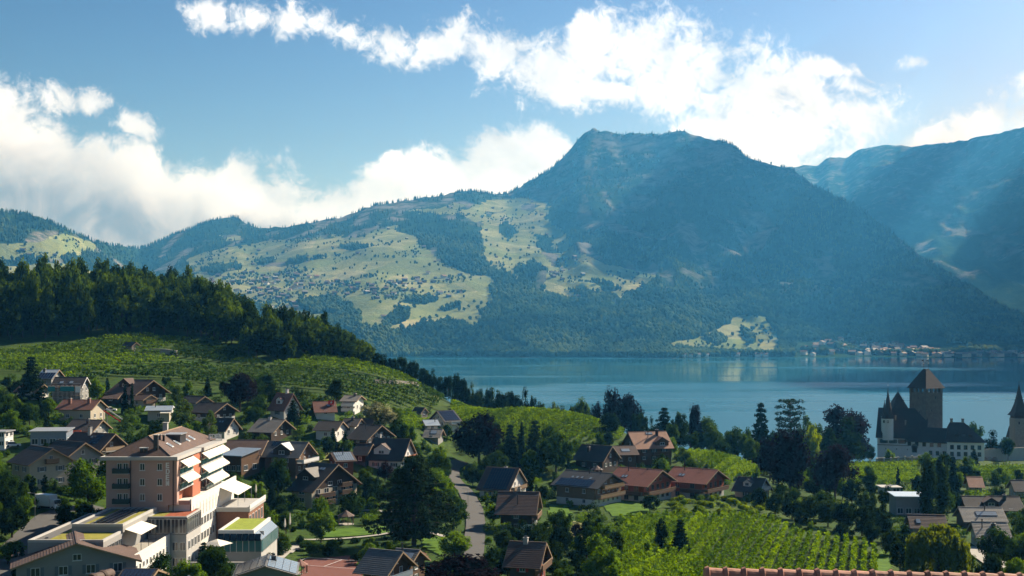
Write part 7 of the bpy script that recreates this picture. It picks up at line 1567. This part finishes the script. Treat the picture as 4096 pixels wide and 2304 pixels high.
n = 26000; i_ = rgm.uniform(0, 1, n) ** 1.1 * (NR - 1); j_ = rgm.uniform(0, NC - 1, n); x, y, z = sheet_pt(i_, j_); u_ = 512 + F * x / y; v_ = HOR - (z - EYE) * F / y; ej = edge_jit(x, y); md = is_meadow(u_ + ej, v_ + ej * .35)
inv = np.zeros(n, bool)
for p in VB: inv |= inpoly(u_, v_, p)
cl_ = fbm(x / 110, y / 150, 3, 66); hd_ = np.abs(fbm(x / 420 + 3, y / 260, 2, 70) - .5) < .006
ok = md & (((inv) & (cl_ > .45)) | ((cl_ > .64) & ~inv) | (hd_ & (rgm.uniform(0, 1, n) < .8)))
x, y, z = x[ok], y[ok], z[ok]; h = rgm.uniform(6, 13, len(x)); far_trees('hedgerows', 'dark orchard and hedgerow trees woven through the far villages', x, y, z, h, h * rgm.uniform(.8, 1.2, len(x)), 'far_foliage', np.zeros(len(x), bool), rgm)
# trees standing on the skylines
jj = rgm.uniform(0, NC - 1, 2600); x, y, z = sheet_pt(np.full(2600, NR - 1.001) - rgm.uniform(0, 1.5, 2600), jj); u_ = 512 + F * x / y
keep = (rgm.uniform(0, 1, 2600) < np.where((u_ > 560) & (u_ < 640), .12, np.where(u_ < 250, .9, .6))) & (fbm(u_ / 9, u_ * 0, 3, 12) > .42) & ~((u_ > 255) & (u_ < 305))
x, y, z = x[keep], y[keep], z[keep]; h = rgm.uniform(12, 26, len(x)); far_trees('ridge_trees', 'dark spruces standing along the mountain skyline', x, y, z, h, h * .36, 'far_foliage', np.ones(len(x), bool), rgm)
# hedgerow trees and chalets on the open meadows
n = 9000; i_ = rgm.uniform(0, 1, n) ** 1.1 * (NR - 1); j_ = rgm.uniform(0, NC - 1, n); x, y, z = sheet_pt(i_, j_); u_ = 512 + F * x / y; v_ = HOR - (z - EYE) * F / y; ej = edge_jit(x, y); md = is_meadow(u_ + ej, v_ + ej * .35)
inv = np.zeros(n, bool)
for p in VB: inv |= inpoly(u_, v_, p)
def chalet_mesh(nm, wallm, roofm):
    m = MB(); m.poly([(-.5, -.5, -.5), (.5, -.5, -.5), (.5, -.5, .42), (-.5, -.5, .42)], wallm); m.poly([(.5, .5, -.5), (-.5, .5, -.5), (-.5, .5, .42), (.5, .5, .42)], wallm)
    for sx in (-1, 1):
        q = [(sx * .5, -.5, -.5), (sx * .5, .5, -.5), (sx * .5, .5, .42), (sx * .5, 0, .74), (sx * .5, -.5, .42)]; m.poly(q if sx > 0 else q[::-1], wallm)
    for sg_ in (-1, 1):
        q = [(-.6, sg_ * .66, .34), (.6, sg_ * .66, .34), (.6, 0, .78), (-.6, 0, .78)]; m.poly(q if sg_ < 0 else q[::-1], roofm); q2 = [(a, c, d - .04) for a, c, d in q]; m.poly(q2[::-1] if sg_ < 0 else q2, roofm)
    return m.mesh(nm)
FC = [chalet_mesh('far_chalet', 'timber_dark', 'tile_brown'), chalet_mesh('far_chalet', 'render_white', 'tile_brown'), chalet_mesh('far_chalet', 'timber_brown', 'tile_dark'), chalet_mesh('far_chalet', 'render_cream', 'tile_rust'), chalet_mesh('far_chalet', 'timber_dark', 'tile_grey')]
VARS = ('dark timber', 'white-walled brown-roofed', 'black-roofed timber', 'cream rust-roofed', 'grey-roofed timber')
def far_house(p, s, var, label, group, rz):
    label = VARS[var] + ' ' + label; group = VARS[var] + ' houses, ' + group
    o = mobj('far_chalet', FC[var], None, (p[0], p[1], p[2] + s * .25), rz); o.scale = (s * 1.15, s, s * .72); tag(o, label, 'house', group)
nb = 0; taken = []
def spaced(px, py, d):
    if any(abs(px - a) < d and abs(py - b_) < d * 1.4 for a, b_ in taken): return False
    taken.append((px, py)); return True
for q in np.flatnonzero(inv & md)[:600]:
    if nb >= 120: break
    if spaced(x[q], y[q], 26): far_house((x[q], y[q], z[q]), rgm.uniform(11, 17), int(rgm.choice(5, p=[.3, .2, .25, .1, .15])), 'chalet of the village on the far slope', 'village on the far slope', R(rgm.uniform(-50, 50))); nb += 1
for q in np.flatnonzero(md & ~inv & (u_ > 190) & (u_ < 660) & (v_ < 322)):
    if nb >= 165: break
    if spaced(x[q], y[q], 70 + 260 * fbm(np.array([x[q] / 300]), np.array([y[q] / 500]), 2, 14)[0]): far_house((x[q], y[q], z[q]), rgm.uniform(9, 14), int(rgm.choice(5, p=[.45, .05, .3, .05, .15])), 'barn standing alone on the sunny far meadows', 'barns on the far meadows', R(rgm.uniform(-50, 50))); nb += 1
# lakeside village on the right
nl_ = 0
for tr_ in range(4000):
    if nl_ >= 150: break
    u0 = rgm.uniform(800, 1040); j0 = (u0 + 90) / 2.5; i0 = rgm.uniform(2, 60); px, py, pz = [float(a) for a in sheet_pt(np.array([i0]), np.array([j0]))]; vv = HOR - (pz - EYE) * F / py
    if vv < 343 - 7 * math.exp(-((u0 - 905) / 60) ** 2) or pz < 2 or rgm.uniform() > (.35 + .65 * math.exp(-((u0 - 905) / 55) ** 2)): continue
    if spaced(px, py, 17): far_house((px, py, pz + 1.5), rgm.uniform(13, 19), int(rgm.choice(5, p=[.1, .35, .1, .25, .2])), 'small house of the lakeside village across the water', 'lakeside village across the water', R(rgm.uniform(-60, 60))); nl_ += 1
for (uu, vv_) in ((683, 352), (690, 350), (697, 353), (705, 351), (737, 352), (758, 352), (522, 355), (765, 346)):
    p = at(uu, vv_, 3900); i0 = 3.0; px, py, pz = [float(a) for a in sheet_pt(np.array([i0]), np.array([(uu + 90) / 2.5]))]
    far_house((px, py, max(pz, 1)), 15, 1, 'boathouse at the water edge on the far shore', 'boathouses on the far shore', R(rgm.uniform(-30, 30)))
# single trees on the meadows: individual things
tm_ = []
rg5 = np.random.default_rng(8)
for k in range(4):
    c, r = shell(rg5, 9, .34, .36, .55, .18, .28); tm_.append(crown_mesh('crown', c, r, 220, .16, 'leaf_dark', 900 + k, core=.85))
nt = 0
for q in np.flatnonzero(md & (u_ > -10) & (u_ < 775)):
    if nt >= 210: break
    if inv[q] and rgm.uniform() < .2: continue
    if fbm(np.array([x[q] / 180]), np.array([y[q] / 220]), 3, 91)[0] < .47 and not inv[q]: continue
    if not spaced(x[q], y[q], 16): continue
    o = mobj('meadow_tree', tm_[nt % 4], None, (x[q], y[q], z[q] - .5), rgm.uniform(0, 6)); hh = rgm.uniform(9, 17); o.scale = (hh * .95, hh * .95, hh); tag(o, 'round dark tree dotted on the far meadows', 'tree', 'trees dotted on the far meadows'); nt += 1
if DEBUG: print('FAR HOUSES', nb, nl_, 'MEADOW TREES', nt)
